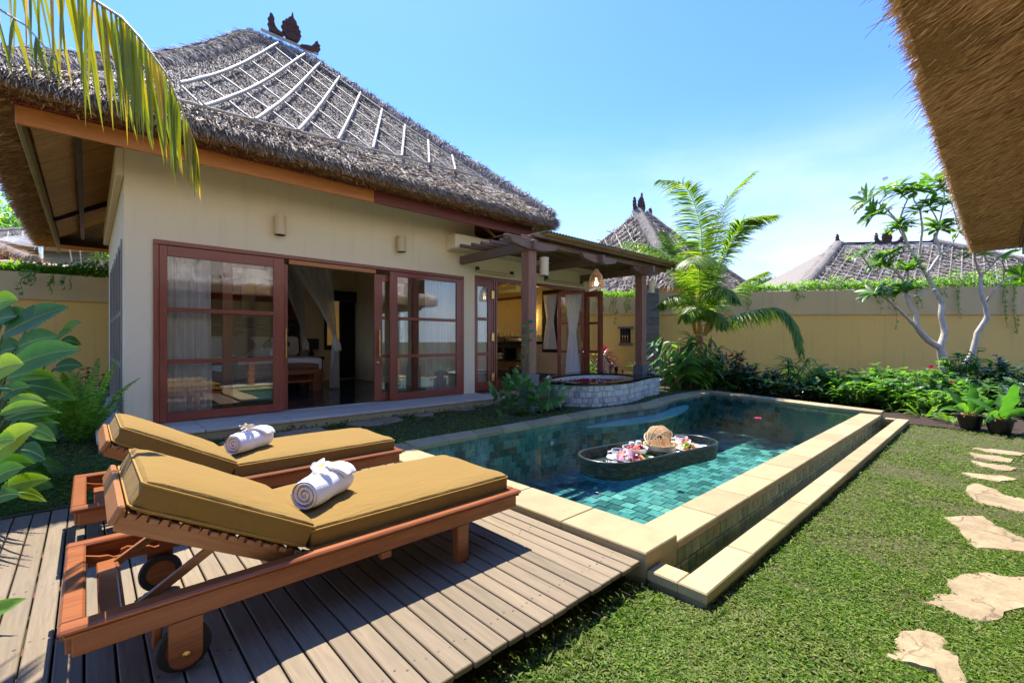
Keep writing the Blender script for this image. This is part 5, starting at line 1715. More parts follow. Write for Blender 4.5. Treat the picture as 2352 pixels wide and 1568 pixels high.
def towel(a, b, z, lab):
    t = thing('rolled_towel', lab, 'towel', W(a, b, z), math.radians(78), 'rolled towels on the loungers')
    L, r = .34, .078
    # outer skin, slightly soft
    m = MB()
    def fn(u, v):
        an = u*2*math.pi; x = -L/2+L*v
        rr = r*(1+.03*math.sin(v*9)+.04*noise.noise(V((u*6, v*5, a))))*(1-.10*abs(2*v-1)**6)
        zz = rr*math.sin(an)
        return V((x, rr*math.cos(an)*1.05, max(zz, -r*.92)+r*.92))
    m.grid(fn, 36, 18)
    m.build('towel_wrap', K['towel'], t, smooth=180)
    for s in (-1, 1):
        m = MB()
        pts = []
        for k in range(64):
            an = k*.30; rr = .006+(r-.008)*k/63
            pts.append((rr*math.cos(an), rr*math.sin(an)))
        vs = []
        for k, (y, z_) in enumerate(pts):
            nx_ = V((y, z_)).normalized()*.0052
            for (dy, dx) in ((-1, 0), (-.5, .012), (.5, .012), (1, 0)):
                vs.append((s*(L/2+dx-.008), y+nx_.x*dy, z_+nx_.y*dy+r*.93))
        fs = []
        for k in range(63):
            for j in range(3): fs.append((k*4+j, k*4+j+1, k*4+j+5, k*4+j+4))
        m.add(vs, fs)
        m.build('towel_end', K['towel'], t, smooth=180)
        m = MB(); m.lathe([(0, 0), (r*.97, 0)], 24, (s*(L/2-.012), 0, r*.93), rotm(ry=s*math.pi/2)); m.build('towel_core', K['towel'], t)
    # folded flap lying diagonally over the roll
    m = MB()
    def fl(u, v):
        an = math.radians(20)+u*math.radians(215); x = -L*.05+L*.50*v-.16*(u-.5)
        rr = r*1.10+.004*math.sin(v*12)
        x = min(x, L/2-.004)
        return V((x, -rr*math.cos(an)*1.04, rr*math.sin(an)*.99+r*.92))
    m.grid(fl, 30, 8)
    o = m.build('towel_flap', K['towel'], t, smooth=180)
    md = o.modifiers.new('t', 'SOLIDIFY'); md.thickness = .008
    return t
towel(.60, -5.30, .592, 'rolled white towel with a flower, on the lounger cushion nearest the camera')
towel(.60, -3.74, .592, 'rolled white towel with a flower, on the rear lounger cushion')

def m_petal(name, inner, outer):
    t = NT(name)
    tc = t.n('ShaderNodeTexCoord'); vm = t.n('ShaderNodeVectorMath', operation='LENGTH')
    t.l(tc.outputs['Object'], vm.inputs[0])
    t.col(t.ramp(t.math('MULTIPLY', vm.outputs['Value'], 1/.055), [(0.12, inner), (0.55, outer)])).rough(.45)
    return t.mat
K['plum_w'] = m_petal('white yellow plumeria', (.85, .55, .03), (.86, .83, .76))
K['plum_p'] = m_petal('pink plumeria', (.85, .45, .10), (.78, .24, .28))
def plumeria(loc, lab, mat, s=1.0, tiltv=(.2, -.3)):
    t = thing('flower', lab, 'flower', loc, R.uniform(0, 6))
    m = MB()
    for k in range(5):
        an = k*2*math.pi/5
        m.leaf((0, 0, 0), (math.cos(an), math.sin(an), .35), (0, 0, 1), .052*s, .034*s, .7, .15, 5, twist=.5, prof=lambda q: (.25+.95*math.sin(math.pi*min(1, q*1.0)**1.3*.95)) if q < .999 else .1)
    m.build('petals', mat, t, rot=(tiltv[0], tiltv[1], 0), smooth=180)
    return t
plumeria(W(.57, -5.33, .592+.185), 'white and yellow flower on the towel nearest the camera', K['plum_w'], 1.15, (.5, -.3))
plumeria(W(.57, -3.77, .592+.185), 'white and yellow flower on the rear rolled towel', K['plum_w'], 1.15, (.5, -.3))

# ------------------------------------------------------------------ floating breakfast tray
TA, TB, TR = 4.15, -5.235, math.radians(-9.5)
tr_ = thingL('floating_tray', 'long oval dark rattan tray floating on the pool with breakfast', 'tray', TA, TB, .13, TR)
HL, HW, HT = .93, .30, .165
def stad(s, off=0.0):
    """point and normal on the stadium outline, s in metres"""
    st = 2*(HL-HW); ar = math.pi*HW
    s %= 2*st+2*ar
    if s < st: return V((-(HL-HW)+s, -HW)), V((0, -1))
    s -= st
    if s < ar:
        a = -math.pi/2+s/HW
        n = V((math.cos(a), math.sin(a))); return V((HL-HW, 0))+n*HW, n
    s -= ar
    if s < st: return V(((HL-HW)-s, HW)), V((0, 1))
    s -= st
    a = math.pi/2+s/HW
    n = V((math.cos(a), math.sin(a))); return V((-(HL-HW), 0))+n*HW, n
PER = 4*(HL-HW)+2*math.pi*HW
rows, nd = 10, 92
K['strip'] = m_tile('woven rattan strip', [(0, (.006, .012, .010)), (.5, (.02, .04, .034)), (1, (.06, .09, .08))], 'isl', .3, 30)
for outer in (1, -1):
    m = MB()
    for k in range(rows):
        z0 = HT*(k+.06)/rows; z1 = HT*(k+.94)/rows; zm = (z0+z1)/2
        for i in range(nd):
            s0 = PER*(i+(.5 if k % 2 else 0)+.05)/nd; ln = PER*1.25/nd
            vs = []
            for q_ in range(4):
                p, n = stad(s0+ln*q_/3)
                bulge = (.001, .007, .007, .001)[q_]*outer
                for z, e in ((z0, .0), (zm, .0025*outer), (z1, 0.)):
                    c_ = p+n*(bulge+e+.015*z/HT-(.010 if outer < 0 else 0)); vs.append((c_.x, c_.y, z))
            m.add(vs, [(a_*3+r_, a_*3+3+r_, a_*3+4+r_, a_*3+1+r_) for a_ in range(3) for r_ in range(2)])
    m.build('woven_wall', K['strip'], tr_, smooth=180)['kind'] = 'stuff'
npt = 520
m = MB()
for i in range(0, npt, 4):
    p, n = stad(PER*(i+1)/npt)
    m.tube([(p.x, p.y, 0), (p.x+n.x*.015, p.y+n.y*.015, HT)], .005, 4)
m.build('stake', K['rattan'], tr_)['kind'] = 'stuff'
m = MB()
pw = [stad(PER*i/160) for i in range(160)]
band(m, [(p.x-n.x*.006, p.y-n.y*.006, .0) for p, n in pw], [(p.x+n.x*.009, p.y+n.y*.009, HT-.01) for p, n in pw])
m.build('inner_wall', K['rattan'], tr_)
m = MB(); m.tube([((lambda q: (q[0].x+q[1].x*.015, q[0].y+q[1].y*.015, HT))(stad(PER*i/140))) for i in range(141)], .013, 8); m.build('rim', K['rattan'], tr_, smooth=60)
m = MB(); m.prism([tuple(stad(PER*i/100)[0]*.985) for i in range(100)], .055, .068); m.build('tray_base', K['rattan'], tr_)
def tw_(x, y, z=0.036):
    x *= .93; z += .035
    """point on the tray floor"""
    c, s = math.cos(TR), math.sin(TR)
    return W(TA+x*c-y*s, TB+x*s+y*c, .13+z)
def on_tray(name, lab, cat, x, y, z=0.036, rz=0.0, group=None):
    t = thing(name, lab, cat, tw_(x, y, z), TH+TR+rz, group)
    t.scale = (1.3, 1.3, 1.3)
    return t
def lathe_part(t, prof, mat, name, n=28, loc=(0, 0, 0), sm=50, sx=1.0, sy=1.0):
    m = MB(); m.lathe(prof, n, loc, None, 0, sx, sy); return m.build(name, mat, t, smooth=sm)
PLATE = lambda r: [(0, 0), (r*.6, 0), (r*.66, .006), (r, .022), (r*.99, .026), (r*.64, .012), (0, .009)]
K['coffee'] = m_plain('milky coffee', (.36, .20, .10), .3)
for i, (x, y) in enumerate(((-.46, .08), (.74, .13))):
    s_ = on_tray('saucer', ('white saucer under the coffee cup by the pink flower at the rounded near end', 'white saucer under the coffee cup beside the fruit plate')[i], 'saucer', x, y, .06 if 0 else .036, 0, 'white saucers')
    lathe_part(s_, PLATE(.098), K['white'], 'saucer_plate')
    c_ = on_tray('coffee_cup', ('white coffee cup beside the fruit bowl on the tray', 'white coffee cup towards the far end of the tray')[i], 'cup', x, y, .05, 2.4, 'white coffee cups')
    lathe_part(c_, [(0, 0), (.035, 0), (.052, .02), (.058, .075), (.0545, .075), (.049, .022), (0, .01)], K['white'], 'cup_body')
    lathe_part(c_, [(0, .062), (.0535, .062)], K['coffee'], 'coffee')
    MB().tube([(.055, 0, .06), (.085, 0, .056), (.088, 0, .035), (.054, 0, .025)], .006, 6).build('handle', K['white'], c_, smooth=60)
plumeria(tw_(-.53, -.03, .13), 'pink flower leaning on the coffee cup at the near end of the tray', K['plum_p'], 1.5, (.9, -.3))
plumeria(tw_(.70, .04, .11), 'pink flower leaning on the coffee cup at the far end of the tray', K['plum_p'], 1.2, (1.0, -.3))
bw_ = on_tray('fruit_bowl', 'white bowl of cut fruit beside the bread basket', 'bowl', -.2, .07)
lathe_part(bw_, [(0, 0), (.05, 0), (.085, .03), (.105, .085), (.10, .085), (.08, .034), (0, .012)], K['white'], 'bowl_body')
m = MB()
lathe_part(bw_, [(0, .07), (.097, .07)], m_plain('yoghurt', (.72, .66, .55), .4), 'filling')
FOOD = {'red': m_plain('red berry', (.42, .03, .04), .35), 'melon': m_plain('watermelon', (.70, .12, .08), .4), 'orange': m_plain('orange fruit', (.80, .34, .06), .4), 'green': m_leaf('salad green', [(0, (.10, .22, .03)), (1, (.28, .42, .08))], .3), 'purple': m_plain('purple cabbage', (.32, .08, .22), .5), 'toast': m_plain('toasted bread', (.72, .48, .24), .8), 'crust': m_plain('bread crust', (.42, .22, .09), .8), 'egg': m_plain('egg yolk', (.85, .45, .05), .3), 'pasta': m_plain('pasta', (.75, .38, .12), .5)}
def bits(t, n, r, z, s, mat, name, sx=1.0, cx=0, cy=0):
    m = MB()
    for k in range(n):
        a, q = R.uniform(0, 6.28), r*R.uniform(0, 1)**.5
        m.obox((cx+q*math.cos(a)*sx, cy+q*math.sin(a), z+R.uniform(0, s*.6)), (s*R.uniform(.7, 1.3), s*R.uniform(.7, 1.3), s*R.uniform(.5, 1)), rotm(R.uniform(0, 3), R.uniform(0, 3), R.uniform(0, 3)), s*.2)
    o = m.build(name, mat, t); o['kind'] = 'stuff'; return o
def frill(t, n, r, z, s, mat, name, cx=0, cy=0):
    m = MB()
    for k in range(n):
        a, q = R.uniform(0, 6.28), r*R.uniform(0, 1)**.5
        m.leaf((cx+q*math.cos(a), cy+q*math.sin(a), z), (R.uniform(-1, 1), R.uniform(-1, 1), R.uniform(.2, 1)), (0, 0, 1), s*R.uniform(.6, 1.3), s*.6, .8, .4, 3, wave=.15)
    o = m.build(name, mat, t); o['kind'] = 'stuff'; return o
bits(bw_, 8, .05, .07, .024, FOOD['melon'], 'melon_piece', cx=-.02); bits(bw_, 6, .03, .075, .02, FOOD['orange'], 'orange_piece', cx=.02); bits(bw_, 6, .025, .075, .022, FOOD['red'], 'berry', cx=.055)
for i, (x, y) in enumerate(((-.1, .2), (.02, .2))):
    q = on_tray(('salt_shaker', 'pepper_shaker')[i], ('white shaker behind the fruit bowl', 'white shaker next to the bread basket')[i], 'shaker', x, y)
    lathe_part(q, [(.034, 0), (.034, .01), (.027, .085), (.022, .098), (0, .1)], K['white'], 'shaker_body', 18)
bk_ = on_tray('bread_basket', 'round bamboo basket of toast under a gauze dome', 'basket', .16, .02)
lathe_part(bk_, [(0, 0), (.05, 0), (.05, .02), (.11, .035), (.135, .05), (.135, .09), (.128, .09), (.125, .055), (0, .04)], K['bamboo_tan2'], 'basket_body')
gz = m_cloth('tan gauze', (.62, .42, .24), .3, alpha=.42)
m = MB()
m.grid(lambda u, v: V((.13*math.cos(math.pi*u)*math.cos(v*math.pi*.62), .13*math.sin(math.pi*u), .09+.15*math.sin(math.pi*u)*math.sin(v*math.pi*.62+.0))) if 0 else V((.13*math.cos(math.pi*u), .13*math.sin(math.pi*u)*math.cos(.5+v*1.75), .095+.145*math.sin(math.pi*u)*math.sin(.5+v*1.75))), 24, 10)
m.build('gauze_dome', gz, bk_, smooth=180)
for v in (0, .33, .66, 1.0):
    MB().tube([(.132*math.cos(math.pi*u/20), .132*math.sin(math.pi*u/20)*math.cos(.5+v*1.75), .095+.147*math.sin(math.pi*u/20)*math.sin(.5+v*1.75)) for u in range(21)], .004, 5).build('dome_hoop', K['bamboo_tan2'], bk_)
for k in range(7):
    m = MB(); m.prism([(-.055, 0), (.055, 0), (0, .075)], -.006, .006)
    m.build('toast_slice', [FOOD['toast'], FOOD['crust']], bk_, (-.07+k*.024, R.uniform(-.05, .02), .065), (math.radians(90), 0, R.uniform(.7, 1.3)))
for lab, x, y, r, nm in (('oval white plate of salmon and salad at the near end of the tray', -.34, -.075, .13, 'salad_plate'), ('white plate of watermelon and cut fruit behind the bread basket', .45, .12, .105, 'fruit_plate'), ('white plate of pasta and green salad towards the far end', .62, -.08, .125, 'pasta_plate'), ('small white plate with a fried egg in front of the bread basket', .24, -.145, .075, 'egg_plate')):
    q = on_tray(nm, lab, 'plate', x, y)
    lathe_part(q, PLATE(r), K['white'], 'plate', 32, sx=1.25 if nm == 'salad_plate' else 1.1)
    if nm == 'salad_plate': bits(q, 14, .06, .015, .035, FOOD['orange'], 'salmon_piece'); frill(q, 26, .05, .03, .05, FOOD['purple'], 'cabbage_shred', -.02, .02); frill(q, 22, .035, .02, .05, FOOD['green'], 'salad_leaf', .09, .02)
    elif nm == 'fruit_plate': bits(q, 7, .05, .015, .05, FOOD['melon'], 'melon_piece'); bits(q, 8, .03, .02, .028, FOOD['red'], 'berry', cx=-.06, cy=.03); bits(q, 4, .03, .015, .045, FOOD['orange'], 'papaya_piece', cx=.07)
    elif nm == 'pasta_plate': frill(q, 60, .06, .012, .05, FOOD['pasta'], 'pasta_strand'); frill(q, 26, .05, .02, .055, FOOD['green'], 'salad_leaf', 0, .03); frill(q, 8, .02, .04, .04, FOOD['purple'], 'cabbage_shred')
    else:
        lathe_part(q, [(0, .02), (.055, .014), (.06, .01)], K['white'], 'egg_white'); lathe_part(q, [(0, .034), (.014, .03), (.02, .018)], FOOD['egg'], 'egg_yolk', 12)
for i, (x, y, rz) in enumerate(((-.74, .0, .5), (.86, .02, -.5))):
    q = on_tray('napkin', ('folded white napkin at the near end of the tray', 'folded white napkin at the far end of the tray')[i], 'napkin', x, y, .036, rz, 'folded napkins')
    MB().prism([(-.1, -.05), (.1, -.06), (.1, .05), (-.1, .05)], 0, .014, .004).build('napkin_fold', K['linen'], q)
    MB().box(-.1, .1, .052, .062, 0, .012).build('napkin_border', K['teak_pale'], q)
    for j, (dy, nm) in enumerate(((-.015, 'fork'), (.012, 'knife'), (.036, 'spoon'))):
        c_ = on_tray(nm, ('steel %s on the napkin at the near end of the tray', 'steel %s on the napkin at the far end of the tray')[i] % nm, nm, x, y, .052, rz, None)
        m = MB(); m.tube([(-.09, dy, .002), (.02, dy, .005), (.035, dy, .004)], [.004, .0025, .003], 6)
        if nm == 'fork':
            for d in (-.008, -.003, .003, .008): m.tube([(.035, dy+d*.6, .004), (.055, dy+d, .008), (.085, dy+d, .006)], .0016, 4)
        elif nm == 'knife': m.box(.035, .11, dy-.008, dy+.006, .003, .005)
        else: m.lathe([(0, -.004), (.012, -.002), (.017, .004), (.015, .004), (0, 0)], 14, (.055, dy, .006), sx=1.5)
        m.build(nm+'_body', K['chrome'], c_, smooth=50)
# ------------------------------------------------------------------ ground
def sheet(name, polys, mat, kind='structure'):
    m = MB()
    for pl, z in polys: m.prism([tuple(W(x, y)[:2]) for x, y in pl], z-.28, z)
    return setp(m.build(name, mat), kind=kind)
BIG = 900
m = MB()
H0, H1, H2, H3 = -14, 34, -22, 22
rg = [(-BIG, -BIG), (BIG, -BIG), (BIG, BIG), (-BIG, BIG)]; hl = [(H0, H2), (H1, H2), (H1, H3), (H0, H3)]
m.add([W(x, y, -.03) for x, y in rg+hl], [(i, (i+1) % 4, (i+1) % 4+4, i+4) for i in range(4)])
setp(m.build('ground', K['earth']), kind='structure')
outer_xy = [(p.x, p.y-.02+.1) for p in so_ if 2.0 < p.x < 11.40]
sheet('lawn', [([(H0, H2), (10.1, H2), (10.1, -6.72), (H0, -6.72)], -.005), ([(H0, -6.72), (2.1, -6.72), (2.1, -2.86), (H0, -2.86)], -.005)], K['earth'])
sheet('lawn', [([(H0, -2.86), (2.1, -2.86)]+outer_xy+[(11.5, -2.5), (11.5, H3), (H0, H3)], .165)], K['earth'])
sheet('flower_bed', [([(10.1, H2), (H1, H2), (H1, H3), (11.5, H3), (11.5, -2.56), (11.3, -2.9), (10.12, -6.5), (10.03, -6.74), (10.1, -6.76)], .02)], K['soil'])
m = MB(); m.add([W(x, y, .174) for x, y in [(-3.2, -.9), (-.28, -.75), (-.28, 6.5), (-5, 6.8)]], [(0, 1, 2, 3)])
setp(m.build('flower_bed', K['soil']), kind='structure')

# ------------------------------------------------------------------ stepping stones
STONES = [
 ([(1.84, 2.22), (1.97, 2.25), (2.05, 2.27), (2.11, 2.22), (2.06, 2.14), (2.04, 2.08), (1.99, 2.02), (1.93, 1.93), (1.85, 1.86), (1.81, 1.90), (1.84, 1.97), (1.76, 2.02), (1.72, 2.05), (1.71, 2.08), (1.79, 2.15)], 'craggy honey stepping stone closest to the camera, with dark cracks'),
 ([(2.24, 2.5), (2.36, 2.54), (2.38, 2.58), (2.51, 2.61), (2.64, 2.77), (2.76, 2.81), (2.91, 2.83), (3.1, 2.8), (3.25, 2.75), (3.2, 2.62), (3.0, 2.5), (2.79, 2.46), (2.62, 2.41), (2.54, 2.36), (2.39, 2.32), (2.36, 2.35), (2.31, 2.46)], 'broad ragged honey stepping stone, second from the camera'),
 ([(3.53, 3.73), (3.89, 3.76), (3.8, 3.56), (3.75, 3.43), (3.78, 3.27), (3.6, 3.08), (3.24, 3.16), (3.28, 3.27), (3.38, 3.43), (3.47, 3.56)], 'smooth wedge shaped stepping stone, third from the camera'),
 ([(4.51, 4.53), (4.75, 4.64), (4.7, 4.45), (4.66, 4.31), (4.68, 4.1), (4.62, 3.9), (4.3, 3.82), (4.25, 3.96), (4.16, 4.07), (4.27, 4.26)], 'long narrow stepping stone, fourth from the camera'),
 ([(4.92, 4.99), (5.06, 4.95), (5.23, 4.87), (5.26, 4.73), (5.0, 4.66), (4.89, 4.77)], 'thin stepping stone, fifth from the camera'),
 ([(5.53, 5.5), (5.6, 5.36), (5.73, 5.26), (5.69, 5.13), (5.47, 5.06), (5.39, 5.21)], 'thin stepping stone, sixth from the camera'),
 ([(5.94, 5.92), (6.1, 5.76), (6.14, 5.57), (5.97, 5.44), (5.79, 5.49), (5.76, 5.68)], 'thin stepping stone, seventh from the camera'),
 ([(6.2, 6.14), (6.44, 6.12), (6.6, 5.84), (6.4, 5.70), (6.19, 5.86)], 'thin pale stepping stone farthest along the path, by the flower bed')]
def flag(poly, z, lab, rough=.01, h=.05):
    n = len(poly)
    cx = sum(p[0] for p in poly)/n; cy = sum(p[1] for p in poly)/n
    t = thing('stepping_stone', lab, 'stepping stone', (cx, cy, z), 0, 'stepping stones in the lawn')
    pts = []
    for i in range(n):
        a, b = V(poly[i]), V(poly[(i+1) % n])
        for k in range(4):
            p = a.lerp(b, k/4)
            d = V((noise.noise(V((p.x*9, p.y*9, z))), noise.noise(V((p.x*9+5, p.y*9, z+3)))))*.025
            pts.append(p+d-V((cx, cy)))
    m = MB(); N_ = len(pts); vs, fs = [], []
    for r_, (k, zz) in enumerate(((1.02, -.03), (1.0, h*.55), (.965, h), (.85, h), (.7, h), (.5, h), (.3, h), (.12, h))):
        for p in pts:
            q = p*k
            zn = zz + (rough*(noise.noise(V((q.x*7+cx, q.y*7+cy, 1)))+.6*noise.noise(V((q.x*22+cx, q.y*22, 2)))) if r_ > 1 else 0)
            vs.append((q.x, q.y, zn))
    for r_ in range(7):
        for i in range(N_):
            j = (i+1) % N_
            fs.append((r_*N_+i, r_*N_+j, (r_+1)*N_+j, (r_+1)*N_+i))
    fs.append(tuple(range(7*N_, 8*N_)))
    area = sum(pts[i].x*pts[(i+1) % N_].y-pts[(i+1) % N_].x*pts[i].y for i in range(N_))
    if area < 0: fs = [f[::-1] for f in fs]
    m.add(vs, fs)
    m.build('stone_body', K['flag'], t, smooth=35)
for i, (pl, lab) in enumerate(STONES): flag(pl, -.004, lab, .024 if i == 0 else .011, .020)
LST = [([(3.82, -.70), (4.0, -.72), (4.18, -.92), (4.02, -1.14), (3.84, -1.17), (3.74, -1.02)], 'small triangular stepping stone in the shaded lawn near the terrace'),
       ([(4.55, -.68), (4.75, -.67), (4.98, -.86), (5.0, -1.07), (4.80, -1.08), (4.58, -.88)], 'oval stepping stone in the shaded lawn nearest the corner of the terrace'),
       ([(2.55, -1.0), (2.94, -.95), (3.44, -.95), (3.4, -1.2), (2.99, -1.38), (2.65, -1.3)], 'broad two lobed stepping stone in front of the open sliding door'),
       ([(1.5, -1.05), (1.9, -.95), (2.15, -1.05), (2.15, -1.45), (1.8, -1.5), (1.55, -1.35)], 'wide stepping stone in the shade directly behind the far lounger cushion'),
       ([(.85, -1.2), (1.1, -1.1), (1.3, -1.3), (1.25, -1.6), (.9, -1.6)], 'stepping stone just peeping out behind the rear rolled towel')]
for pl, lab in LST: flag([tuple(W(x, y)[:2]) for x, y in pl], .160, lab, .008, .035)

# ------------------------------------------------------------------ lawn grass
K['grass'] = m_lawn = m_leaf('broad leaf lawn grass', [(0, (.03, .07, .008)), (.3, (.065, .135, .012)), (.7, (.125, .195, .022)), (.94, (.20, .25, .05)), (.97, (.24, .20, .11)), (1, (.17, .13, .07))], .35, .6, spec=.2, tcol=(1.3, 1.6, .6))
t_ = m_lawn.node_tree
pb_ = t_.nodes['Principled BSDF']
src = pb_.inputs['Base Color'].links[0].from_socket
gtc = t_.nodes.new('ShaderNodeTexCoord'); gn = t_.nodes.new('ShaderNodeTexNoise'); gn.inputs['Scale'].default_value = 1.3; gn.inputs['Detail'].default_value = 6; gn.inputs['Roughness'].default_value = .65
t_.links.new(gtc.outputs['Object'], gn.inputs['Vector'])
gr_ = t_.nodes.new('ShaderNodeMapRange'); gr_.inputs[1].default_value = .45; gr_.inputs[2].default_value = .75; gr_.inputs[4].default_value = .65
t_.links.new(gn.outputs['Fac'], gr_.inputs[0])
gm = t_.nodes.new('ShaderNodeMix'); gm.data_type = 'RGBA'
t_.links.new(gr_.outputs[0], gm.inputs[0]); t_.links.new(src, gm.inputs[6]); gm.inputs[7].default_value = (.21, .20, .075, 1)
t_.links.new(gm.outputs[2], pb_.inputs['Base Color'])
def poly_mask(px_, py_, poly):
    c = np.zeros(len(px_), bool)
    n = len(poly)
    for i in range(n):
        x1, y1 = poly[i]; x2, y2 = poly[(i+1) % n]
        if y1 == y2: continue
        hit = ((y1 > py_) != (y2 > py_)) & (px_ < (x2-x1)*(py_-y1)/(y2-y1)+x1)
        c ^= hit
    return c
def to_local(X, Y):
    return (X-OX)*CT+(Y-OY)*ST, -(X-OX)*ST+(Y-OY)*CT
def turf(n, y0, y1, keep, z, L, Wd, zf=None, up=.55, grow=.10, xr=(-1.3, 1.3)):
    u = NP.uniform(0, 1, n)
    Y = 1/(1/y0+(1/y1-1/y0)*u) if True else None
    X = NP.uniform(xr[0], xr[1], n)*Y
    a, b = to_local(X, Y)
    k = keep(a, b, X, Y)
    X, Y, a, b = X[k], Y[k], a[k], b[k]
    n = len(X)
    P = np.stack([X, Y, np.full(n, z)+NP.uniform(0, .012, n)], 1)
    an = NP.uniform(0, 2*np.pi, n)
    D = np.stack([np.cos(an), np.sin(an), NP.uniform(.1, 1.1, n)*up], 1)
    sc = (1+grow*np.maximum(0, Y-2.5))[:, None]
    patch = np.array([noise.noise(V((x*1.1, y*1.1, 0))) for x, y in zip(X, Y)])
    sc = sc*(1+.35*patch[:, None])
    return diamonds(P, unit(D), L*sc, Wd*sc)
SPOLY = [[tuple(V((sum(p[0] for p in pl)/len(pl), sum(p[1] for p in pl)/len(pl))).lerp(V(q), .90)) for q in pl] for pl, _ in STONES]
def keep_right(a, b, X, Y):
    k = (b < -6.75) & (a < 10.15) & (a > -2) | (b < -6.40) & (a < 2.05)
    for pl in SPOLY: k &= ~poly_mask(X, Y, pl)
    return k
_kr = keep_right
def keep_right(a, b, X, Y):
    thin = np.array([noise.noise(V((x*1.7, y*1.7, 5)))+.6*noise.noise(V((x*6, y*6, 8))) for x, y in zip(X, Y)])
    return _kr(a, b, X, Y) & (NP.uniform(0, 1, len(X)) > np.clip((thin-.12)*2.2, 0, .72))
def keep_edge(a, b, X, Y):
    return ((b < -6.75) & (b > -6.82) & (a > 2) & (a < 10)) | ((b < -6.30) & (b > -6.56) & (a < 2.05))
LSP = [[W(x, y)[:2] for x, y in pl] for pl, _ in LST]
so_x = np.array([p.x for p in so_]); so_y = np.array([p.y for p in so_])
def keep_left(a, b, X, Y):
    top = np.where(a < 2.06, -2.82, np.interp(a, so_x, so_y)+.02)
    k = (b > top) & (b < -.87) & (a < 5.95) & (a > -6) | (b > top) & (a >= 5.95) & (a < 11.4) & (b < 1.0) | (b > top) & (a < -.3) & (b < 6) & (a > -7)
    for pl in LSP: k &= ~poly_mask(X, Y, [tuple(q) for q in pl])
    return k
def keep_wall(a, b, X, Y):
    return (b < -.88) & (b > -1.0) & (a > -.3) & (a < 5.9)
gr = join_np([turf(640000, 1.5, 10.5, keep_right, 0.0, .027, .0075, xr=(-.95, 1.5)), turf(60000, 1.6, 9.0, keep_edge, 0.0, .055, .010, up=1.2)])
g1 = inst('grass', np_mesh('grass', *gr, K['grass']), None); setp(g1, 'sunlit broad leaf lawn grass beside the pool', 'grass', kind='stuff')
gl_ = join_np([turf(300000, 2.7, 14, keep_left, .168, .032, .009), turf(60000, 4.5, 10, keep_wall, .168, .075, .012, up=1.6), ])
g2 = inst('grass', np_mesh('grass', *gl_, K['grass']), None); setp(g2, 'shaded lawn grass between the villa and the pool', 'grass', kind='stuff')

# ------------------------------------------------------------------ garden walls
YW = 16.0
gw = thing('garden_wall', 'ochre rendered garden wall with a paler top band behind the flower bed', 'wall', (10, YW, 0))
def gbox(bs, name, mat, par, ox, oy, bev=0):
    m = MB()
    for x0, x1, y0, y1, z0, z1 in bs: m.box(x0-ox, x1-ox, y0-oy, y1-oy, z0, z1, bev)
    return m.build(name, mat, par)
nx0, nx1, nz0, nz1 = 3.80, 4.17, 1.40, 1.90
gbox([(1.2, nx0, YW, YW+.25, 0, 2.39), (nx1, 23.5, YW, YW+.25, 0, 2.39), (nx0, nx1, YW, YW+.25, 0, nz0), (nx0, nx1, YW, YW+.25, nz1, 2.39), (nx0, nx1, YW+.2, YW+.25, nz0, nz1)], 'wall_body', K['ochre'], gw, 10, YW)
m = MB()
tops = [(1.2, 3.0), (4.95, 3.0), (4.951, 3.15), (8.2, 3.18), (11.9, 3.24), (15, 3.36), (23.5, 3.42)]
for (xa, za), (xb, zb) in zip(tops, tops[1:]):
    if xb-xa < .01: continue
    vs = [(x-10, y-YW, z) for x, zt_ in ((xa, za), (xb, zb)) for y, z in ((YW-.06, 2.39), (YW+.3, 2.39), (YW+.3, zt_), (YW-.06, zt_))]
    m.add(vs, [(0, 1, 2, 3), (4, 7, 6, 5), (0, 4, 5, 1), (1, 5, 6, 2), (2, 6, 7, 3), (3, 7, 4, 0)])
m.build('wall_band', K['ochre_band'], gw)
gbox([(nx0-.09, nx1+.09, YW-.07, YW+.1, nz1, nz1+.07), (nx0-.05, nx1+.05, YW-.08, YW+.1, nz0-.08, nz0)], 'niche_trim', K['andesite'], gw, 10, YW, .008)
gbox([(nx0, nx0+.03, YW-.01, YW+.2, nz0, nz1), (nx1-.03, nx1, YW-.01, YW+.2, nz0, nz1), (nx0+.03, nx1-.03, YW+.16, YW+.199, nz0, nz1)], 'niche_lining', K['dark'], gw, 10, YW)
for i in range(3):
    q = thing('amber_bottle', ('amber pump bottle at the door end of the wall niche', 'amber pump bottle in the middle of the wall niche', 'amber pump bottle at the palm end of the wall niche')[i], 'bottle', (nx0+.10+i*.09, YW+.05, nz0), 0, 'amber bottles in the niche')
    MB().lathe([(0, 0), (.03, 0), (.03, .16), (.02, .2), (0, .2)], 12).build('bottle_body', bpy.data.materials['amber resin'], q, smooth=40)
    MB().lathe([(0, .2), (.012, .2), (.012, .25), (.006, .27), (0, .28)], 8).build('pump', K['chrome'], q)
lw = thingL('garden_wall', 'ochre garden wall with a top band at the side of the villa', 'wall', -4, 7.1, 0)
m = MB(); m.box(-8, 12, 0, .25, .1, 2.40); m.build('wall_body', K['ochre'], lw)
m = MB(); m.box(-8, 12, -.06, .3, 2.40, 3.0); m.build('wall_band', K['ochre_band'], lw)
pr_ = thing('stone_pillar', 'grey stone block pillar on the garden wall behind the pergola post', 'pillar', (4.72, 15.6, 0))
zz = 0
k = 0
while zz < 3.1:
    h = R.uniform(.2, .3); w_ = .36 if zz < 1.15 else .25
    MB().box(-w_+R.uniform(-.01, .01), w_+R.uniform(-.01, .01), -w_+R.uniform(-.01, .01), .38, zz+.004, zz+h, .012).build('block', K['andesite'], pr_)
    zz += h
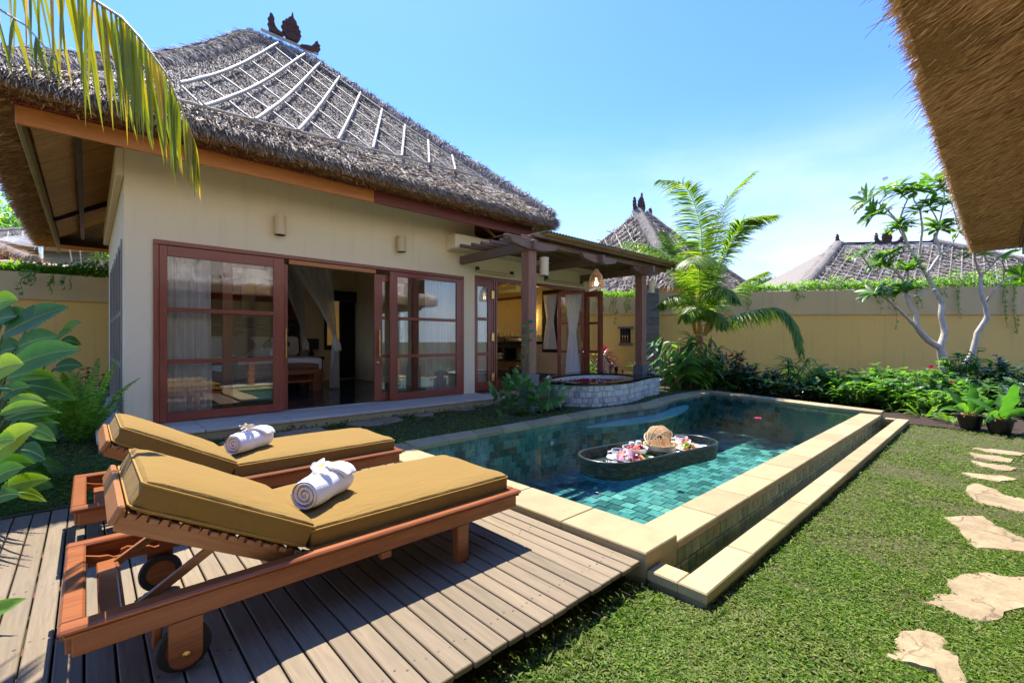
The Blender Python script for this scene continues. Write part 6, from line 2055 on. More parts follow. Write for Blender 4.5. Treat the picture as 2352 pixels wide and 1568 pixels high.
# ------------------------------------------------------------------ neighbouring thatched houses
def auto_lattice(P, N, side, par, r=.035, off=.07, fam=((.75, 1), (.55, -1)), tr=(.06, .86), step=.16):
    a0, a1 = P(side, 0, 1), P(side, 1, 1)
    L = (a1-a0).length; run = (P(side, .5, 1)-P(side, .5, 0)).length
    def cv(s, t, o):
        e0, e1 = P(side, 0, t), P(side, 1, t)
        w = (e1-e0).length
        c = .5
        u = .5+(s)/max(w, 1e-3)
        return P(side, min(1, max(0, u)), t)+N(side)*o, (0 <= u <= 1)
    for sp, sg in fam:
        k = -L
        while k < L:
            pts = []
            for i in range(17):
                t = tr[0]+(tr[1]-tr[0])*i/16
                s = k+sg*(t-.5)*run*.75
                p, ok = cv(s, t, off)
                if ok: pts.append(p)
            if len(pts) > 2: MB().tube([pts[0], pts[len(pts)//2], pts[-1]], r*(1.0 if sg > 0 else .8), 5).build('bamboo_pole', K['bamboo'], par)
            k += sp
def house(lab, cx, cy, rz, A, B, g, zr, ze, n=9000, sides='fl', crest_sc=1.0, crest3=False, lat=True, mat='thatch_far', L=.4, Wd=.035, walls=K['cream']):
    h = thing('thatched_house', lab, 'house', (cx, cy, 0), rz)
    ro_, P, N = hip_roof(h, -A, A, -B, B, -g, g, 0, zr, ze, .12, 0, 20, 14, thick=.3, inset=.5)
    inst('thatch', np_mesh('thatch', *join_np([roof_strands(P, N, s, n, L, Wd, 0, 1, .12, .3) for s in sides]), K[mat]), ro_)['kind'] = 'stuff'
    hip_roll(ro_, hippts(P, 'f', 0, .05, 6), .28, 900, .35, ties=0, smat=K[mat]); hip_roll(ro_, hippts(P, 'f', 1, .05, 6), .28, 900, .35, smat=K[mat])
    if lat:
        for s in sides[:2]: auto_lattice(P, N, s, ro_)
    if crest_sc: crest(ro_, 0, 0, zr+.1, 0, crest_sc)
    if crest3:
        plaque('ridge_horn', HORN, .1, ro_, (-g-.1, 0, zr+.05), 0, sc=.9); plaque('ridge_horn', HORN, .1, ro_, (g+.1, 0, zr+.05), math.pi, sc=.9)
        m = MB(); m.box(-g, g, -.06, .06, zr+.02, zr+.12); m.build('ridge_trim', K['terracotta'], ro_)
    MB().box(-A+1.1, A-1.1, -B+1.1, B-1.1, 0, ze+.2).build('wall', walls, h)
    return h
house('steep thatched roof with carved crest rising behind the pergola and palm', 6.85, 24.2, TH, 4.6, 4.6, .35, 8.25, 3.7, 7000, 'fl', 1.0)
house('long low thatched roof with ridge carvings behind the frangipani', 22.6, 27.5, -.08, 8.6, 6.5, 2.75, 7.35, 3.7, 12000, 'fr', .9, True)
house('distant grey thatched roof with a lattice ridge between the left trees', -27.0, 29.0, .15, 8.5, 6, 3.0, 8.4, 6.4, 5000, 'f', 0, lat=True, mat='thatch', walls=m_plaster('blue grey plaster', (.33, .36, .36)))
house('brown thatched eave corner poking in at the far left edge', -20.4, 15.2, TH, 3.2, 3.2, .3, 5.9, 4.05, 4000, 'fr', 0, lat=False, mat='thatch_under')
# tiled wall top beyond the left garden wall
tcw = thingL('tiled_wall', 'low wall capped with red brown tiles beyond the left garden wall', 'wall', -3.5, 9.6, 0)
MB().box(-8, 4, 0, .3, 0, 3.42).build('wall_body', K['ochre_band'], tcw)
ttm = MB(); ttm.grid(lambda u, v: V((-.2+.4*u, .15+.24*math.cos(math.pi*v), .13*math.sin(math.pi*v)+.02*u)), 2, 8)
ttme = ttm.mesh('tile', m_tile('red brown roof tile', [(0, (.16, .06, .035)), (1, (.30, .13, .08))]), 60)
for i in range(30): inst('tile', ttme, tcw, (-7.8+i*.39, 0, 3.42+R.uniform(-.005, .005)))
# satellite dish on its mast
sd = thing('satellite_dish', 'grey mesh satellite dish behind the left garden wall', 'satellite dish', (-17.6, 17.0, 0))
m = MB(); m.grid(lambda u, v: V((1.05*u*math.cos(v*2*math.pi), 1.05*u*math.sin(v*2*math.pi)*.9, .28*u*u)), 6, 24)
m.build('dish_bowl', m_cloth('grey metal mesh', (.5, .52, .53), alpha=.4), sd, (0, 0, 5.0), (.35, .1, 0), smooth=180)
MB().tube([(0, 0, 0), (0, 0, 5.0)], .06, 8).build('mast', K['chrome'], sd)
ap = thing('antenna_mast', 'thin grey antenna mast in front of the distant grey roof', 'mast', (-15.2, 17.3, 0))
MB().tube([(0, 0, 0), (0, 0, 6.4)], .035, 8).build('pole', K['gunmetal'], ap)

# ------------------------------------------------------------------ pavilion whose eave hangs into the picture at upper right
PVX, PVY = 3.0, -11.5
pv = thingL('pavilion', 'thatched pavilion eave hanging over the near right of the lawn', 'pavilion', PVX, PVY, 0)
PR, PP, PN = hip_roof(pv, -9.0, 9.90-PVX, -8.0, -7.56-PVY, -3.5, 1.6, -2.0, 8.3, 3.17, .10, 0, 50, 16, thick=.30, inset=.5, bumpy=.10, mat=m_thatch_base('pale thatch mass', (.42, .37, .30), (.62, .56, .47), (6, 6, 3)))  # ridge raised out of view so the slope bounces more sun at the villa
sv = [roof_strands(PP, PN, 'b', 16000, .22, .014, .0, 1, .08, .3), roof_strands(PP, PN, 'r', 3000, .3, .018, .3, 1, .12, .3),
      eave_fringe(PP, 'b', 16000, .045, .005, .28, (0, 1, 0)), eave_fringe(PP, 'r', 7000, .045, .005, .28, (1, 0, 0))]
K['thatch_mauve'] = m_strand('mauve grey thatch fringe', [(0, (.30, .24, .21)), (.35, (.52, .45, .38)), (.75, (.68, .61, .52)), (1, (.78, .72, .62))])
inst('thatch_fringe', np_mesh('thatch_fringe', *join_np(sv), K['thatch_mauve']), PR)['kind'] = 'stuff'
def under2(n, side):
    u = NP.uniform(0, 1, n); v = NP.uniform(0, 1, n); v = np.clip((np.floor(v*11)+.15+.85*NP.uniform(0, 1, n)**2.2)/11, 0, 1)
    A0, A1, B1 = -9.0, 9.90-PVX, -7.56-PVY
    if side == 'b':
        x = A0+(A1-A0)*u; ins = .5*v; y = B1-ins; x = np.minimum(x, A1-ins*.0); d = np.array([.35, 1, -.12])
    else:
        y = -8+(B1+8)*u; x = A1-.5*v; d = np.array([1, .35, -.12])
    z = 3.17-.30*.97+np.zeros(n)
    return strands(np.stack([x, y, z-.004], 1), np.tile(d, (n, 1)), np.tile(np.array([0, 0, -1.]), (n, 1)), .075, .0065, .13, 0, .13)
inst('thatch_underside', np_mesh('thatch_underside', *join_np([under2(60000, 'b'), under2(9000, 'r')]), K['thatch_under']), PR)['kind'] = 'stuff'
fx, fy = 9.90-PVX-.42, -7.56-PVY-.48
for nm, bx, mt in (('fascia_board', (-8.5, fx, fy-.04, fy, 2.70, 2.89), K['red']), ('fascia_board', (fx-.04, fx, -7.6, fy-.041, 2.70, 2.89), yold), ('eave_trim', (-8.5, fx+.02, fy-.0, fy+.03, 2.80, 2.885), K['fascia_dark'])):
    m = MB(); m.box(*bx, bev=.006); m.build(nm, mt, pv)
for x, y in ((5.7, 2.9), (5.7, -2.9), (.5, 2.9), (-4.5, 2.9), (-8, 2.9)):
    MB().box(x-.09, x+.09, y-.09, y+.09, 0, 2.9, .008).build('post', K['old_z'], pv)
m = MB(); m.box(-8.4, 5.8, .2, .4, 0, 3.2); m.build('wall', K['cream'], pv)
m = MB(); m.box(-8.6, 6.2, -3.4, 3.0, -.02, .06); m.build('terrace', K['limestone_pale'], pv)
pieces('bounce_slab', [(x, x+.595, y, y+.595, -.02, .05) for x in [-8.0+.6*i for i in range(9)] for y in (3.05, 3.65, 4.25)], K['limestone_pale'], pv, .006)  # unseen pale paving, added to bounce sunlight into the shaded side
# ------------------------------------------------------------------ plants
LG = lambda name, a, b, c, tr=.42, rough=.38, **k: m_leaf(name, [(0, a), (.55, b), (1, c)], tr, rough, **k)
K['lf_mid'] = LG('mid green leaf', (.04, .11, .016), (.08, .20, .028), (.17, .31, .045))
K['lf_dark'] = LG('dark green leaf', (.022, .055, .022), (.036, .085, .03), (.08, .17, .035), .3, .3)
K['lf_lime'] = LG('lime green leaf', (.06, .15, .015), (.12, .26, .025), (.26, .40, .05), .5)
K['lf_fresh'] = LG('fresh green leaf', (.055, .14, .016), (.10, .22, .026), (.19, .33, .04))
K['lf_palm'] = LG('coconut leaflet', (.05, .13, .013), (.10, .23, .02), (.28, .36, .04), .55, .35, tcol=(1.9, 1.7, .5))
K['lf_hang'] = LG('ageing coconut leaflet', (.09, .15, .012), (.20, .25, .02), (.48, .34, .04), .55, .4, tcol=(1.9, 1.6, .5))
K['lf_purple'] = LG('purple red strap leaf', (.05, .012, .018), (.11, .02, .03), (.25, .05, .06), .4, .3, tcol=(1.8, .7, .6))
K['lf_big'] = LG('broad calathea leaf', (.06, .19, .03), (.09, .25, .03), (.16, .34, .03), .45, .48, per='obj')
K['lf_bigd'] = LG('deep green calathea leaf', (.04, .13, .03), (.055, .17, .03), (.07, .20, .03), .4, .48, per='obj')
K['lf_bigy'] = LG('yellow green calathea leaf', (.18, .34, .03), (.24, .40, .03), (.32, .45, .05), .55, .45, per='obj')  # yellow green tone for some of the paddle leaves
K['bark'] = m_stone('pale frangipani bark', (.62, .56, .46), (.36, .32, .25), 7, .85, .6, 0, (.10, .06, .04))
K['stemg'] = m_plain('green stem', (.10, .16, .03), .5)
K['stemb'] = m_plain('brown stem', (.10, .065, .04), .8)
K['flower_red'] = LG('red flower', (.45, .01, .03), (.6, .02, .06), (.7, .05, .12), .4, .5, tcol=(1.3, .5, .5))
K['flower_pink'] = LG('magenta flower', (.5, .02, .14), (.65, .04, .22), (.7, .1, .3), .4, .5, tcol=(1.3, .5, .7))
OBO = lambda q: (.10+.90*math.sin(math.pi*min(.999, q)**1.45)) if q < .995 else .03
LAN = lambda q: math.sin(math.pi*min(.999, .04+.96*q)**.75)**.9 if q < .995 else .02
BROAD = lambda q: (math.sin(math.pi*(.03+.97*q)**.80)**.72)*(1-.25*q**3) if 0 < q < .99 else .03
def up3(): return V((R.uniform(-.3, .3), R.uniform(-.3, .3), 1))

def shrub(name, lab, X, Y, z, h, w, n_st, n_lf, L, Wd, mat, group=None, style='round', droop=.5, flowers=0, fmat=None, dy=None, prof=None):
    """bush: stems fanning from one base, leaves in whorls along their upper parts"""
    t = thing(name, lab, 'shrub', (X, Y, z), R.uniform(0, 6), group)
    ms, ml = MB(), MB()
    tips = []
    for s in range(n_st):
        a = 2*math.pi*(s+R.random())/n_st; q = R.uniform(.15, 1)**.6
        hh = h*R.uniform(.62, 1.0)*(1-.35*q*q)
        tip = V((w*.5*q*math.cos(a), (dy or w)*.5*q*math.sin(a), hh))
        midp = V((tip.x*.75, tip.y*.75, hh*.55))
        pts = [V((tip.x*.45, tip.y*.45, 0)), midp, tip]
        ms.tube(pts, [.012, .009, .004], 5)
        tips.append(tip)
        for k in range(n_lf):
            f = R.uniform(.05, 1.02)**.8
            p = pts[0].lerp(midp, f*2) if f < .5 else midp.lerp(tip, min(1.04, (f-.5)*2))
            a2 = R.uniform(0, 6.28)
            d = V((math.cos(a2), math.sin(a2), R.uniform(-.1, .9)))+V((tip.x, tip.y, 0))*.6
            l_ = L*R.uniform(.6, 1.15)
            ml.leaf(p, d, up3(), l_, Wd*l_/L, droop*R.uniform(.5, 1.4), .3, 3, prof)
    ms.build('stems', K['stemb'], t)['kind'] = 'stuff'
    ml.build('foliage', mat, t, smooth=180)['kind'] = 'stuff'
    for k in range(flowers):
        tp = R.choice(tips)
        flower_head(t, tp+V((0, -.03, .05)), fmat)
    return t
def flower_head(t, p, mat, s=.07):
    m = MB()
    for k in range(6):
        a = k*1.05
        m.leaf(p, (math.cos(a), -.5, math.sin(a)), (0, -1, 0), s, s*.8, .2, .2, 3)
    m.build('flower_head', mat, t, smooth=180)

def strap_plant(name, lab, X, Y, z, n, L, Wd, mat, arch=1.2, lean=.8, stem=0.0, group=None, canes=1, spread=.1):
    """rosettes of arching strap leaves, each leaf a piece of its own"""
    t = thing(name, lab, 'plant', (X, Y, z), 0, group)
    for c in range(canes):
        bx, by = R.uniform(-spread, spread), R.uniform(-spread, spread)
        hz = stem*R.uniform(.5, 1.0)
        if stem: MB().tube([(bx*.3, by*.3, 0), (bx, by, hz)], [.015, .01], 6).build('cane', K['stemb'], t)
        for k in range(n):
            a = 2*math.pi*k/n*1.618+R.uniform(-.2, .2)
            m = MB()
            m.leaf((bx, by, hz+R.uniform(-.25, .03)*stem), (math.cos(a)*lean, math.sin(a)*lean, R.uniform(.4, 1.2)), (0, 0, 1), L*R.uniform(.7, 1.15), Wd*R.uniform(.8, 1.2), arch*R.uniform(.6, 1.3), .35, 6, LAN)
            m.build('leaf', mat, t, smooth=180)
    return t

# coconut palm fronds: rachis with leaflets on both sides
def frond(par, pts, L, Wd, n=46, mat=None, droop=.8, stiff=.35, r=.014, side=None, start=.1, rmat=None, name='frond', jit=.12):
    P_ = [V(p) for p in pts]
    path = []
    for i in range(len(P_)-1):
        p0, p1, p2, p3 = P_[max(i-1, 0)], P_[i], P_[i+1], P_[min(i+2, len(P_)-1)]
        for j in range(8):
            t = j/8
            path.append(.5*((2*p1)+(-p0+p2)*t+(2*p0-5*p1+4*p2-p3)*t*t+(-p0+3*p1-3*p2+p3)*t**3))
    path.append(P_[-1])
    mr = MB(); mr.tube(path, [r*(1-.85*i/(len(path)-1)) for i in range(len(path))], 5)
    rz_ = mr.build(name, rmat or K['rachis'], par)
    ml = MB()
    sd_prev = side
    for i in range(n):
        f = start+(1-start)*(i+.5)/n
        k = f*(len(path)-1); j = min(int(k), len(path)-2)
        p = path[j].lerp(path[j+1], k-j)
        ax = (path[j+1]-path[j]).normalized()
        s = side if side is not None else ax.cross(V((0, 0, 1)))
        s = s - ax*s.dot(ax)
        if s.length < .05: s = V((1, 0, 0))
        s = s.normalized()
        ln = L*(math.sin(math.pi*(.16+.80*f))**.6)*R.uniform(.85, 1.1)
        for sg in (-1, 1):
            if R.random() < .05: continue
            d = (s*sg*(1-.25*f) + ax*(stiff+.55*f) + V((0, 0, -.12)) + V((R.uniform(-jit, jit), R.uniform(-jit, jit), R.uniform(-jit, jit))))
            ml.leaf(p, d, s.cross(ax)*sg+V((0, 0, .4)), ln, Wd*R.uniform(.8, 1.2), droop*R.uniform(.6, 1.3), .45, 4, lambda q: min(1, .35+q*4)*(1-q**2.2)+.03)
    lv = ml.build('leaflets', mat or K['lf_palm'], rz_, smooth=180)
    lv['kind'] = 'stuff'
    return rz_
K['rachis'] = m_plain('yellow green rachis', (.35, .30, .07), .5)

def z5(x, y, d): return AT((2500+x/1.4255)/1.7415, (600+y/1.4255)/1.7415, d)
def z6(x, y, d): return AT((3200+x/1.3634)/1.7415, (600+y/1.3634)/1.7415, d)
PD = 13.4
pb = AT(1607, 890, PD); pb.z = .1
palm = thing('coconut_palm', 'young coconut palm with yellow green fronds against the garden wall', 'palm', pb, 0)
def rel_(o, p): return p-o.location
MB().tube([(0, 0, 0), (.02, 0, 1.0), rel_(palm, z5(415, 960, PD)), rel_(palm, z5(420, 800, PD))], [.16, .12, .10, .06], 12).build('trunk', K['bamboo_tan'], palm, smooth=60)
FR = [([(425, 960, PD), (440, 590, PD-.2), (420, 390, PD-.5), (340, 205, PD-.8), (200, 170, PD-1.0)], .72, 1.1),
      ([(430, 960, PD), (470, 640, PD+.2), (510, 470, PD+.3), (590, 270, PD+.3), (725, 135, PD+.2)], .75, .7),
      ([(435, 960, PD), (540, 660, PD-.2), (620, 490, PD-.5), (690, 400, PD-.8), (855, 372, PD-1.0)], .72, .9),
      ([(425, 960, PD), (428, 760, PD-.7), (418, 640, PD-1.5), (405, 600, PD-2.2), (390, 640, PD-2.7)], .75, 1.3),
      ([(420, 960, PD), (330, 680, PD+.1), (240, 600, PD), (130, 540, PD-.2), (0, 522, PD-.3)], .55, 1.6),
      ([(440, 1000, PD), (560, 960, PD-.5), (720, 918, PD-1.0), (870, 900, PD-1.4), (960, 975, PD-1.7), (1005, 1150, PD-1.9)], .62, 2.0),
      ([(435, 960, PD), (560, 850, PD+.3), (680, 750, PD+.6), (800, 695, PD+.6)], .6, 1.4),
      ([(420, 960, PD), (350, 850, PD-.6), (270, 830, PD-1.0), (190, 890, PD-1.3)], .5, 1.9),
      ([(425, 960, PD), (350, 700, PD+.5), (290, 560, PD+.9), (230, 470, PD+1.2)], .65, 1.1),
      ([(430, 960, PD), (500, 800, PD-.9), (560, 780, PD-1.6), (640, 850, PD-2.0)], .55, 1.7),
      ([(428, 980, PD), (420, 900, PD-.9), (380, 890, PD-1.5), (330, 960, PD-1.9)], .5, 1.8),
      ([(428, 980, PD), (460, 920, PD-.8), (520, 930, PD-1.3), (560, 1000, PD-1.5)], .45, 1.9)]
for pts, L, dr in FR:
    frond(palm, [rel_(palm, z5(*p)) for p in pts], L*1.15, .033, 175, droop=dr*.62)
for dx in (-.12, .1, .16):
    MB().leaf((dx, 0, 1.5), (dx*2, -.2, 1), (0, -1, 0), .9, .12, .3, .6, 4).build('leaf_sheath', K['bamboo_tan'], palm)

# the palm just outside the frame whose frond hangs in at top left
pf = thing('coconut_palm', 'coconut palm frond hanging in at the top corner over the thatch', 'palm', (-5.2, 3.3, 0))
cr0 = V((-4.9, 3.4, 4.75))
MB().tube([(0, 0, 0), (.05, 0, 2.0), rel_(pf, cr0)], [.17, .14, .12], 12).build('trunk', K['bark'], pf, smooth=60)
DF = 3.1
def hang(pts, n, L, Wd, spread=.2, mat=None, down=1.0, tipd=None):
    """frond seen edge on: leaflets hang straight down from the arching rachis"""
    P_ = [rel_(pf, AT(*p)) for p in pts]
    path = []
    for i in range(len(P_)-1):
        for j in range(10): path.append(P_[i].lerp(P_[i+1], j/10))
    path.append(P_[-1])
    rz_ = MB().tube(path, [.016*(1-.85*i/len(path)) for i in range(len(path))], 6).build('frond', K['rachis'], pf, smooth=80)
    ml = MB()
    for i in range(n):
        f = (i+R.uniform(.2, .8))/n
        k = f*(len(path)-1); j = min(int(k), len(path)-2)
        p = path[j].lerp(path[j+1], k-j); ax = (path[j+1]-path[j]).normalized()
        ln = L*(math.sin(math.pi*(.30+.62*f))**.8)*R.uniform(.8, 1.12)
        for sg in (-1, 1):
            if R.random() < .12: continue
            d = V((R.uniform(-.05, .05), sg*spread*R.uniform(.3, 1), -1))*down+ax*(.10+.35*f)
            ml.leaf(p, d, V((0, -1, .1)), ln, Wd*R.uniform(.7, 1.2), R.uniform(.2, .6), .3, 5, lambda q: min(1, .4+q*4)*(1-q**3)+.03, wave=.04)
    ml.build('leaflets', mat or K['lf_palm'], rz_, smooth=180)['kind'] = 'stuff'
hang([(-330, -330, 3.5), (-140, -240, 3.3), (40, -160, DF), (150, -75, DF), (215, 0, DF-.05), (280, 42, DF-.05), (322, 88, DF-.08), (381, 168, DF-.1), (430, 280, DF-.12), (448, 330, DF-.12)], 56, .92, .027, mat=K['lf_hang'])
hang([(-330, -330, 3.5), (-200, -120, 3.2), (-120, -40, 3.0), (-20, 10, 2.85), (60, 60, 2.8), (140, 150, 2.75)], 9, .5, .028, .4, mat=K['lf_hang'])
frond(pf, [rel_(pf, cr0), rel_(pf, cr0)+V((-1, .6, .7)), rel_(pf, cr0)+V((-2.2, 1.1, .4))], .7, .035, 40)
frond(pf, [rel_(pf, cr0), rel_(pf, cr0)+V((-.6, -1.2, .8)), rel_(pf, cr0)+V((-1.0, -2.4, .3))], .7, .035, 40)

# ------------------------------------------------------------------ frangipani
FD = 13.2
fb = z6(815, 1310, FD); fb.z = .05
fg = thing('frangipani_tree', 'pale barked frangipani with bare forking limbs against the ochre wall', 'tree', fb)
def limb(pts, r0, r1, name='limb'):
    q = [rel_(fg, z6(x, y, d)) for x, y, d in pts]
    n = len(q)
    sm_, rr = [], []
    for i in range(n-1):
        for j in range(4):
            f = j/4
            sm_.append(q[i].lerp(q[i+1], f)+V((R.uniform(-1, 1), R.uniform(-1, 1), R.uniform(-1, 1)))*.006)
            rr.append((r0+(r1-r0)*(i+f)/(n-1))*R.uniform(.93, 1.1))
    sm_.append(q[-1]); rr.append(r1)
    return MB().tube(sm_, rr, 10).build(name, K['bark'], fg, smooth=80)
D = FD
limb([(815, 1330, D), (800, 1230, D), (785, 1170, D), (765, 1075, D)], .14, .10, 'trunk')
limb([(845, 1330, D), (890, 1190, D-.2), (940, 1110, D-.3), (965, 1000, D-.3), (1022, 910, D-.4), (1010, 840, D-.4), (985, 770, D-.4), (985, 690, D-.4)], .085, .045, 'trunk')
LM = [([(765, 1075), (700, 1040), (640, 970), (632, 900), (600, 850), (575, 790)], .085, .05, 0), ([(645, 975), (590, 920), (540, 870), (470, 810), (405, 775)], .05, .022, -.5),
      ([(765, 1075), (790, 990), (770, 900), (772, 830), (735, 760), (690, 680)], .085, .05, .2), ([(690, 680), (645, 610), (600, 540), (565, 450), (540, 400)], .042, .026, 0),
      ([(690, 680), (770, 560), (742, 480), (760, 400)], .04, .025, .3), ([(770, 560), (830, 510), (870, 440)], .03, .02, .5), ([(645, 610), (660, 500), (668, 420), (655, 330)], .035, .022, -.2),
      ([(575, 790), (560, 700), (510, 650), (430, 610)], .04, .022, -.3), ([(575, 790), (590, 690), (585, 630)], .035, .022, .2), ([(510, 650), (495, 600), (490, 560)], .025, .018, -.3), ([(430, 610), (380, 640), (330, 560)], .025, .018, -.5),
      ([(540, 400), (480, 330), (430, 290), (360, 280)], .024, .016, -.2), ([(540, 400), (560, 330), (585, 270), (520, 210)], .024, .016, .2), ([(430, 290), (470, 250), (460, 210)], .018, .014, -.2),
      ([(540, 400), (480, 350), (400, 350)], .02, .014, -.5), ([(655, 330), (620, 270), (640, 200)], .02, .015, 0), ([(655, 330), (690, 260), (730, 200), (735, 160)], .02, .015, .2), ([(760, 400), (790, 270), (780, 160)], .022, .015, .4),
      ([(760, 400), (720, 330), (700, 290)], .02, .015, .1), ([(870, 440), (840, 330), (815, 260)], .02, .014, .5), ([(985, 690), (955, 600), (955, 560)], .03, .02, -.4), ([(985, 690), (1040, 640), (1085, 580)], .03, .018, -.4), ([(1010, 840), (1040, 790), (1110, 710), (1215, 680)], .04, .018, -.6),
      ([(1110, 710), (1115, 640), (1100, 600)], .02, .014, -.6), ([(600, 540), (560, 470), (540, 430)], .025, .018, -.4), ([(735, 760), (650, 790), (600, 800), (560, 760)], .025, .016, -.8), ([(1040, 640), (1000, 570), (985, 540)], .018, .014, -.3)]
tips = []
for pts, r0, r1, dd in LM:
    limb([(x, y, D+dd*i/max(1, len(pts)-1)) for i, (x, y) in enumerate(pts)], r0, r1)
    if r1 <= .03: tips.append((pts[-1], D+dd, pts[-2]))
tips += [((t_[0][0]*.45+t_[2][0]*.55, t_[0][1]*.45+t_[2][1]*.55-14), t_[1]-.15, (t_[2][0], t_[2][1]+20)) for t_ in tips if R.random() < .55 and t_[0][0] < 900]
leaf_count, spare = 0, MB()
for (tx, ty), d, (qx, qy) in tips:
    p = rel_(fg, z6(tx, ty, d)); ax = (p-rel_(fg, z6(qx, qy, d))).normalized()+V((0, 0, .5))
    ml = MB()
    nl = R.randint(15, 21)
    if ty in (600, 540, 580) and tx > 950: nl = 3
    for k in range(nl):
        a = k*2.4+R.uniform(-.3, .3)
        F_ = frame(ax)
        dr = F_ @ V((math.cos(a), math.sin(a), R.uniform(.15, .9)))
        leaf_count += 1
        lf = MB() if leaf_count <= 299 else spare
        lf.leaf(p-ax.normalized()*R.uniform(0, .08), dr, ax, R.uniform(.38, .56), R.uniform(.12, .155), R.uniform(.3, .9), .25, 5, OBO)
        if lf is not spare: lf.build('leaf', K['lf_frangi'] if 'lf_frangi' in K else K.setdefault('lf_frangi', LG('frangipani leaf', (.05, .12, .015), (.08, .20, .025), (.20, .30, .03), .45, .35, per='obj')), fg, smooth=180)
spare.build('foliage', LG('frangipani leaf mass', (.05, .12, .015), (.08, .20, .025), (.20, .30, .03), .45, .35), fg, smooth=180)['kind'] = 'stuff'
for (tx, ty) in ((320, 235), (455, 160), (480, 325)):
    flower_head(fg, rel_(fg, z6(tx, ty, D-.2)), K['plum_w'], .07); flower_head(fg, rel_(fg, z6(tx+14, ty-6, D-.2)), K['plum_w'], .06)

# ------------------------------------------------------------------ flower bed along the wall
def gnd(x, y, z):
    d = (EYE-z)*FPX/(y-784)
    return V(((x-1176)/FPX*d, d, z))
# ginger clump
gp = AT(1575, 895, 12.3)
gg = thing('ginger_clump', 'tall leafy ginger clump with red flower spikes at the corner of the pool', 'plant', (gp.x, gp.y, .15))
for s in range(46):
    a = R.uniform(0, 6.28); q = R.uniform(.1, 1.0)
    h = R.uniform(.7, 1.62)*(1-.25*q); tip = V((math.cos(a)*q*1.12, math.sin(a)*q*.8, h))
    ml = MB()
    pts = [V((tip.x*.3, tip.y*.3, 0)), V((tip.x*.5, tip.y*.5, h*.5)), tip]
    ml.tube(pts, [.014, .011, .005], 5, mi=1)
    nl = 9
    for k in range(nl):
        f = .28+.74*k/(nl-1)
        p = pts[0].lerp(pts[1], f*2) if f < .5 else pts[1].lerp(pts[2], min(1.02, (f-.5)*2))
        sg = 1 if k % 2 else -1
        ax = (pts[2]-pts[1]).normalized(); sv_ = ax.cross(V((math.cos(s*1.7), math.sin(s*1.7), .1))).normalized()
        ml.leaf(p, sv_*sg+ax*R.uniform(.3, .9), ax+V((0, -.3, .2)), R.uniform(.38, .54), R.uniform(.09, .13), R.uniform(.5, 1.1), .25, 4, LAN)
    ml.build('leafy_stem', [K['lf_mid'] if R.random() < .75 else K['lf_lime'], K['stemg']], gg, smooth=180)
for (x, y) in ((1502, 826), (1557, 812), (1610, 787), (1668, 825), (1537, 840), (1632, 800), (1555, 880)):
    p = AT(x, y, 11.55)-gg.location
    m = MB()
    for k in range(26):
        f = k/26; an = k*2.4
        m.leaf(p+V((0, 0, f*.16)), (math.cos(an), math.sin(an), .9), (0, 0, 1), .06*(1-.5*f), .035, .2, .4, 2)
    m.tube([p+V((0, .05, -.2)), p+V((0, 0, .02))], .006, 4, mi=1)
    m.build('flower_spike', [K['flower_pink'], K['stemg']], gg)
def bush_at(name, lab, x, y, d, h, w, n_st, n_lf, L, Wd, mat, z=.03, **k):
    p = AT(x, y, d)
    return shrub(name, lab, p.x, p.y, z, h*1.08, w*1.3, int(n_st*1.35), int(n_lf*.95), L*1.4, Wd*1.45, mat, **k)
bush_at('dark_shrub', 'dark leaved shrub with coral flowers behind the pool corner beside the ginger', 1672, 890, 12.6, 1.22, 1.05, 22, 30, .15, .075, K['lf_dark'], flowers=4, fmat=K['flower_red'])
bush_at('green_shrub', 'low glossy shrub with one magenta bloom behind the pool edge', 1735, 890, 12.1, .80, 1.15, 20, 28, .15, .07, K['lf_dark'], flowers=1, fmat=K['flower_pink'])
bush_at('green_shrub', 'small pale sprig shrub in front of the dark leaved shrub', 1690, 905, 12.0, .42, .7, 9, 14, .13, .06, K['lf_mid'])
for i, (x, lab) in enumerate(((1812, 'strap leaved plant with long drooping green blades, nearer the ginger'), (1862, 'strap leaved plant with yellowing blades, nearer the frangipani'))):
    p = AT(x, 905, 11.6 if i == 0 else 11.2)
    strap_plant('strap_plant', lab, p.x, p.y, .05, 13, .46, .06, K['lf_mid'] if i == 0 else K['lf_lime'], 1.7, .9, 1.0 - .15*i, None, 5, .38)
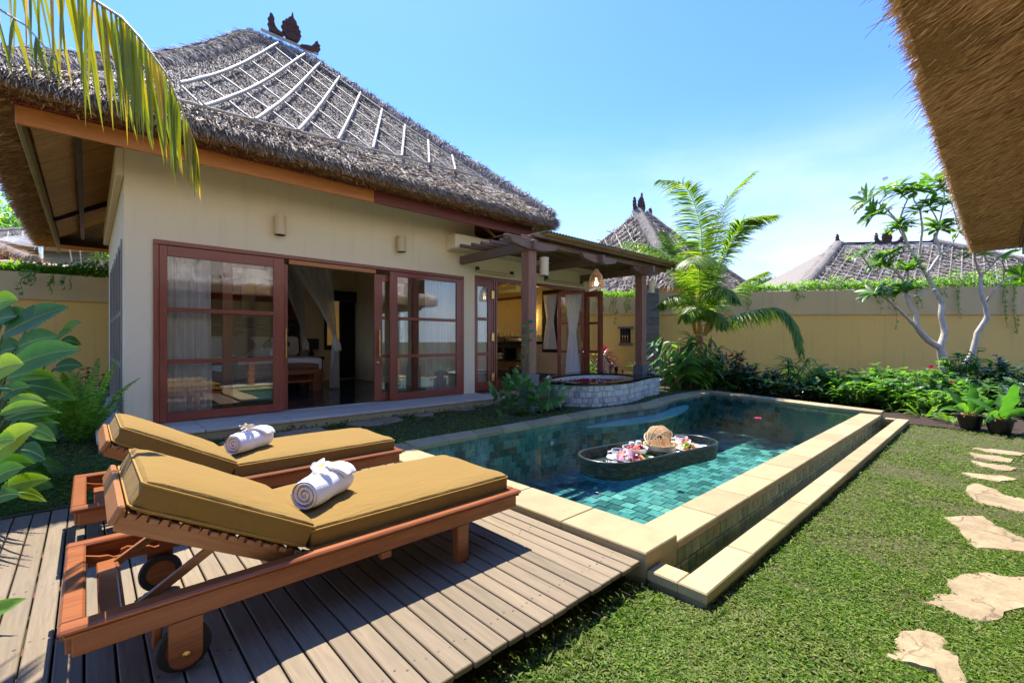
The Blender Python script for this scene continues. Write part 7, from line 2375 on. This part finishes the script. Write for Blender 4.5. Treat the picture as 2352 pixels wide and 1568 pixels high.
SH = [(1925, 910, 10.7, .92, 1.15, 24, 30, .16, .075, 'lf_mid', 'bushy green shrub behind the pool end, left of the pale wall gap', 0, None),
      (1890, 915, 10.6, .55, .9, 14, 22, .15, .07, 'lf_dark', 'low dark shrub tucked under the strap leaved plant', 0, None),
      (2000, 912, 10.2, .72, .85, 18, 28, .15, .07, 'lf_mid', 'rounded green shrub right above the far pool corner', 0, None),
      (2035, 905, 10.6, .95, .6, 12, 24, .16, .075, 'lf_mid', 'upright green shrub between the far pool corner and the frangipani', 0, None),
      (2095, 910, 10.5, .85, 1.1, 22, 26, .13, .065, 'lf_fresh', 'light green hibiscus bush with small buds, left of the frangipani trunk', 2, 'flower_red'),
      (2160, 905, 10.2, .75, .9, 20, 26, .13, .065, 'lf_mid', 'hibiscus bush with a red bloom at the foot of the frangipani', 0, None),
      (2215, 905, 11.8, 1.3, .9, 18, 28, .15, .07, 'lf_mid', 'green bush right behind the frangipani fork', 0, None),
      (2335, 900, 10.6, 1.15, 1.2, 20, 30, .15, .07, 'lf_dark', 'dark bush at the right edge behind the broad pot plants', 0, None),
      (2270, 910, 10.5, .8, 1.3, 20, 28, .13, .06, 'lf_dark', 'dark low bush behind the two black pots', 0, None),
      (2130, 940, 9.0, .48, .75, 14, 24, .10, .05, 'lf_fresh', 'yellow green small leaved bush on the lawn edge by the ferns', 0, None)]
for x, y, d, h, w, ns, nl, L, Wd, mt, lab, nf, fm in SH:
    bush_at('green_shrub', lab, x, y, d, h, w, ns, nl, L, Wd, K[mt], flowers=nf, fmat=K[fm] if fm else None)
SH2 = [(1760, 905, 11.8, .62, 1.2, 'lf_dark', 'dark low filler shrub between the magenta bloom and the strap leaves'), (1960, 925, 10.0, .6, 1.0, 'lf_mid', 'glossy shrub right behind the pool kerb, below the bushy one'), (2060, 930, 9.6, .62, .9, 'lf_mid', 'shrub behind the small kerb fern'), (2120, 925, 9.7, .62, .9, 'lf_dark', 'dark shrub behind the yellow green bush'), (2185, 935, 9.0, .5, .9, 'lf_mid', 'low shrub under the single red bloom'), (2240, 930, 9.4, .6, .9, 'lf_mid', 'shrub behind the first black pot'), (2310, 930, 9.2, .65, 1.0, 'lf_dark', 'shrub behind the second black pot'), (2365, 940, 8.6, .7, 1.0, 'lf_dark', 'dark shrub cut by the right edge of the picture'), (1845, 915, 11.0, .5, 1.2, 'lf_dark', 'dark undergrowth shrub below the strap leaved plants'), (1620, 890, 12.9, .6, .9, 'lf_dark', 'dark shrub deep in the corner behind the ginger')]
for x, y, d, h, w, mt, lab in SH2: bush_at('green_shrub', lab, x, y, d, h, w, 16, 24, .14, .065, K[mt])
m = MB(); c = AT(2183, 880, 9.9); hb_ = thing('hibiscus_bloom', 'single red hibiscus bloom in front of the frangipani trunk', 'flower', c)
flower_head(hb_, V((0, 0, 0)), K['flower_red'], .085)
MB().tube([(0, .02, -.35), (0, .02, 0)], .004, 4).build('flower_stalk', K['stemg'], hb_)

# ferns: each frond a rachis with pinnae
def fern(lab, X, Y, z, n, L, pw, mat, lean=.5, group='ferns', arch=.9, name='fern'):
    t = thing(name, lab, 'fern', (X, Y, z), 0, group)
    for k in range(n):
        a = k*2.4+R.uniform(-.3, .3); le = lean*R.uniform(.3, 1.3)
        l_ = L*R.uniform(.6, 1.1)
        d = V((math.cos(a)*le, math.sin(a)*le, 1)).normalized()
        p = V((math.cos(a)*.06, math.sin(a)*.06, 0)); m = MB(); N_ = 30
        path = [p.copy()]
        for i in range(N_):
            d = (d+V((math.cos(a)*.03*le, math.sin(a)*.03*le, -arch/N_*(i/N_)*2*le))).normalized(); p = p+d*l_/N_; path.append(p.copy())
        m.tube(path[::3], [.004]*len(path[::3]), 4)
        s = d.cross(V((math.cos(a+1.57), math.sin(a+1.57), 0)))
        s = V((-math.sin(a), math.cos(a), 0))
        for i in range(3, N_):
            f = i/N_; w = pw*math.sin(math.pi*(.12+.86*f))**.7
            ax = (path[i]-path[i-1]).normalized()
            for sg in (-1, 1):
                m.leaf(path[i], s*sg+ax*.25+V((0, 0, R.uniform(-.15, .15))), ax.cross(s)*sg, w, l_/N_*.95, .3, .1, 2)
        m.build('frond', mat, t, smooth=180)
    return t
K['lf_fern'] = LG('fern pinna', (.07, .17, .02), (.13, .27, .03), (.26, .38, .05), .5, .45)
p = AT(185, 1015, 5.75); fern('tall sword fern clump beside the side terrace of the villa', p.x, p.y, .17, 30, 1.05, .085, K['lf_fern'], .45)
p = AT(95, 1030, 5.6); fern('lower sword fern clump half hidden by the broad leaves', p.x, p.y, .17, 18, .75, .075, K['lf_fern'], .5)
for x, y, d, lab in ((2062, 950, 9.3, 'small fern at the far corner of the pool kerb'), (2120, 965, 8.6, 'small fern in front of the yellow green bush'), (2190, 975, 8.0, 'small fern beside the first black pot'), (2260, 985, 7.8, 'small fern between the two black pots')):
    p = AT(x, y, d); fern(lab, p.x, p.y, .03, 11, .42, .05, K['lf_fern'], .95, arch=1.3)
p = AT(205, 860, 9.4); shrub('dark_shrub', 'dark sprawling shrub at the foot of the left garden wall', p.x, p.y, .17, .8, 1.4, 16, 24, .16, .06, K['lf_dark'])

# pots with broad bird's nest ferns
def pot_plant(lab, x, y, d, leaves):
    p = gnd(x, y, .02)
    t = thing('pot_plant', lab, 'potted plant', (p.x, p.y, .02), 0, 'black pots of broad ferns')
    m = MB(); m.lathe([(0, 0), (.12, 0), (.165, .2), (.185, .2), (.185, .235), (.15, .235), (.15, .19), (0, .19)], 24); m.build('pot', K['black'], t, smooth=40)
    m = MB()
    for k in range(60): m.leaf((R.uniform(-.08, .08), R.uniform(-.08, .08), .2), (R.uniform(-1, 1), R.uniform(-1, 1), 1), (0, 0, 1), .16, .015, 1.2, .1, 3)
    m.build('root_fibre', K['bamboo_tan'], t)['kind'] = 'stuff'
    for (ax, ay, L, Wd, dr) in leaves:
        m = MB(); m.leaf((ax*.05, ay*.05, .22), (ax, ay, 1), (ax*.2, ay-.6, .7), L, Wd, dr, .35, 12, lambda q: .14+.86*math.sin(math.pi*min(.98, q**1.25*.93+.05)), wave=.07)
        m.build('leaf', K['lf_big'], t, smooth=180)
pot_plant('black pot with a broad wavy fern, nearer the pool corner', 2228, 984, 7, [(-.75, -.3, .50, .17, 1.2), (.15, .1, .55, .17, .6), (.6, -.1, .45, .14, 1.1), (-.3, .3, .52, .15, .8), (.9, .3, .45, .13, 1.4), (-.9, .2, .42, .13, 1.4)])
pot_plant('black pot with a broad wavy fern, nearer the camera side of the bed', 2296, 994, 7, [(.05, -.25, .58, .24, .3), (-1.0, -.5, .55, .20, 1.5), (.8, -.3, .5, .16, 1.4), (.5, .4, .55, .16, .9), (-.4, .4, .5, .16, 1.1)])

# plants round the bath and pergola
p = AT(1395, 850, 13.6); strap_plant('cordyline', 'purple red cordyline behind the stone statues', p.x, p.y, .3, 16, .52, .07, K['lf_purple'], 1.1, .9, .9, None, 4, .22)
p = AT(1352, 850, 13.4); shrub('green_shrub', 'yellow green shrub between the open door and the cordyline', p.x, p.y, .25, .95, .9, 14, 24, .14, .05, K['lf_lime'])
p = AT(1470, 852, 13.8); strap_plant('strap_plant', 'thin green strap plant between the bath taps and the far post', p.x, p.y, .3, 6, .6, .05, K['lf_mid'], 1.3, .6, .4)
def pinnate(t, pts, n, L, Wd, mat, name='branch'):
    m = MB(); P_ = [V(q) for q in pts]
    path = []
    for i in range(len(P_)-1):
        for j in range(8): path.append(P_[i].lerp(P_[i+1], j/8))
    path.append(P_[-1])
    m.tube(path, [.006]*len(path), 5, mi=1)
    for i in range(n):
        f = .2+.8*i/(n-1); k = f*(len(path)-1); j = min(int(k), len(path)-2)
        p = path[j].lerp(path[j+1], k-j); ax = (path[min(j+1, len(path)-1)]-path[j]).normalized()
        sg = 1 if i % 2 else -1
        s = ax.cross(V((0, -.8, .6))).normalized()*sg
        m.leaf(p, s+ax*.45+V((0, -.1, R.uniform(-.3, .2))), V((0, -.8, .6)), L*R.uniform(.8, 1.1), Wd, .5, .2, 4, LAN)
    return m.build(name, [mat, K['stemg']], t, smooth=180)
K['lf_pin'] = LG('leaflet', (.03, .10, .02), (.05, .16, .03), (.14, .28, .05), .45, .4)
p0 = AT(1190, 940, 8.0)
sb = thing('leafy_shrub', 'arching shrub with paired oval leaflets in front of the near pergola post', 'shrub', (p0.x, p0.y, .17))
for a, b, c in (((1175, 955), (1160, 900), (1172, 870)), ((1215, 950), (1235, 890), (1300, 895)), ((1205, 950), (1215, 900), (1205, 870)), ((1190, 945), (1140, 905), (1128, 890)), ((1225, 945), (1255, 925), (1290, 920)), ((1160, 960), (1150, 950), (1168, 965)), ((1200, 950), (1180, 885), (1190, 858)), ((1210, 950), (1230, 905), (1262, 880))):
    pinnate(sb, [AT(a[0], a[1], 8.0)-sb.location, AT(b[0], b[1], 7.8)-sb.location, AT(c[0], c[1], 7.6)-sb.location], 13, .155, .07, K['lf_pin'])
for i, (x, y, lab) in enumerate(((1255, 945, 'low broad leaved clump at the foot of the stone bath'), (1215, 955, 'small rosette plant in front of the arching shrub'), (1275, 940, 'dark leaved clump against the bath tiles'))):
    p = gnd(x, y, .17); strap_plant('leafy_clump', lab, p.x, p.y, .17, 12, .30, .08, K['lf_dark'] if i != 1 else K['lf_pin'], 1.0, .8)
vn = thing('climbing_vine', 'thin vine with oval leaves climbing the near pergola post', 'vine', AT(1196, 900, 8.0))
vp = [AT(1198, 905, 8.0), AT(1203, 850, 7.98), AT(1210, 790, 7.98), AT(1212, 740, 7.98)]
pinnate(vn, [q-vn.location for q in vp], 12, .13, .07, K['lf_pin'], 'vine_stem')
rk = thing('garden_rock', 'brown mossy rock at the foot of the near pergola post', 'rock', gnd(1238, 935, .17))
m = MB(); m.grid(lambda u, v: V((.16*math.sin(math.pi*v)*math.cos(2*math.pi*u)*(1+.25*noise.noise(V((u*6, v*6, 1)))), .16*math.sin(math.pi*v)*math.sin(2*math.pi*u), .2+.25*math.cos(math.pi*(1-v))*(1+.2*noise.noise(V((u*5, v*5, 4)))))), 18, 12)
m.build('rock_body', m_stone('mossy brown rock', (.16, .11, .06), (.06, .07, .03), 9, .9, .9, 0), rk, smooth=180)

# hanging creepers
def vine(lab, x, y0, y1, d, n=3, mat=None):
    o = AT(x, y0, d)
    t = thing('hanging_vine', lab, 'vine', o, 0, 'vines hanging over the garden walls')
    for k in range(n):
        dx = R.uniform(-.18, .18); L = (y1-y0)/FPX*d*R.uniform(.45, 1.0)
        pts = [V((dx*.3, .1, .02)), V((dx, -.04, 0))]+[V((dx+.04*math.sin(i*1.3+k), -.05+.02*math.sin(i), -L*i/6)) for i in range(1, 7)]
        m = MB(); m.tube(pts, .004, 4, mi=1)
        for i in range(int(L*26)+6):
            f = R.random(); q = f*(len(pts)-1); j = min(int(q), len(pts)-2); p = pts[j].lerp(pts[j+1], q-j)
            m.leaf(p, (R.uniform(-1, 1), -.6, R.uniform(-.6, .5)), (0, -1, .3), R.uniform(.05, .09), .035, .5, .2, 2)
        m.build('vine_strand', [mat or K['lf_lime'], K['stemg']], t, smooth=180)
VW = YW-.1
for x, y0, y1, lab in ((1372, 682, 726, 'short vine on the ochre wall nearest the open bathroom door'), (1412, 682, 748, 'longest vine behind the pergola pendant lamp'), (1446, 682, 722, 'short vine behind the pergola beside the stone pillar'), (1712, 668, 730, 'vine trailing on the wall beside the palm fronds'), (1830, 666, 700, 'short vine on the wall between palm and frangipani'),
                      (2015, 662, 735, 'long vine at the outer leaves of the frangipani'), (2045, 661, 765, 'vine behind the lowest frangipani leaf rosette'), (2110, 659, 716, 'vine between the two frangipani limbs'), (2160, 657, 690, 'short vine just past the middle frangipani limb'), (2200, 656, 735, 'vine left of the thin frangipani trunk'),
                      (2296, 656, 760, 'thick vine right of the thin frangipani trunk'), (2335, 655, 860, 'longest vine, almost to the ground at the right edge')):
    vine(lab, x, y0, y1, VW, 3)
for x, y0, y1, d, lab in ((60, 622, 690, 10.0, 'vine bunch over the left wall at the edge of the picture'), (140, 630, 690, 10.2, 'long vine on the left wall nearer the villa'), (165, 632, 665, 10.3, 'short vine on the left wall nearest the villa'), (85, 624, 660, 10.1, 'short vine on the left wall beside the bunch')):
    vine(lab, x, y0, y1, d-.1, 4)
# creeper mass along the wall tops
def creeper(lab, A, B, n, h, mat):
    m = MB()
    for k in range(n):
        f = R.random(); p = A.lerp(B, f); hh = h*(.35+.65*abs(noise.noise(V((f*17, 2, 1))))*1.8)
        q = p+V((0, R.uniform(-.12, .3), R.uniform(0, 1)**1.5*hh))
        m.leaf(q, (R.uniform(-1, 1), R.uniform(-1, .3), R.uniform(-.4, 1)), up3(), R.uniform(.08, .15), .05, .5, .2, 2)
    setp(m.build('creeper', mat, None, smooth=180), lab, 'creeper', kind='stuff')
creeper('yellow green creeper along the top of the long garden wall', AT(1700, 668, YW+.1), AT(2380, 655, YW+.1), 5200, .55, K['lf_lime'])
creeper('creeper along the wall top behind the pergola', AT(1340, 680, YW+.1), AT(1500, 680, YW+.1), 900, .3, K['lf_lime'])
creeper('pale creeper along the top of the left garden wall', AT(-40, 620, 10.2), AT(250, 634, 11.1), 2600, .35, K['lf_lime'])

K['rib'] = m_plain('pale leaf rib', (.30, .42, .10), .5)
# broad calathea leaves at the left edge
cb_ = V(W(-1.25, -2.05, .16))
ca = thing('calathea_clump', 'clump of broad paddle leaves at the left edge by the deck', 'plant', cb_)
def n8(x, y, d): return AT(x/1.742/1.7415, (1150+y/1.742)/1.7415, d)
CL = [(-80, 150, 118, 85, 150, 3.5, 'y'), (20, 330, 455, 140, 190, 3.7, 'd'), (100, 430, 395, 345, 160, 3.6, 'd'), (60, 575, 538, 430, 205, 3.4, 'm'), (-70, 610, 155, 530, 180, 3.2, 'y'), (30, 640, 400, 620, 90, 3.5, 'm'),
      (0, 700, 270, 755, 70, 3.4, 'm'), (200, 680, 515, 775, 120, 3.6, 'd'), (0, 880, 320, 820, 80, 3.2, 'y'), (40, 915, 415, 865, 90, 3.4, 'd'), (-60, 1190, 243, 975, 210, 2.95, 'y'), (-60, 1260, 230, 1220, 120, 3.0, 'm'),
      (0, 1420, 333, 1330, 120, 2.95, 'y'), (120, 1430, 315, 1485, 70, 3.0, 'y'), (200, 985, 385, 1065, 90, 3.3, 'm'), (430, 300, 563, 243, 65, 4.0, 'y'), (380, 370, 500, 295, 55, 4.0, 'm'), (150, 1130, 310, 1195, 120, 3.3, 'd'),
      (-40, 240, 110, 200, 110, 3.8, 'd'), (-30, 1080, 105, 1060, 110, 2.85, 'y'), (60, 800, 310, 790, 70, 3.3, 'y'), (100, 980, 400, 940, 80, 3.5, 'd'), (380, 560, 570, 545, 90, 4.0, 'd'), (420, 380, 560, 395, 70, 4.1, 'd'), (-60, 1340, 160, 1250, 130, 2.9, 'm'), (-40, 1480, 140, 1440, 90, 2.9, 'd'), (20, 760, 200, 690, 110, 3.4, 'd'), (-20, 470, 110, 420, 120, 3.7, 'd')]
for k in range(26):
    x, y = R.uniform(-60, 300), R.uniform(180, 1420)
    x *= 1-.35*abs(y-800)/700
    L_ = R.uniform(150, 300)
    CL.append((x, y, x+L_*R.uniform(.5, 1), y+R.uniform(-90, 60), R.uniform(90, 150), R.uniform(3.8, 4.3), R.choice('dddm')))
for bx, by, tx, ty, w, d, tone in CL:
    b = n8(bx, by, d); e = n8(tx, ty, d-.12)
    L = (e-b).length*1.05; wd = w/1.742/1.7415/FPX*d*1.12
    dr = R.uniform(.25, .5)
    dirv = (e-b).normalized()+V((0, 0, dr*.5))
    m = MB(); m.leaf(b-ca.location, dirv, V((R.uniform(-.2, .2), -.95, .45)), L, wd, dr, .16, 30, BROAD, corr=.003, rib=.006)
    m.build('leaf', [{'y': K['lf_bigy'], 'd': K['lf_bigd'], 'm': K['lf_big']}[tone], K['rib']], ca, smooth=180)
    r_ = MB(); r_.tube([V((R.uniform(-.15, .15), R.uniform(-.15, .15), 0)), (b-ca.location)*.5+V((0, 0, -.15)), b-ca.location], [.012, .01, .007], 6); r_.build('petiole', K['stemg'], ca, smooth=80)
nl_ = thing('broad_leaf_plant', 'wilting broad leaf poking in at the lower left edge of the deck', 'plant', AT(-60, 1420, 2.05))
nl_.location.z = .0
m = MB(); b = AT(-70, 1440, 2.05)-nl_.location; m.leaf(b, (.9, .1, .7), (0, -.8, .6), .26, .09, .4, .3, 8, BROAD, wave=.03); m.build('leaf', K['lf_big'], nl_, smooth=180)
MB().tube([(0, 0, 0), b*.6+V((-.05, 0, 0)), b], .008, 6).build('petiole', K['stemg'], nl_)

# ------------------------------------------------------------------ trees far off
def tree(lab, x, y, d, h, w, zc, n, mat, leaf=.3, flat=1.0, name='tree', group='trees beyond the garden walls'):
    b = AT(x, 784, d); b.z = 0
    t = thing(name, lab, 'tree', b, R.uniform(0, 6), group)
    MB().tube([(0, 0, 0), (.1, .05, h*.4), (0, 0, h*.8)], [w*.04, w*.03, w*.01], 8).build('trunk', K['stemb'], t)
    ml, mb = MB(), MB()
    for c in range(26):
        a = R.uniform(0, 6.28); q = R.uniform(.1, 1)**.6
        cc = V((math.cos(a)*q*w*.5, math.sin(a)*q*w*.5, zc+R.uniform(-.5, .5)*(h-zc)*1.6*flat*(1-.5*q)))
        mb.tube([(0, 0, h*.35), cc*.6+V((0, 0, h*.2*.4)), cc], [w*.012, w*.008, w*.003], 5)
        cs_ = w*R.uniform(.10, .2)
        for k in range(n//26):
            p = cc+V((R.gauss(0, cs_), R.gauss(0, cs_), R.gauss(0, cs_*.6*flat)))
            ml.leaf(p, (R.uniform(-1, 1), R.uniform(-1, 1), R.uniform(-.6, .5)), up3(), leaf*R.uniform(.6, 1.2), leaf*.5, .6, .2, 2)
    mb.build('limbs', K['stemb'], t); ml.build('crown', mat, t, smooth=180)
tree('leafy tree behind the distant grey roof at the far left edge', 30, 0, 36, 12.5, 11, 10.3, 5200, K['lf_lime'], .42)
tree('leafy tree above the ridge of the distant grey roof', 130, 0, 40, 12.0, 11, 9.8, 5200, K['lf_mid'], .42)
tree('leafy tree right up against the villa wall in the distance', 225, 0, 34, 10.2, 8, 8.6, 4200, K['lf_mid'], .36)
tree('flat topped dark tree on the horizon between palm and thatched roof', 1792, 0, 62, 10.4, 5.5, 9.7, 2600, K['lf_dark'], .4, .25)
p = AT(215, 600, 14.5); fr2 = thing('frangipani_bush', 'low frangipani with pale green leaf rosettes behind the left wall', 'shrub', (p.x, p.y, 0))
m = MB(); mst = MB()
for k in range(9):
    q = AT(R.uniform(150, 245), R.uniform(565, 605), 14.5)-fr2.location
    mst.tube([(0, 0, 0), q*.6, q], [.05, .03, .015], 6)
    for j in range(9):
        a = j*2.4; m.leaf(q, (math.cos(a), math.sin(a), .5), (0, 0, 1), .38, .09, .6, .2, 4, OBO)
mst.build('limbs', K['bark'], fr2); m.build('crown', K['lf_lime'], fr2, smooth=180)

# blossoms and leaves adrift on the pool
for i, (x, y, c, lab) in enumerate(((1517, 985, 'flower_pink', 'magenta blossom adrift on the pool near the bench step'), (1741, 960, 'flower_pink', 'magenta blossom adrift on the far water of the pool'), (1573, 1000, 'lf_lime', 'small green leaf adrift beyond the floating tray'), (1300, 948, 'lf_lime', 'small green leaf adrift by the side coping'))):
    p = gnd(x, y, .15)
    t = thing('floating_leaf' if c == 'lf_lime' else 'floating_blossom', lab, 'leaf' if c == 'lf_lime' else 'flower', p, i*1.3)
    m = MB()
    for k in range(5 if c != 'lf_lime' else 1): m.leaf((0, 0, .004), (math.cos(k*1.25), math.sin(k*1.25), .25), (0, 0, 1), .07, .05, .4, .2, 3)
    m.build('petals' if c != 'lf_lime' else 'leaf_blade', K[c], t, smooth=180)
